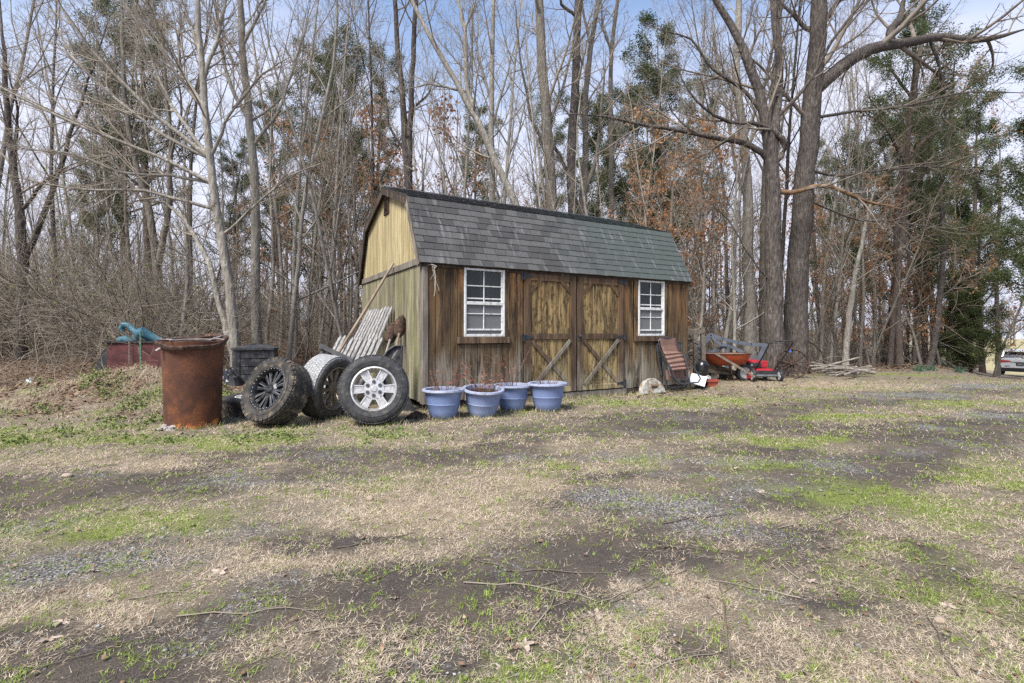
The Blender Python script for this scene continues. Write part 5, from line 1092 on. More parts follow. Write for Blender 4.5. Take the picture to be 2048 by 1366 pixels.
picket_panel("taller rear panel of pointed grey pickets leaning on the shed gable", ((741, 617), (785, 611)), ((660, 770), (712, 790)), (8.35, 7.42), (8.0, 7.1), 9, .075, (.3, .75))
picket_panel("lower front panel of pointed grey pickets behind the wheels", ((682, 672), (766, 672)), ((628, 780), (704, 806)), (7.9, 7.0), (7.5, 6.75), 10, .075, (.3, .7))
for i, (a, b_, lb) in enumerate([((791, 642, 7.06), (745, 800, 6.7), "rust-brown shovel with its blade up beside the pickets"), ((806, 628, 6.95), (772, 800, 6.65), "taller rust-brown shovel with its blade up against the gable corner")]):
    A, B = PX(*a), PX(*b_); o = thing("shovel", B, lb, "shovel"); d = (A - B); L = d.length; d.normalize(); sd = Vector((.9, .45, 0)); sd = (sd - d * sd.dot(d)).normalized(); up = d.cross(sd)
    m = MB(); m.tube([Vector((0, 0, 0)), d * (L - .28)], .017, 8); m.build("handle", POLEWOOD if i else ZINC, o, True)
    prf = [(-.06, .028), (0, .075), (.10, .085), (.19, .07), (.25, .035), (.275, .004)]; V, F = [], []
    for u, w_ in prf:
        for j in range(5):
            s_ = (j - 2) / 2; V.append(d * (L - .28 + u) + sd * (w_ * s_) + up * (.035 * (s_ * s_ - .3)))
    for r_ in range(5):
        for j in range(4): F.append((r_ * 5 + j, r_ * 5 + j + 1, r_ * 5 + 6 + j, r_ * 5 + 5 + j))
    m = MB(); m.add(V, F); bo = m.build("blade", RUST_DARK, o, True); sm = bo.modifiers.new("thick", 'SOLIDIFY'); sm.thickness = .006
# black tray standing on end behind the silver wheel
o = thing("black_plastic_tray", PX(800, 830, 6.32), "black plastic tray standing on end between silver wheel and shed", "tray"); o0 = PX(800, 830, 6.32); Rz = Matrix.Rotation(.25, 4, 'Z')
poly = [PX(*p, 6.32) - o0 for p in [(768, 712), (778, 700), (790, 692), (805, 691), (803, 742), (815, 790), (834, 832), (800, 836), (765, 810)]]
m = MB(); m.prism([(p.x, p.z) for p in poly], -.03, .0, Matrix(((1, 0, 0, 0), (0, 0, -1, 0), (0, 1, 0, 0), (0, 0, 0, 1)))); m.build("panel", BLACKPL, o)
m = MB(); m.tube([(p.x, -.02, p.z) for p in poly], .016, 6, closed=True); m.build("rolled_edge", BLACKPL, o, True)
m = MB(); m.tube([(poly[1].x + .06, -.035, poly[1].z - .07), (poly[2].x + .05, -.05, poly[2].z - .05), (poly[2].x + .02, -.04, poly[2].z - .10), (poly[2].x - .03, -.045, poly[2].z - .16)], .005, 5); m.build("wire_loop", ZINC, o)
fr = thing("black_steel_frame", PX(600, 775, 6.7), "black square-tube steel frame leaning behind the white-stained tyre", "frame"); o0 = PX(600, 775, 6.7)
for a, b_, w_ in [((598, 775, 6.6), (652, 692, 6.8), .035), ((640, 691, 6.75), (706, 722, 6.6), .06), ((646, 716, 6.75), (712, 742, 6.6), .04), ((664, 703, 6.74), (655, 722, 6.74), .03), ((688, 714, 6.68), (680, 731, 6.68), .03), ((706, 722, 6.6), (690, 800, 6.5), .035)]:
    m = MB(); m.bar(PX(*a) - o0, PX(*b_) - o0, w_, .035, (0, -1, .2)); m.build("tube_bar", DARKMETAL, fr)
# ------------------------------------------------------------------ in front of the shed and past it
for px0, px1, yy, lb in [(1152, 1196, 7.95, "flat grey board lying before the doors"), (1194, 1232, 8.12, "shorter grey board butted to the step before the doors")]:
    a = gpt(px0, 665 + 994.4 / yy); x0, x1 = (px0 - 1024) / F_PX * yy, (px1 - 1024) / F_PX * yy; o = thing("step_board", ((x0 + x1) / 2, yy, H1((x0 + x1) / 2, yy) + .015), lb, "board", SROT * .8); m = MB(); m.box((0, 0, 0), (x1 - x0, .2, .035)); m.build("plank", STEPWOOD, o)
stn = thing("half_round_stone", (shed_pt(3.88, -.16, 0)), "lichen-crusted half-round stone with a slot, propped at the shed wall", "stone", SROT + .05, rot=(-.28, 0, SROT + .05))
m = MB(); pl = [(.275 * math.cos(a), .255 * math.sin(a)) for a in np.linspace(-.06, math.pi + .06, 22)]; m.prism(pl, -.05, .05, Matrix(((1, 0, 0, 0), (0, 0, 1, 0), (0, 1, 0, 0), (0, 0, 0, 1)))); ob = m.build("slab", LICHEN, stn)
bv = ob.modifiers.new("bev", 'BEVEL'); bv.width = .02; bv.segments = 2
m = MB(); m.box((0.02, -.052, .10), (.13, .012, .03)); m.build("slot", DARKMETAL, stn)
# folded brown lounge chair
def cc(x, y, Y):
    q = 1240 + x / 7.59; return PX(q, 620 + y / 7.59, 8.43 + .0061 * (q - 1319) - (8.62 - Y) - .03)
O = cc(800, 1215, 8.45); chair = thing("folding_lounge_chair", O, "folded brown sling lounge chair with dark tube frame leaning on the shed wall", "chair")
def ctube(pts, r=.0125, nm="frame_tube"):
    m = MB(); P_ = [cc(*p) - O for p in pts]; Q = []
    for i in range(len(P_)):
        if 0 < i < len(P_) - 1: Q += [P_[i].lerp(P_[i - 1], .18), P_[i], P_[i].lerp(P_[i + 1], .18)]
        else: Q.append(P_[i])
    m.tube(Q, r, 8); m.build(nm, CHAIRTUBE, chair, True)
ctube([(640, 720, 8.50), (600, 560, 8.52), (585, 470, 8.54), (612, 428, 8.54), (838, 428, 8.60), (870, 470, 8.60), (905, 640, 8.56)])
ctube([(570, 520, 8.44), (640, 660, 8.38), (780, 900, 8.22), (850, 1060, 8.12), (930, 1125, 8.08), (1190, 1095, 8.10), (1222, 1040, 8.14), (1040, 740, 8.34), (990, 660, 8.40)])
ctube([(912, 505, 8.46), (980, 720, 8.36), (1050, 930, 8.24), (1050, 1030, 8.2), (1010, 1052, 8.2), (840, 1066, 8.18), (765, 1000, 8.2), (728, 860, 8.28)])
ctube([(640, 700, 8.46), (655, 900, 8.44), (715, 1212, 8.40)]); ctube([(1045, 1030, 8.3), (1085, 1240, 8.36)]); ctube([(715, 1140, 8.42), (760, 1186, 8.42), (960, 1166, 8.45), (1000, 1120, 8.45)]); ctube([(880, 500, 8.6), (930, 760, 8.52), (1000, 1000, 8.46)])
ctube([(558, 525, 8.56), (580, 700, 8.54), (605, 860, 8.52), (630, 985, 8.5)], .018)
for p in [(578, 520, 8.43), (915, 500, 8.45)]: m = MB(); m.box(cc(*p) - O, (.06, .05, .028)); m.build("lock_clamp", DARKMETAL, chair)
def cfab(rows, mat, nm, pleat=0, n=24):
    m = MB(); V = []; F = []
    for i in range(n + 1):
        u = i / n * (len(rows) - 1); k_ = min(int(u), len(rows) - 2); f = u - k_
        a = cc(*rows[k_][0]).lerp(cc(*rows[k_ + 1][0]), f); b_ = cc(*rows[k_][1]).lerp(cc(*rows[k_ + 1][1]), f); off = Vector((0, -pleat * abs(math.sin(i / n * math.pi * 5)), -pleat * .3 * math.sin(i / n * math.pi * 10)))
        for j in range(7): V.append(a.lerp(b_, j / 6) + off + Vector((0, .02 * math.sin(math.pi * j / 6), 0)) - O)
    for i in range(n):
        for j in range(6): F.append((i * 7 + j, i * 7 + j + 1, i * 7 + 8 + j, i * 7 + 7 + j))
    m.add(V, F); ob = m.build(nm, mat, chair, True); sd = ob.modifiers.new("th", 'SOLIDIFY'); sd.thickness = .008
cfab([((600, 436, 8.52), (850, 432, 8.58)), ((620, 540, 8.52), (870, 540, 8.57)), ((655, 645, 8.48), (895, 640, 8.54))], CHAIRFAB, "back_sling")
cfab([((652, 632, 8.42), (892, 632, 8.46)), ((700, 740, 8.36), (960, 690, 8.42)), ((750, 850, 8.30), (1000, 820, 8.36)), ((785, 930, 8.26), (1022, 910, 8.32))], CHAIRFAB, "seat_sling", .022, 60)
cfab([((690, 910, 8.44), (955, 915, 8.48)), ((705, 1062, 8.42), (990, 1045, 8.46))], CHAIRFAB, "leg_sling")
def lathe_thing(name, px, py_base, Y, prof, mat, label, cat, part, n=24, rot=(0, 0, 0), lift=0.0):
    x = (px - 1024) / F_PX * Y; o = thing(name, (x, Y, H1(x, Y) + lift), label, cat, rot=rot); m = MB(); m.lathe(prof, n); m.build(part, mat, o, True); return o
o = lathe_thing("black_plastic_housing", 1399, 0, 9.0, [(0, .02), (.07, .02), (.09, .08), (.10, .18), (.115, .30), (.12, .38), (.10, .455), (.06, .49), (0, .5)], BLACKGL, "glossy black rounded plastic housing standing behind the folded chair", "housing", "shell", 20, (.05, .12, .3))
for i in range(4): m = MB(); m.lathe([(.112, .16 + i * .05), (.122, .165 + i * .05), (.124, .175 + i * .05), (.112, .18 + i * .05)], 20); m.build("ridge", BLACKGL, o, True)
m = MB(); m.box((0, -.10, .40), (.10, .05, .06)); m.build("grip", BLACKGL, o)
m = MB(); m.tube([(-.05, -.08, .05), (-.06, -.13, .14), (0, -.14, .2), (.06, -.13, .14), (.05, -.08, .05)], .012, 6); m.build("handle", BLACKGL, o, True)
rk = thing("timber_rack", PX(1405, 745, 9.9), "old grey timber rack of posts and beams behind the black housing", "rack"); O2 = PX(1405, 745, 9.9)
for a, b_, w_, tk in [((1407, 760, 9.9), (1405, 655, 9.9), .075, .07), ((1392, 758, 10.4), (1390, 668, 10.4), .09, .08), ((1372, 667, 9.95), (1408, 663, 9.88), .07, .06), ((1372, 676, 10.2), (1398, 688, 9.8), .05, .03), ((1376, 660, 10.5), (1404, 658, 10.4), .05, .05)]:
    m = MB(); m.bar(PX(*a) - O2, PX(*b_) - O2, w_, tk, (0, -1, .1)); m.build("timber", GREYWOOD, rk)
for a, b_, lb in [((1402, 732, 10.3), (1462, 741, 10.7), "upper grey plank lying under the wheelbarrow"), ((1400, 739, 10.2), (1470, 748, 10.6), "lower grey plank lying under the wheelbarrow")]:
    o = thing("grey_plank", PX(*a), lb, "plank"); m = MB(); m.bar((0, 0, 0), PX(*b_) - PX(*a), .10, .05, (0, -.3, 1)); m.build("board", GREYWOOD, o)
for i, (px, Y) in enumerate([(1420, 10.5), (1452, 10.7)]):
    x = (px - 1024) / F_PX * Y; o = thing("timber_block", (x, Y, H1(x, Y)), ("weathered block propping the planks, by the timber rack", "weathered block propping the planks, under the barrow's middle")[i], "block", .2); m = MB(); m.box((0, 0, .09), (.14, .3, .2)); m.build("block", GREYWOOD, o)
o = lathe_thing("pale_green_bucket", 1398, 0, 9.25, [(0, .01), (.085, .01), (.105, .2), (.112, .2), (.11, .215), (.098, .2), (.08, .03)], PALEGREEN, "pale green bucket under the black housing beside the chair", "bucket", "pail")
m = MB(); m.tube([(.11 * math.cos(a), -.03 - .10 * math.sin(a), .17 - .05 * math.sin(a)) for a in np.linspace(0, math.pi, 12)], .004, 5); m.build("bail", ZINC, o)
pw = PX(1398, 768, 8.75); o = thing("white_panel", (pw.x, pw.y, pw.z), "bright white sheet panel slumped beside the folded chair", "panel"); V = [PX(*p) - pw for p in [(1383, 746, 8.95), (1415, 752, 8.9), (1409, 773, 8.55), (1378, 764, 8.6)]]; nn_ = Vector((0, .5, -.87)) * .012
m = MB(); m.add(V + [p + nn_ for p in V], [(3, 2, 1, 0), (4, 5, 6, 7), (0, 1, 5, 4), (1, 2, 6, 5), (2, 3, 7, 6), (3, 0, 4, 7)]); m.build("sheet", WHITEPL, o)
o = lathe_thing("plastic_jug", 1412, 0, 9.5, [(0, 0), (.065, .002), (.075, .02), (.075, .12), (.06, .16), (.028, .195), (.024, .2), (.024, .225)], JUG, "small milky plastic jug beside the red pot", "jug", "body", 14); m = MB(); m.lathe([(0, .24), (.027, .238), (.027, .215)], 12); m.build("cap", WHITEPL, o); m = MB(); m.tube([(.05, 0, .17), (.085, 0, .15), (.085, 0, .09), (.07, 0, .07)], .01, 6); m.build("handle", JUG, o, True)
xr, yr = (1421 - 1024) / F_PX * 8.95, 8.95; o = thing("red_plastic_pot", (xr, yr, H1(xr, yr) - .01), "small tapered red plastic pot on the grass past the chair", "pot", .2)
m = MB(); b0, b1 = [(-.075, -.06), (.075, -.06), (.075, .06), (-.075, .06)], [(-.115, -.09), (.115, -.09), (.115, .09), (-.115, .09)]; m.add([(*p, 0) for p in b0] + [(*p, .15) for p in b1] + [(p[0] * .88, p[1] * .88, .15) for p in b1] + [(*p, .02) for p in b0], [(3, 2, 1, 0)] + [(i, (i + 1) % 4, 4 + (i + 1) % 4, 4 + i) for i in range(4)] + [(4 + i, 4 + (i + 1) % 4, 8 + (i + 1) % 4, 8 + i) for i in range(4)] + [(8 + i, 8 + (i + 1) % 4, 12 + (i + 1) % 4, 12 + i) for i in range(4)] + [(12, 13, 14, 15)]); m.build("tub", TERRA, o)
m = MB()
for s_ in ((0, -.094, .142, .24, .012), (0, .094, .142, .24, .012)): m.box((s_[0], s_[1], s_[2]), (s_[3], s_[4], .03))
for s_ in (-.119, .119): m.box((s_, 0, .1415), (.012, .176, .029))
m.build("rim", TERRA, o)
# ------------------------------------------------------------------ wheelbarrow
Yw = 10.35; wc = PX(1449, 707, Yw); gz = H1(wc.x, Yw); wb = thing("wheelbarrow", (wc.x, Yw, gz), "red wheelbarrow with wooden handles and rusty tray by the oaks", "wheelbarrow", -.06)
zt = wc.z - gz; m = MB(); V, F = [], []; nr = 28
for (a, b_, z, ox, oy) in [(.50, .33, zt, 0, 0), (.485, .315, zt - .03, 0, 0), (.44, .28, zt - .10, .02, 0), (.34, .22, zt - .20, .05, 0), (.20, .15, zt - .245, .07, 0), (.0, .0, zt - .25, .07, 0)]:
    for j in range(nr):
        t_ = 2 * math.pi * j / nr; c_, s_ = math.cos(t_), math.sin(t_); e_ = .62; V.append((ox + a * math.copysign(abs(c_) ** e_, c_), oy + b_ * math.copysign(abs(s_) ** e_, s_), z))
for i in range(5):
    for j in range(nr): F.append((i * nr + j, i * nr + (j + 1) % nr, (i + 1) * nr + (j + 1) % nr, (i + 1) * nr + j))
m.add(V, [f[::-1] for f in F]); tr_ = m.build("tray", [REDTRAY, BARROWIN], wb, True); sd = tr_.modifiers.new("t", 'SOLIDIFY'); sd.thickness = .006; sd.offset = -1; sd.material_offset = 1
m = MB(); m.tube([V[j] for j in range(nr)], .011, 6, closed=True); m.build("tray_rim", RUST_DARK, wb, True)
for s_ in (-1, 1):
    A, B = Vector((-.30 if s_ < 0 else -.62, s_ * .34 if s_ < 0 else .25, zt + .01 if s_ < 0 else zt - .10)), Vector((.46, s_ * .10 if s_ > 0 else -.36, .12)); m = MB(); m.bar(A, B, .04, .045, (0, 0, 1)); m.build("handle", GREYWOOD, wb)
    m = MB(); m.bar((.0, s_ * .24, zt - .19), (.10, s_ * .27, .0), .035, .012, (1, 0, 0)); m.bar((.10, s_ * .27, .0), (.02, s_ * .26, .0), .03, .012, (0, 0, 1)); m.build("leg", RUST_DARK, wb)
ww = thing("barrow_wheel", (.42, 0, .17), None, None); ww.parent = wb; ww.rotation_euler = (math.pi / 2, 0, 0)
m = MB(); m.lathe([(.12, -.035), (.165, -.04), (.178, -.02), (.178, .02), (.165, .04), (.12, .035)], 24, closed=True); m.build("tyre", RUBBER, ww, True); m = MB(); m.lathe([(0, -.03), (.03, -.03), (.03, -.012), (.12, -.012), (.12, .012), (.03, .012), (.03, .03), (0, .03)], 20); m.build("rim", HUBGREY, ww, True)
# ------------------------------------------------------------------ slate-grey steel canopy frame
Yf = 11.0; O3 = PX(1452, 740, Yf); cf = thing("grey_steel_frame", O3, "slate-grey flat steel frame with curved braces standing behind the wheelbarrow", "frame")
def fbar(pts, w_, nm="bar", Y=Yf, tk=.03):
    P_ = [PX(a, b_, Y if len(q) == 0 else q[0]) - O3 for a, b_, *q in pts]; m = MB()
    for p, q in zip(P_[:-1], P_[1:]): m.bar(p - (q - p) * .01, q + (q - p) * .02, w_, tk, (0, -1, 0))
    m.build(nm, FRAMEGREY, cf)
fbar([(1396, 686), (1410, 678), (1421, 669)], .07); fbar([(1421, 669), (1445, 678), (1475, 685), (1502, 689), (1530, 690)], .075); fbar([(1397, 694, 10.96), (1410, 685, 10.96), (1421, 673, 10.96)], .07, "curved_brace"); fbar([(1423, 673, 10.96), (1432, 683, 10.96), (1442, 689, 10.96), (1453, 690, 10.96)], .07, "curved_brace")
fbar([(1397, 697, 11.04), (1414, 706, 11.04)], .06, "brace"); fbar([(1416, 707, 11.04), (1450, 692, 11.04)], .06, "brace"); fbar([(1456, 690, 11.04), (1488, 706, 11.04), (1516, 723, 11.04)], .07, "brace"); fbar([(1453, 690, 11.0), (1453, 756, 11.0)], .075, "post"); fbar([(1532, 688, 10.9), (1513, 726, 10.9)], .085, "end_post"); fbar([(1522, 716, 10.94), (1531, 742, 10.94), (1531, 755, 10.94)], .05, "foot"); fbar([(1397, 690, 11.02), (1397, 756, 11.02)], .06, "post")
# ------------------------------------------------------------------ lawn mower, seen from behind
Ym = 10.2; xm = (1531 - 1024) / F_PX * Ym; mw = thing("lawn_mower", (xm, Ym, H1(xm, Ym)), "red push lawn mower with black engine and raised tube handle", "mower", -.02)
m = MB(); dk = [(-.27, .05), (-.27, .60), (-.18, .70), (.18, .70), (.27, .60), (.27, .05), (.2, 0), (-.2, 0)]; m.prism(dk, .09, .19); m.add([(x * .96, y * .97 + .01, .19) for x, y in dk] + [(x * .72, y * .8 + .07, .25) for x, y in dk], [(i, (i + 1) % 8, 8 + (i + 1) % 8, 8 + i) for i in range(8)] + [tuple(range(8, 16))]); ob = m.build("deck", REDMOW, mw); bv = ob.modifiers.new("b", 'BEVEL'); bv.width = .012; bv.segments = 2
m = MB(); m.prism([(-.34, .02), (-.18, .02), (-.18, .22), (-.34, .18)], .05, .15); m.add([(-.34, .02, .15), (-.18, .02, .15), (-.18, .22, .15), (-.34, .18, .15), (-.30, .05, .20), (-.18, .05, .23), (-.18, .2, .23), (-.30, .17, .2)], [(0, 1, 5, 4), (1, 2, 6, 5), (2, 3, 7, 6), (3, 0, 4, 7), (4, 5, 6, 7)]); m.build("discharge_chute", REDMOW, mw)
m = MB(); m.lathe([(.0, .26), (.15, .26), (.16, .30), (.155, .36), (.12, .385), (0, .39)], 24, Matrix.Translation((-.08, .36, 0))); m.build("engine_block", DARKMETAL, mw, True)
m = MB(); m.lathe([(.13, .345), (.145, .36), (.14, .40), (.10, .425), (0, .43)], 24, Matrix.Translation((-.10, .36, 0))); m.build("recoil_cover", REDMOW, mw, True); m = MB(); m.box((.085, .33, .335), (.19, .17, .14)); ob = m.build("fuel_tank", REDMOW, mw); bv = ob.modifiers.new("b", 'BEVEL'); bv.width = .02; bv.segments = 2
m = MB(); m.box((-.19, .26, .31), (.08, .12, .12)); m.build("air_filter", DARKMETAL, mw); m = MB(); m.box((-.19, .197, .32), (.035, .006, .04)); m.build("badge", HUBGREY, mw)
m = MB(); m.tube([(-.22, -.01, .115), (.22, -.01, .115)], .033, 10); m.build("rear_bar", GREYPL, mw, True); m = MB(); m.box((0, -.022, .155), (.44, .02, .13)); m.build("rear_flap", DARKMETAL, mw); m = MB(); m.box((.16, .0, .15), (.10, .06, .09)); m.build("bracket", GREYPL, mw)
def mwheel(x, y, r):
    o = thing("wheel", (x, y, r), None, None); o.parent = mw; o.rotation_euler = (0, math.pi / 2, 0); m = MB(); m.lathe([(r * .74, -.026), (r * .96, -.028), (r, -.018), (r, .018), (r * .96, .028), (r * .74, .026)], 28, closed=True); m.build("tyre", RUBBER, o, True)
    m = MB(); m.lathe([(0, .03), (r * .2, .03), (r * .24, .014), (r * .74, .012), (r * .74, -.012), (r * .24, -.014), (r * .2, -.03), (0, -.03)], 24); m.build("hub", HUBGREY, o, True)
    m = MB()
    for i in range(6):
        for s_ in (-.02, .02): m.box(Matrix.Rotation(i * math.pi / 3, 3, 'Z') @ Vector((r * .48, 0, s_)), (r * .5, .016, .012), Matrix.Rotation(i * math.pi / 3, 3, 'Z'))
    m.build("spoke", HUBGREY, o)
mwheel(-.27, -.02, .125); mwheel(.28, -.02, .125); mwheel(-.29, .62, .095); mwheel(.29, .62, .095)
m = MB(); hp = [(-.20, .06, .2), (-.21, -.35, .55), (-.22, -.62, .80), (-.17, -.66, .83), (.17, -.66, .84), (.22, -.62, .80), (.21, -.35, .55), (.19, .06, .2)]; m.tube(hp, .0135, 8); m.build("handle", DARKMETAL, mw, True)
m = MB(); m.tube([(-.20, -.60, .79), (.2, -.60, .80)], .006, 6); m.build("control_bar", DARKMETAL, mw, True)
# ------------------------------------------------------------------ iron wheel, hoop and rag
Yv = 11.05; R_ = .335; xv = (1584 - 1024) / F_PX * Yv; iw = thing("iron_wagon_wheel", (xv, Yv, H1(xv, Yv) + R_ - .03), "rusty iron spoked wagon wheel leaning on the thick oak", "wagon wheel"); orient(iw, (-.45, -.87, .2), .2)
m = MB(); m.lathe([(R_ - .022, -.05), (R_, -.05), (R_, .05), (R_ - .022, .05)], 48, closed=True); m.build("rim", RUST_DARK, iw, True); m = MB(); m.lathe([(.018, -.07), (.04, -.07), (.048, -.03), (.048, .03), (.04, .07), (.018, .07)], 18, closed=True); m.build("hub", RUST_DARK, iw, True)
for i in range(14): a = 2 * math.pi * i / 14; m = MB(); m.tube([(.04 * math.cos(a), .04 * math.sin(a), .03 * (-1) ** i), (R_ * math.cos(a), R_ * math.sin(a), .0)], .0145, 6); m.build("spoke", RUST_DARK, iw)
cR = PX(1603, 721, 12.95); hp_ = thing("iron_hoop", cR, "thin rusty iron hoop leaning behind the thick oak", "hoop"); orient(hp_, (-.15, -.95, .25)); m = MB(); m.lathe([(.541, -.02), (.557, -.02), (.557, .02), (.541, .02)], 64, closed=True); m.build("band", RUST_DARK, hp_, True)
o = crumple("blue_rag", 1581, 0, 10.93, (.03, .012), .05, BLUERAG, "bit of bright blue rag caught on the wagon wheel", "rag", 12, lift=.585)
# ------------------------------------------------------------------ branch pile
gb = np.random.default_rng(91)
HEAP = []
for i in range(16):
    px = 1655 + 68 * gb.random(); Y = gb.uniform(10.9, 12.3); x = (px - 1024) / F_PX * Y; L = gb.uniform(.5, 1.4); a = gb.normal(0, .5) + (math.pi if gb.random() < .5 else 0)
    q = grow_line(np.array([0, 0, .04 + .16 * gb.random()]), norm(np.array([math.cos(a), math.sin(a) * .6, gb.uniform(-.02, .22)])), L, 7, .12, -.04, gb); q -= np.array([q[3, 0], q[3, 1], 0]); q[:, 2] = np.maximum(q[:, 2], .03)
    r0 = gb.uniform(.018, .05); rr_ = np.linspace(r0, r0 * .5, 7); o = thing("dead_branch", (x, Y, H1(x, Y)), None, "branch", 0, "dead branches heaped past the wagon wheel")
    HEAP.append((px, o))
    mesh_obj("stick", fast_mesh("stick", *merge([tubes([(q, rr_)], 6), tubes(children(q, rr_, 2, .3, 45, .3, .6, 4, .15, 0, gb), 5)]), LOGM, True), o)
# ------------------------------------------------------------------ hammock far in the woods
A, B = PX(641, 637, 27), PX(672, 634, 28); o = thing("purple_hammock", A, "purple hammock slung between thin trees far behind the wheels", "hammock"); V, F = [], []
for i in range(15):
    u = i / 14; p = A.lerp(B, u) - A; sag = -.42 * (1 - (2 * u - 1) ** 2); wdt = .30 * math.sin(math.pi * u) + .04
    for j in range(5): s_ = (j - 2) / 2; V.append((p.x, p.y + .3 * s_ * wdt, p.z + sag + .30 * s_ * s_ * wdt * 1.0))
for i in range(14):
    for j in range(4): F.append((i * 5 + j, i * 5 + j + 1, i * 5 + 6 + j, i * 5 + 5 + j))
m = MB(); m.add(V, F); ob = m.build("sling", PURPLE, o, True); sd = ob.modifiers.new("t", 'SOLIDIFY'); sd.thickness = .02
m = MB(); m.tube([Vector((0, 0, 0)), Vector((-.35, .1, .3))], .012, 5); m.tube([B - A, B - A + Vector((.35, 0, .3))], .012, 5); m.build("rope", PURPLE, o)
for px, Y in ((628, 27.1), (686, 28)): put(TALL[2], "bare_tree", "tree", px, Y, .75, "hammock-holding pale bare", "bare trees in the woods")
# rope at the eave, and a few things inside the shed that show through the panes
pe = shed_pt(.10, -.05, 1.86); o = thing("frayed_rope", pe, "frayed pale rope hanging from the eave by the shed corner", "rope")
for k_ in range(5):
    m = MB(); gr_ = np.random.default_rng(30 + k_); q = grow_line(np.array([.01 * k_, -.02, 0]), np.array([.12 * gr_.normal(), -.05, -1]), (.16, .34, .46, .25, .5)[k_], 8, .18, -.12, gr_); m.tube([tuple(p) for p in q], .0032, 5); m.build("strand", ROPEM, o)
m = MB(); m.tube([(-.05, 0, .01), (0, -.03, .012), (.06, -.02, -.01), (.03, -.035, -.04)], .007, 6); m.build("knot", ROPEM, o, True)
o = thing("pale_sheet", shed_pt(1.02, .22, 1.42), "pale grey sheet seen inside through the first window", "sheet", SROT); m = MB(); m.prism([(-.10, .06), (.20, .0), (.22, .46), (-.12, .46)], 0, .02, Matrix(((1, 0, 0, 0), (0, 0, 1, 0), (0, 1, 0, 0), (0, 0, 0, 1)))); m.build("panel", WHITEPL, o)
o = thing("pale_bucket", shed_pt(.70, .25, .93), "pale bucket seen inside low in the first window", "bucket", SROT); m = MB(); m.lathe([(0, 0), (.09, 0), (.115, .24), (.12, .25), (.10, .24), (.08, .02)], 20); m.build("pail", PALEGREEN, o, True); m = MB(); m.tube([(.11 * math.cos(a), -.1 * math.sin(a), .22 - .05 * math.sin(a)) for a in np.linspace(0, math.pi, 10)], .004, 5); m.build("bail", ZINC, o)
o = thing("workbench", shed_pt(2.44, .36, Z0 + .03), "dim workbench inside along the front wall of the shed", "bench", SROT)
m = MB(); m.box((0, 0, .77), (4.3, .55, .04)); m.build("bench_top", INSIDE, o)
for x in (-2.0, 2.0): m = MB(); m.box((x, 0, .375), (.08, .5, .75)); m.build("leg", INSIDE, o)
# ------------------------------------------------------------------ parked car down the drive, house beyond the thicket, wire
CARW = simple("car_silver_white", (.44, .452, .465), (.50, .51, .525), 3, .3, .5, .1)
CARBLK = simple("car_black_trim", (.012, .013, .015), (.022, .023, .026), 5, .5, .4)
CARGLS = simple("car_dark_glass", (.015, .02, .028), (.035, .045, .058), 2, .06, .6)
TAIL = simple("tail_lamp_red", (.38, .01, .018), (.48, .02, .03), 9, .2, .5)
CHROME = simple("chrome", (.6, .6, .62), (.7, .7, .72), 9, .15, .5, .9)
Yc = 30.0; xc = (2040 - 1024) / F_PX * Yc; gc = H1(xc + 1.2, Yc + 1.2)
car = thing("parked_car", (xc, Yc, H1(xc, Yc) - .04), "white SUV parked at the far end of the drive, rear towards us", "car", -math.radians(46))
def ring(y, zs, halfw, top):   # body cross-section at y: list of (x, z)
    return [(x, y, z) for x, z in zip(halfw, zs)]
secs = []   # y, bottom z, half widths at levels
def sec(y, lv): secs.append((y, lv))
# (z, halfwidth) from sill to roof; y = 0 rear, 4.6 front
sec(.02, [(.42, .74), (.60, .80), (.80, .84), (.98, .85), (1.08, .80), (1.10, .70), (1.10, .4)])
sec(.12, [(.30, .82), (.60, .88), (.80, .91), (1.00, .91), (1.12, .86), (1.16, .74), (1.17, .4)])
sec(.60, [(.26, .86), (.60, .915), (.80, .925), (1.02, .91), (1.12, .87), (1.14, .76), (1.15, .4)])
sec(2.0, [(.24, .88), (.60, .92), (.80, .92), (1.00, .90), (1.06, .87), (1.08, .76), (1.09, .4)])
sec(3.4, [(.24, .88), (.60, .92), (.80, .92), (.96, .90), (1.02, .86), (1.04, .74), (1.05, .4)])
sec(4.3, [(.26, .84), (.55, .88), (.70, .86), (.84, .82), (.90, .76), (.92, .6), (.93, .3)])
sec(4.62, [(.34, .66), (.50, .72), (.62, .70), (.70, .66), (.74, .60), (.76, .4), (.76, .2)])
V, F = [], []
for y, lv in secs:
    V += [(-w_, y, z) for z, w_ in lv] + [(w_, y, z) for z, w_ in lv[::-1]]
k = 14
for i in range(len(secs) - 1):
    for j in range(k): F.append((i * k + j, i * k + (j + 1) % k, (i + 1) * k + (j + 1) % k, (i + 1) * k + j))
F += [tuple(range(k - 1, -1, -1))[::-1], tuple(range((len(secs) - 1) * k, len(secs) * k))]
m = MB(); m.add(V, F); ob = m.build("body", CARW, car, True); ss = ob.modifiers.new("s", 'SUBSURF'); ss.levels = ss.render_levels = 2
def loft(name, rings, mat, sub=1):
    m = MB(); n_ = len(rings[0]); V = [p for r in rings for p in r]; F = [(i * n_ + j, i * n_ + (j + 1) % n_, (i + 1) * n_ + (j + 1) % n_, (i + 1) * n_ + j) for i in range(len(rings) - 1) for j in range(n_)] + [tuple(range(n_)), tuple(range((len(rings) - 1) * n_, len(rings) * n_))]
    m.add(V, F); o = m.build(name, mat, car, True)
    if sub: s_ = o.modifiers.new("s", 'SUBSURF'); s_.levels = s_.render_levels = sub
    return o
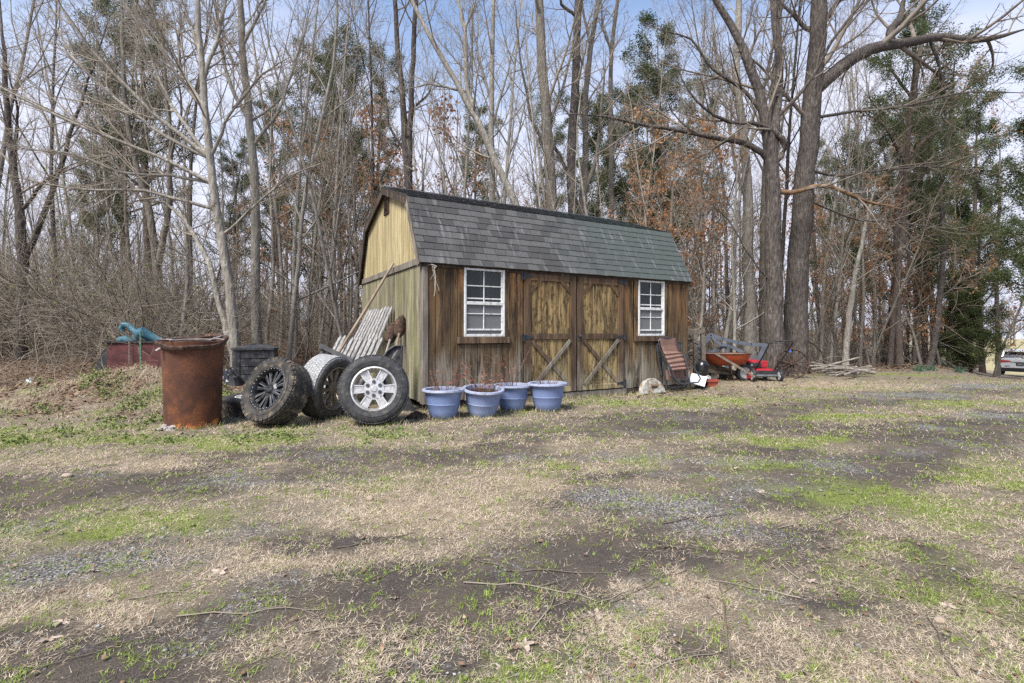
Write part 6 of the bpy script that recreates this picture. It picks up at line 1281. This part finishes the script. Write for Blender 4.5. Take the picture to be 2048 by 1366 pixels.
loft("cabin_glass", [[(-.80, .16, 1.08), (.80, .16, 1.08), (.80, 3.35, 1.02), (-.80, 3.35, 1.02)], [(-.68, .46, 1.55), (.68, .46, 1.55), (.66, 2.5, 1.57), (-.66, 2.5, 1.57)]], CARGLS, 0)
loft("roof", [[(-.69, .33, 1.55), (.69, .33, 1.55), (.66, 2.55, 1.57), (-.66, 2.55, 1.57)], [(-.66, .34, 1.60), (.66, .34, 1.60), (.62, 2.45, 1.63), (-.62, 2.45, 1.63)], [(-.5, .5, 1.635), (.5, .5, 1.635), (.5, 2.2, 1.665), (-.5, 2.2, 1.665)]], CARW, 0)
m = MB(); m.bar((-.66, .30, 1.56), (.66, .30, 1.56), .16, .035, (0, -.2, 1)); m.build("spoiler", CARW, car)
for s_ in (-1, 1):
    m = MB(); m.bar((s_ * .815, .20, 1.07), (s_ * .70, .46, 1.56), .10, .05, (0, -1, .4)); m.build("rear_pillar", CARW, car)
    m = MB(); m.prism([(s_ * .88, .88), (s_ * .40, .94), (s_ * .44, 1.0), (s_ * .86, 1.05)][::s_], -.012, .10, Matrix(((1, 0, 0, 0), (0, 0, 1, 0), (0, 1, 0, 0), (0, 0, 0, 1)))); m.build("tail_lamp", TAIL, car)
    m = MB(); m.prism([(s_ * .80, .985), (s_ * .56, .995), (s_ * .58, 1.02), (s_ * .80, 1.025)][::s_], -.018, .02, Matrix(((1, 0, 0, 0), (0, 0, 1, 0), (0, 1, 0, 0), (0, 0, 0, 1)))); m.build("lamp_lens", CHROME, car)
    m = MB(); m.box((s_ * 1.0, 2.9, 1.08), (.2, .1, .13)); ob = m.build("door_mirror", CARBLK, car); bv = ob.modifiers.new("b", 'BEVEL'); bv.width = .03; bv.segments = 2
    m = MB(); m.tube([(s_ * .60, .5, 1.65), (s_ * .60, .6, 1.69), (s_ * .58, 2.2, 1.71), (s_ * .58, 2.35, 1.66)], .018, 6); m.build("roof_rail", CHROME, car)
    for y in (.92, 3.68):
        wq = thing("wheel", (s_ * .82, y, .34), None, None); wq.parent = car; wq.rotation_euler = (0, math.pi / 2, 0)
        m = MB(); m.lathe([(.23, -.11), (.33, -.115), (.345, -.08), (.345, .08), (.33, .115), (.23, .11)], 28, closed=True); m.build("tyre", RUBBER, wq, True); m = MB(); m.lathe([(0, .09), (.23, .10), (.23, -.10), (0, -.09)], 24); m.build("rim", CHROME, wq, True)
loft("rear_bumper", [[(-.86, -.03, .34), (.86, -.03, .34), (.90, .5, .30), (-.90, .5, .30)], [(-.88, -.06, .56), (.88, -.06, .56), (.93, .5, .56), (-.93, .5, .56)]], CARBLK, 0)
m = MB(); m.box((0, -.005, .80), (.34, .02, .17)); m.build("number_plate", CARBLK, car); m = MB(); m.box((0, -.018, .80), (.22, .006, .07)); m.build("plate_marking", CHROME, car)
m = MB(); m.box((0, -.005, .93), (.80, .03, .02)); m.build("trunk_trim", CHROME, car); m = MB(); m.box((-.55, -.005, .68), (.22, .02, .018)); m.build("reflector", CARBLK, car); m = MB(); m.box((.55, -.005, .68), (.22, .02, .018)); m.build("reflector", CARBLK, car)
# far white house seen through the thicket
HW = simple("white_house_siding", (.62, .63, .64), (.72, .73, .74), 2, .7); HR = simple("house_roof", (.14, .14, .15), (.22, .22, .23), 2, .9)
hx, hy = (235 - 1024) / F_PX * 52, 52; hs = thing("distant_house", (hx, hy, H1(hx, hy) - .1), "white house glimpsed far off through the thicket behind the maroon box", "house", .15)
m = MB(); m.box((0, 0, 1.4), (11, 6, 2.8)); m.build("wall", HW, hs)
for s_ in (-1, 1): m = MB(); m.bar((0, s_ * 3.4, 2.7), (0, 0, 4.5), 11.8, .15, (0, s_, 1.6)); m.build("roof", HR, hs)
for x in (-3.6, -1.2, 3.4):
    f = thing("window", (x, -3.02, 1.6), None, None); f.parent = hs; m = MB(); m.box((0, 0, 0), (1.0, .06, 1.2)); m.build("pane", CARGLS, f); m = MB(); m.box((0, -.04, -.65), (1.2, .08, .1)); m.build("sill", HW, f)
m = MB(); m.box((1.2, -3.02, 1.05), (.95, .06, 2.1)); m.build("door", HR, hs)
hx, hy = (30 - 1024) / F_PX * 48, 48; hs2 = thing("distant_shed", (hx, hy, H1(hx, hy) - .1), "pale outbuilding glimpsed far off beyond the dark forked tree", "outbuilding", -.1); m = MB(); m.box((0, 0, 1.3), (6, 4, 2.6)); m.build("wall", HW, hs2)
for s_ in (-1, 1): m = MB(); m.bar((0, s_ * 2.3, 2.5), (0, 0, 3.7), 6.6, .12, (0, s_, 1.6)); m.build("roof", HR, hs2)
m = MB(); m.box((0, -2.02, 1.0), (1.6, .06, 2.0)); m.build("door", HR, hs2)
A, B = PX(1985, 636, 60), PX(2200, 640, 62); o = thing("utility_wire", A, "thin dark overhead wire crossing above the parked car", "wire"); m = MB(); m.tube([(B - A) * u - Vector((0, 0, .8 * u * (1 - u))) for u in np.linspace(0, 1, 9)], .035, 5); m.build("cable", CARBLK, o)
# ------------------------------------------------------------------ grass, straw, leaves and stones on the ground (nobody could count them)
def varied(name, stops, rough=.85, trans=0.0, sc=60):
    t = NT(name, rough, .12); P = t.coord("Position"); c = t.ramp(t.noise(P, sc, 2, .6), stops); t.col(t.mix(t.mr(t.noise(P, 3, 3), .35, .65, 0, .3), c, stops[0][1]))
    return t.m
STRAWM = varied("dead_grass", [(.3, (.25, .195, .135)), (.5, (.48, .39, .28)), (.7, (.70, .59, .45))])
GRASSM = varied("green_grass", [(.3, (.105, .145, .026)), (.5, (.20, .26, .052)), (.7, (.33, .40, .115))])
CLOVERM = varied("clover_leaf", [(.3, (.085, .12, .035)), (.5, (.16, .205, .065)), (.7, (.28, .31, .12))])
LITTERM = varied("leaf_litter", [(.28, (.085, .05, .032)), (.45, (.175, .108, .068)), (.6, (.27, .18, .12)), (.75, (.42, .34, .27))], sc=35)
STONEM = varied("gravel_stone", [(.3, (.14, .134, .125)), (.5, (.28, .27, .255)), (.7, (.48, .465, .44))], sc=40)
CHIPM = varied("dark_twig_bits", [(.3, (.05, .038, .03)), (.6, (.12, .095, .075)), (.75, (.22, .18, .145))], sc=40)
g = np.random.default_rng(2024)
def scatter(n, y0, y1, pw=1.6, lo=-140, hi=2190):
    """points over the view's ground, denser near the camera"""
    u = g.random(n); Y = y0 * (y1 / y0) ** (u ** pw if pw > 0 else u); px = g.uniform(lo, hi, n); e_ = g.random(n) < .14; px = np.where(e_, np.where(g.random(n) < .5, g.uniform(lo - 600, lo, n), g.uniform(hi, hi + 600, n)), px); return (px - 1024) / F_PX * Y, Y
def keep_clear(x, y):                              # outside the shed's footprint
    c, s = math.cos(SROT), math.sin(SROT); a = (x - SX) * c + (y - SY) * s; b = -(x - SX) * s + (y - SY) * c
    return ~((a > -.03) & (a < SL + .03) & (b > -.02) & (b < SW))
def blades(x, y, L, w, az, el, curl, name, mat, label, segs=2):
    n = len(x); z = hgt(x, y); d = np.stack([np.cos(az), np.sin(az), np.zeros(n)], 1); sd = np.stack([-np.sin(az), np.cos(az), np.zeros(n)], 1); up = np.array([0, 0, 1.])
    p = np.stack([x, y, z], 1); rows = []
    e = el.copy(); cur = p.copy(); ws = np.linspace(1, .15, segs + 1)
    for i in range(segs + 1):
        rows.append(np.stack([cur - sd * (w * ws[i] / 2)[:, None], cur + sd * (w * ws[i] / 2)[:, None]], 1))
        cur = cur + (d * np.cos(e)[:, None] + up * np.sin(e)[:, None]) * (L / segs)[:, None]; e = e - curl
    V = np.stack(rows, 1).reshape(-1, 3); V[:, 2] = np.maximum(V[:, 2], hgt(V[:, 0], V[:, 1]) + .0015)
    b = (np.arange(n) * (segs + 1) * 2)[:, None]
    F = np.concatenate([b + np.array([[2 * i, 2 * i + 1, 2 * i + 3, 2 * i + 2]]) for i in range(segs)], 0)
    return tag(mesh_obj(name, fast_mesh(name, V, F, mat)), label, None, None, "stuff")
# straw: short curled dead blades lying in mats
x, y = scatter(800000, 1.25, 10.5, 1.0); so, gn, gv, lf, st, fd = fields(x, y)
dens = (.38 + .95 * st + .45 * (fbm(x * 3, y * 3, 91) - .35)) * (1 - .60 * so) * (1 - .6 * gv) * (1 - lf)
cl = fbm(x * 9, y * 9, 17); dens = dens * np.clip((cl - .30) * 4.2, .05, 1.5)
k = (g.random(len(x)) < dens) & keep_clear(x, y) & (y < edge_y(x) + .3); x, y = x[k], y[k]; n = len(x); ys = np.clip(y / 2.6, .75, 2.4)
blades(x, y, g.uniform(.010, .042, n) * ys ** .5, g.uniform(.0014, .0032, n) * ys, g.uniform(0, 6.28, n), g.uniform(.0, .55, n), g.uniform(.1, .9, n), "dead_grass", STRAWM, "pale dead grass matted over the yard", 1)
# green tufts
x, y = scatter(52000, 1.25, 13, .95); so, gn, gv, lf, st, fd = fields(x, y)
dens = gn ** 1.2 * 1.0 + .24 + .10 * so; k = (g.random(len(x)) < dens * np.clip((fbm(x * 9, y * 9, 23) - .36) * 4.5, 0, 1.4)) & keep_clear(x, y) & (lf < .6); x, y = x[k], y[k]
nb = 8; n = len(x) * nb; ys = np.clip(np.repeat(y, nb) / 3, .7, 2.3); X, Yy = np.repeat(x, nb) + g.normal(0, .010, n) * ys, np.repeat(y, nb) + g.normal(0, .010, n) * ys
blades(X, Yy, g.uniform(.010, .030, n) * ys ** .5, g.uniform(.0022, .0042, n) * ys, g.uniform(0, 6.28, n), g.uniform(.1, 1.1, n), g.uniform(.2, .8, n), "green_grass", GRASSM, "small tufts of new green grass", 1)
# clover and weeds towards the barrel, wheels and planters
x, y = scatter(30000, 4.4, 8.2, .9); so, gn, gv, lf, st, fd = fields(x, y)
k = (g.random(len(x)) < np.clip(gn - .25, 0, 1) * 1.3 * np.clip((fbm(x * 4, y * 4, 27) - .42) * 6, 0, 1)) & keep_clear(x, y) & (x < 1.6); x, y = x[k], y[k]
P_ = np.stack([x, y, hgt(x, y) + g.uniform(.004, .045, len(x))], 1); P_ = np.repeat(P_, 3, 0) + g.normal(0, .012, (len(x) * 3, 3))
V, F = leaf_quads(P_, .026, g, up=.15, aspect=.8); tag(mesh_obj("clover_foliage", fast_mesh("clover_foliage", V, F, CLOVERM)), "low clover and weeds along the barrel, wheels and planters", None, None, "stuff")
# fallen leaves: woodland floor, bank and edge of the yard
def fallen(x, y, size, name, mat, label, lift=.01):
    n = len(x); az = g.uniform(0, 6.28, n); L = size * g.uniform(.55, 1.3, n); z = hgt(x, y) + lift * g.random(n) + .004
    d = np.stack([np.cos(az), np.sin(az), g.normal(0, .22, n)], 1); w = np.stack([-np.sin(az), np.cos(az), g.normal(0, .22, n)], 1); p = np.stack([x, y, z], 1); cup = (g.uniform(-.12, .30, n) * L)[:, None] * np.array([[0, 0, 1.]])
    V = np.stack([p - d * (L * .5)[:, None] + cup, p - w * (L * .30)[:, None], p + d * (L * .5)[:, None] + cup, p + w * (L * .32)[:, None]], 1).reshape(-1, 3); V[:, 2] = np.maximum(V[:, 2], np.repeat(z, 4) - .008)
    b = (np.arange(n) * 4)[:, None]; F = np.concatenate([b + np.array([[0, 1, 3]]), b + np.array([[1, 2, 3]])], 0)
    return tag(mesh_obj(name, fast_mesh(name, V, F, mat)), label, None, None, "stuff")
x, y = scatter(90000, 5.2, 34, .85); so, gn, gv, lf, st, fd = fields(x, y); e = y - edge_y(x)
dens = np.clip(lf, 0, 1) * .8 + .20 * np.exp(-np.abs(np.minimum(e, 0)) / 1.1); ds = np.exp(-np.maximum(0, np.hypot(x - 3.2, y - 8.6) - .2) / .8); dens = dens + .25 * ds
k = (g.random(len(x)) < dens) & keep_clear(x, y) & (fd < .5); x, y = x[k], y[k]
fallen(x, y, .085 * np.clip(y / 12, .8, 1.9), "leaf_litter", LITTERM, "brown fallen leaves over the woodland floor and bank", .03)
x, y = scatter(1100, 1.3, 8, 1.0); k = keep_clear(x, y) & (g.random(len(x)) < .45 + .5 * (x > .5)); x, y = x[k], y[k]; fallen(x, y, .022, "leaf_debris", LITTERM, "torn bits of dead leaf strewn on the yard")
# gravel
x, y = scatter(60000, 1.25, 12, .95); so, gn, gv, lf, st, fd = fields(x, y)
k = (g.random(len(x)) < np.clip(gv - .2, 0, 1) * .95 + .04) & keep_clear(x, y) & (lf < .3); x, y = x[k], y[k]; n = len(x); ys = np.clip(y / 3.2, .8, 2.2)
s = g.lognormal(-5.35, .45, n) * ys ** .7; az = g.uniform(0, 6.28, n); z = hgt(x, y)
oc = np.array([[1, 0, .1], [.25, .85, 0], [-.8, .35, .05], [-.55, -.7, 0], [.5, -.75, .05], [.15, .05, .62], [0, 0, -.5]]); V = oc[None] * (s[:, None, None] * g.uniform(.7, 1.3, (n, 7, 1)))
ca, sa = np.cos(az)[:, None], np.sin(az)[:, None]; V = np.stack([V[..., 0] * ca - V[..., 1] * sa + x[:, None], V[..., 0] * sa + V[..., 1] * ca + y[:, None], V[..., 2] * .7 + z[:, None] + s[:, None] * .12], -1).reshape(-1, 3)
tri = np.array([[i, (i + 1) % 5, 5] for i in range(5)] + [[(i + 1) % 5, i, 6] for i in range(5)]); F = ((np.arange(n) * 7)[:, None, None] + tri[None]).reshape(-1, 3)
tag(mesh_obj("gravel", fast_mesh("gravel", V, F, STONEM)), "grey gravel showing through the drive", None, None, "stuff")
# broken twig bits
x, y = scatter(16000, 1.25, 9, 1.0); so, gn, gv, lf, st, fd = fields(x, y); k = (g.random(len(x)) < .18 + .5 * so) & keep_clear(x, y); x, y = x[k], y[k]; n = len(x); ys = np.clip(y / 3, .8, 2)
blades(x, y, g.uniform(.02, .08, n) * ys ** .5, g.uniform(.0014, .003, n) * ys, g.uniform(0, 6.28, n), g.uniform(0, .12, n), g.uniform(0, .1, n), "twig_debris", CHIPM, "dark broken twig bits trodden into the drive", 1)
# sticks one can pick out, and single large leaves
gs = np.random.default_rng(404); LOOSE = []
STK = [(1130, 1150, 360, .5), (1260, 1190, 20, .4), (1170, 1175, 60, .3), (1500, 1180, 150, .35), (1300, 1180, 10, .45), (1660, 1160, -40, .35), (1730, 1120, -35, .3), (1060, 1020, 15, .5), (1450, 1240, 70, .55), (1060, 1180, -15, .55), (1400, 1040, 15, .45), (880, 1130, 40, .25), (560, 1200, 10, .25), (500, 1230, 25, .5), (230, 1300, 30, .4),
       (1100, 1230, 80, .3), (1190, 1260, 100, .25), (700, 1265, 20, .3), (960, 1130, -30, .3), (1560, 1130, 80, .3), (1290, 1120, 45, .4), (1640, 1050, 10, .5), (1750, 990, 12, .5), (1850, 930, 8, .5), (1350, 960, 5, .6), (940, 1050, 12, .6), (760, 1085, 15, .4), (350, 1185, 5, .3), (1880, 1290, 60, .4), (1350, 1330, 30, .4)]
for i, (px, py, a, L) in enumerate(STK):
    cx, cy = gpt(px, py); a = math.radians(a + gs.normal(0, 8)); q = grow_line(np.array([0, 0, 0.]), np.array([math.cos(a), math.sin(a), 0]), L, 9, .12, 0, gs); q -= q[4].copy(); q[:, 2] = hgt(q[:, 0] + cx, q[:, 1] + cy) - H1(cx, cy) + .006
    r = np.linspace(.0026, .0012, 9) * gs.uniform(.7, 1.4); o = thing("fallen_stick", (cx, cy, H1(cx, cy)), None, "stick", 0, "sticks lying on the drive"); LOOSE.append((o, "thin fallen stick", px, py))
    ch_ = children(q, r, 2, .3, 40, .3, .7, 4, .1, 0, gs, rmin=.0015)
    for c_, _ in ch_: c_[:, 2] = np.maximum(hgt(c_[:, 0] + cx, c_[:, 1] + cy) - H1(cx, cy) + .005, c_[:, 2] * .3)
    mesh_obj("stick", fast_mesh("stick", *merge([tubes([(q, r)], 5), tubes(ch_, 4)]), (TWIG_DARK, TWIG)[i % 2]), o)
LEAFBIG = simple("pale_dead_leaf", (.22, .165, .12), (.42, .35, .29), 25, .9, .1)
def lobed(seed):
    g_ = np.random.default_rng(seed); nn = 22; V = [(0, 0, .006)]; 
    for j in range(nn):
        a = 2 * math.pi * j / nn; r = .045 * (1 + .42 * math.cos(5 * a)) * g_.uniform(.8, 1.2) * (1.15 if math.cos(a) > 0 else .85); V.append((r * math.cos(a), r * math.sin(a), .004 + .016 * g_.random()))
    m = MB(); m.add(V, [(0, 1 + j, 1 + (j + 1) % nn) for j in range(nn)]); m.add([(-.035, -.0012, .004), (-.09, -.0012, .010), (-.09, .0012, .010), (-.035, .0012, .004)], [(0, 1, 2, 3)]); return m.mesh("blade", LEAFBIG)
LB = [lobed(s_) for s_ in range(5)]
for i in range(30):
    py = 860 + 500 * gs.random() ** .7; px = gs.uniform(30, 2030)
    if px < 1000 and gs.random() < .5: px += 950
    cx, cy = gpt(px, py); o = thing("dead_leaf", (cx, cy, H1(cx, cy)), None, "leaf", gs.uniform(0, 6.28), "single dead leaves on the drive"); LOOSE.append((o, "pale curled dead leaf", px, py)); o.rotation_euler = (gs.normal(0, .2), gs.normal(0, .2), gs.uniform(0, 6.28)); s_ = gs.uniform(.25, .6) * (1 + max(0, cy - 3) * .1); o.scale = (s_,) * 3; mesh_obj("leaf", LB[i % 5], o)
ROCKM = simple("tan_stone", (.26, .20, .15), (.42, .34, .27), 14, .95, .1, bump=.5)
for px, py, s_, lb in [(1880, 1245, .022, "tan stone lying in the grass at the near edge of the drive"), (740, 1002, .03, "small pale stone on the straw"), (135, 950, .035, "brownish stone on the bare strip before the barrel")]:
    cx, cy = gpt(px, py); o = thing("loose_stone", (cx, cy, H1(cx, cy)), lb, "stone", gs.uniform(0, 6)); m = MB(); m.ball((0, 0, s_ * .25), (s_, s_ * .7, s_ * .5), 10, 7)
    m.v = [tuple(np.array(p) * (1 + .25 * (float(vnoise(p[0] * 40 + 9, p[1] * 40 + p[2] * 30, 4)) - .5))) for p in m.v]; m.build("rock", ROCKM, o, True)
DAFF = simple("daffodil_leaf", (.03, .085, .05), (.06, .14, .08), 9, .6)
for px, Y, lb in [(1838, 13.6, "dark green daffodil clump at the woods edge, first of three"), (1862, 14.2, "dark green daffodil clump beside the dark curving trunk"), (1916, 15.6, "dark green daffodil clump before the low cedars")]:
    x0 = (px - 1024) / F_PX * Y; o = thing("daffodil_clump", (x0, Y, H1(x0, Y)), lb, "plant", 0, "daffodil clumps at the woods edge"); n = 70; V, F = [], []
    for i in range(n):
        a = gs.uniform(0, 6.28); r = abs(gs.normal(0, .10)); b = np.array([r * math.cos(a), r * math.sin(a) * .7, -.01]); d = norm(np.array([gs.normal(0, .35), gs.normal(0, .35), 1])); h = gs.uniform(.12, .24); w = norm(np.cross(d, gs.normal(0, 1, 3))) * .007; kf = len(V)
        V += [b - w, b + w, b + d * h + w * .3, b + d * h - w * .3]; F.append((kf, kf + 1, kf + 2, kf + 3))
    mesh_obj("foliage", fast_mesh("foliage", np.array(V), np.array(F), DAFF), o)

# long dead grass and weeds hanging over the bank
n = 5200; x = g.normal(-5.6, 1.1, n); y = g.normal(6.72, .42, n); k = (x < -3.75) & (y > 5.7) & (y < 7.9) & (fbm(x * 3, y * 3, 44) > .44); x, y = x[k], y[k]; n = len(x)
blades(x, y, g.uniform(.08, .24, n), g.uniform(.003, .006, n), g.normal(-1.6, .9, n), g.uniform(.3, 1.3, n), g.uniform(.5, 1.1, n), "bank_grass", STRAWM, "long dead grass hanging over the bank behind the barrel", 3)
n = 9000; x = g.uniform(-7.6, -3.7, n); y = g.uniform(5.5, 7.2, n); k = (fbm(x * 3.2, y * 3.2, 45) > .57); x, y = x[k], y[k]; P_ = np.repeat(np.stack([x, y, hgt(x, y) + g.uniform(.004, .05, len(x))], 1), 3, 0); P_ += g.normal(0, .03, P_.shape)
V, F = leaf_quads(P_, .026, g, up=.15, aspect=.75); tag(mesh_obj("bank_foliage", fast_mesh("bank_foliage", V, F, CLOVERM)), "low green weeds creeping over the bank", None, None, "stuff")

# grass and litter grown up against the things that stand on it
bx_, by_ = [], []
def around(px, Y, r, n, front=True):
    x0 = (px - 1024) / F_PX * Y; a = g.uniform(math.pi, 2 * math.pi, n) if front else g.uniform(0, 6.28, n); rr_ = r + np.abs(g.normal(0, .035, n)); bx_.append(x0 + rr_ * np.cos(a)); by_.append(Y + rr_ * np.sin(a))
for px, Y, r in [(887, 5.86, .14), (964, 6.0, .14), (1024, 6.4, .14), (1095, 6.42, .145), (387, 5.42, .27), (508, 6.25, .36), (1421, 8.95, .09)]: around(px, Y, r, 260)
for px, Y, w_ in [(749, 5.46, .22), (552, 5.36, .24), (660, 5.80, .14), (1290, 8.02, .26)]:
    x0 = (px - 1024) / F_PX * Y; n = 330; bx_.append(x0 + g.normal(0, w_, n)); by_.append(Y + g.normal(-.03, .07, n))
tt = g.uniform(-.05, SL, 1500); dd = -np.abs(g.normal(.02, .045, 1500)) - .02; c_, s_ = math.cos(SROT), math.sin(SROT); bx_.append(SX + c_ * tt - s_ * dd); by_.append(SY + s_ * tt + c_ * dd)
x, y = np.concatenate(bx_), np.concatenate(by_); n = len(x); hh_ = g.random(n) < .45
blades(x[hh_], y[hh_], g.uniform(.03, .10, hh_.sum()), g.uniform(.003, .006, hh_.sum()), g.uniform(0, 6.28, hh_.sum()), g.uniform(.5, 1.45, hh_.sum()), g.uniform(.2, .7, hh_.sum()), "verge_grass", STRAWM, "dead grass standing against pots, wheels and shed", 2)
hh_ = ~hh_; blades(x[hh_], y[hh_], g.uniform(.025, .075, hh_.sum()), g.uniform(.003, .006, hh_.sum()), g.uniform(0, 6.28, hh_.sum()), g.uniform(.5, 1.4, hh_.sum()), g.uniform(.2, .7, hh_.sum()), "green_verge_grass", GRASSM, "green grass standing against pots, wheels and shed", 2)
# ------------------------------------------------------------------ labels of the trees, from what each one stands behind
BINS = [(-999, 40, "behind the far end of the grassy bank"), (40, 130, "behind the white plastic scrap"), (130, 215, "behind the bank beside the maroon box"), (215, 275, "behind the maroon box"), (275, 330, "behind the green post"), (330, 450, "behind the rusty barrel"), (450, 560, "behind the compost bin"), (560, 625, "behind the black wheel"), (625, 690, "behind the white-stained wheel"), (690, 845, "behind the leaning pickets"), (845, 1040, "behind the shed above its first window"),
        (1040, 1150, "behind the shed above the first door leaf"), (1150, 1250, "behind the shed above the second door leaf"), (1250, 1390, "behind the shed above the folded chair"), (1390, 1480, "behind the wheelbarrow"), (1480, 1570, "behind the mower"), (1570, 1650, "behind the wagon wheel"), (1650, 1740, "behind the branch heap"), (1740, 1900, "along the woods edge past the branch heap"), (1900, 9999, "by the drive near the parked car")]
ORD = "first second third fourth fifth sixth seventh eighth ninth tenth eleventh twelfth thirteenth fourteenth fifteenth sixteenth seventeenth eighteenth nineteenth twentieth".split(); ORD += ["twenty-" + o_ for o_ in ORD[:9]] + ["thirtieth"]
groups_ = {}
for r, look, px, Y in TREES:
    where = next(w for a, b, w in BINS if a <= px < b); groups_.setdefault((look, where), []).append((Y, r))
for (look, where), ls in groups_.items():
    ls.sort(key=lambda q: q[0]); noun = "" if look.split()[-1] in ("sapling", "shrub", "cedar") else " tree"
    for i, (Y, r) in enumerate(ls):
        r["label"] = f"{look}{noun} {where}" + (f", {ORD[i]} such into the woods" if len(ls) > 1 else "")

FRONT = [(-999, 300, "grassy bank"), (300, 450, "rusty barrel"), (450, 625, "black wheel"), (625, 700, "white-stained wheel"), (700, 845, "silver wheel"), (845, 1000, "first planter"), (1000, 1150, "first door leaf"), (1150, 1260, "second door leaf"), (1260, 1390, "folded chair"), (1390, 1480, "wheelbarrow"), (1480, 1570, "mower"), (1570, 1650, "wagon wheel"), (1650, 1760, "branch heap"), (1760, 1930, "woods edge"), (1930, 9999, "parked car")]
groups_ = {}
for r, look, px, py in LOOSE:
    where = next(w for a, b, w in FRONT if a <= px < b); groups_.setdefault((look, where), []).append((py, r))
for (look, where), ls in groups_.items():
    ls.sort(key=lambda q: q[0])
    for i, (py, r) in enumerate(ls): r["label"] = f"{look} in front of the {where}" + (f", {ORD[i]} out from it" if len(ls) > 1 else "")

for i, (px, r) in enumerate(sorted(HEAP, key=lambda q: q[0])): r["label"] = f"bleached dead branch in the heap, {ORD[i]} out from the wagon wheel"
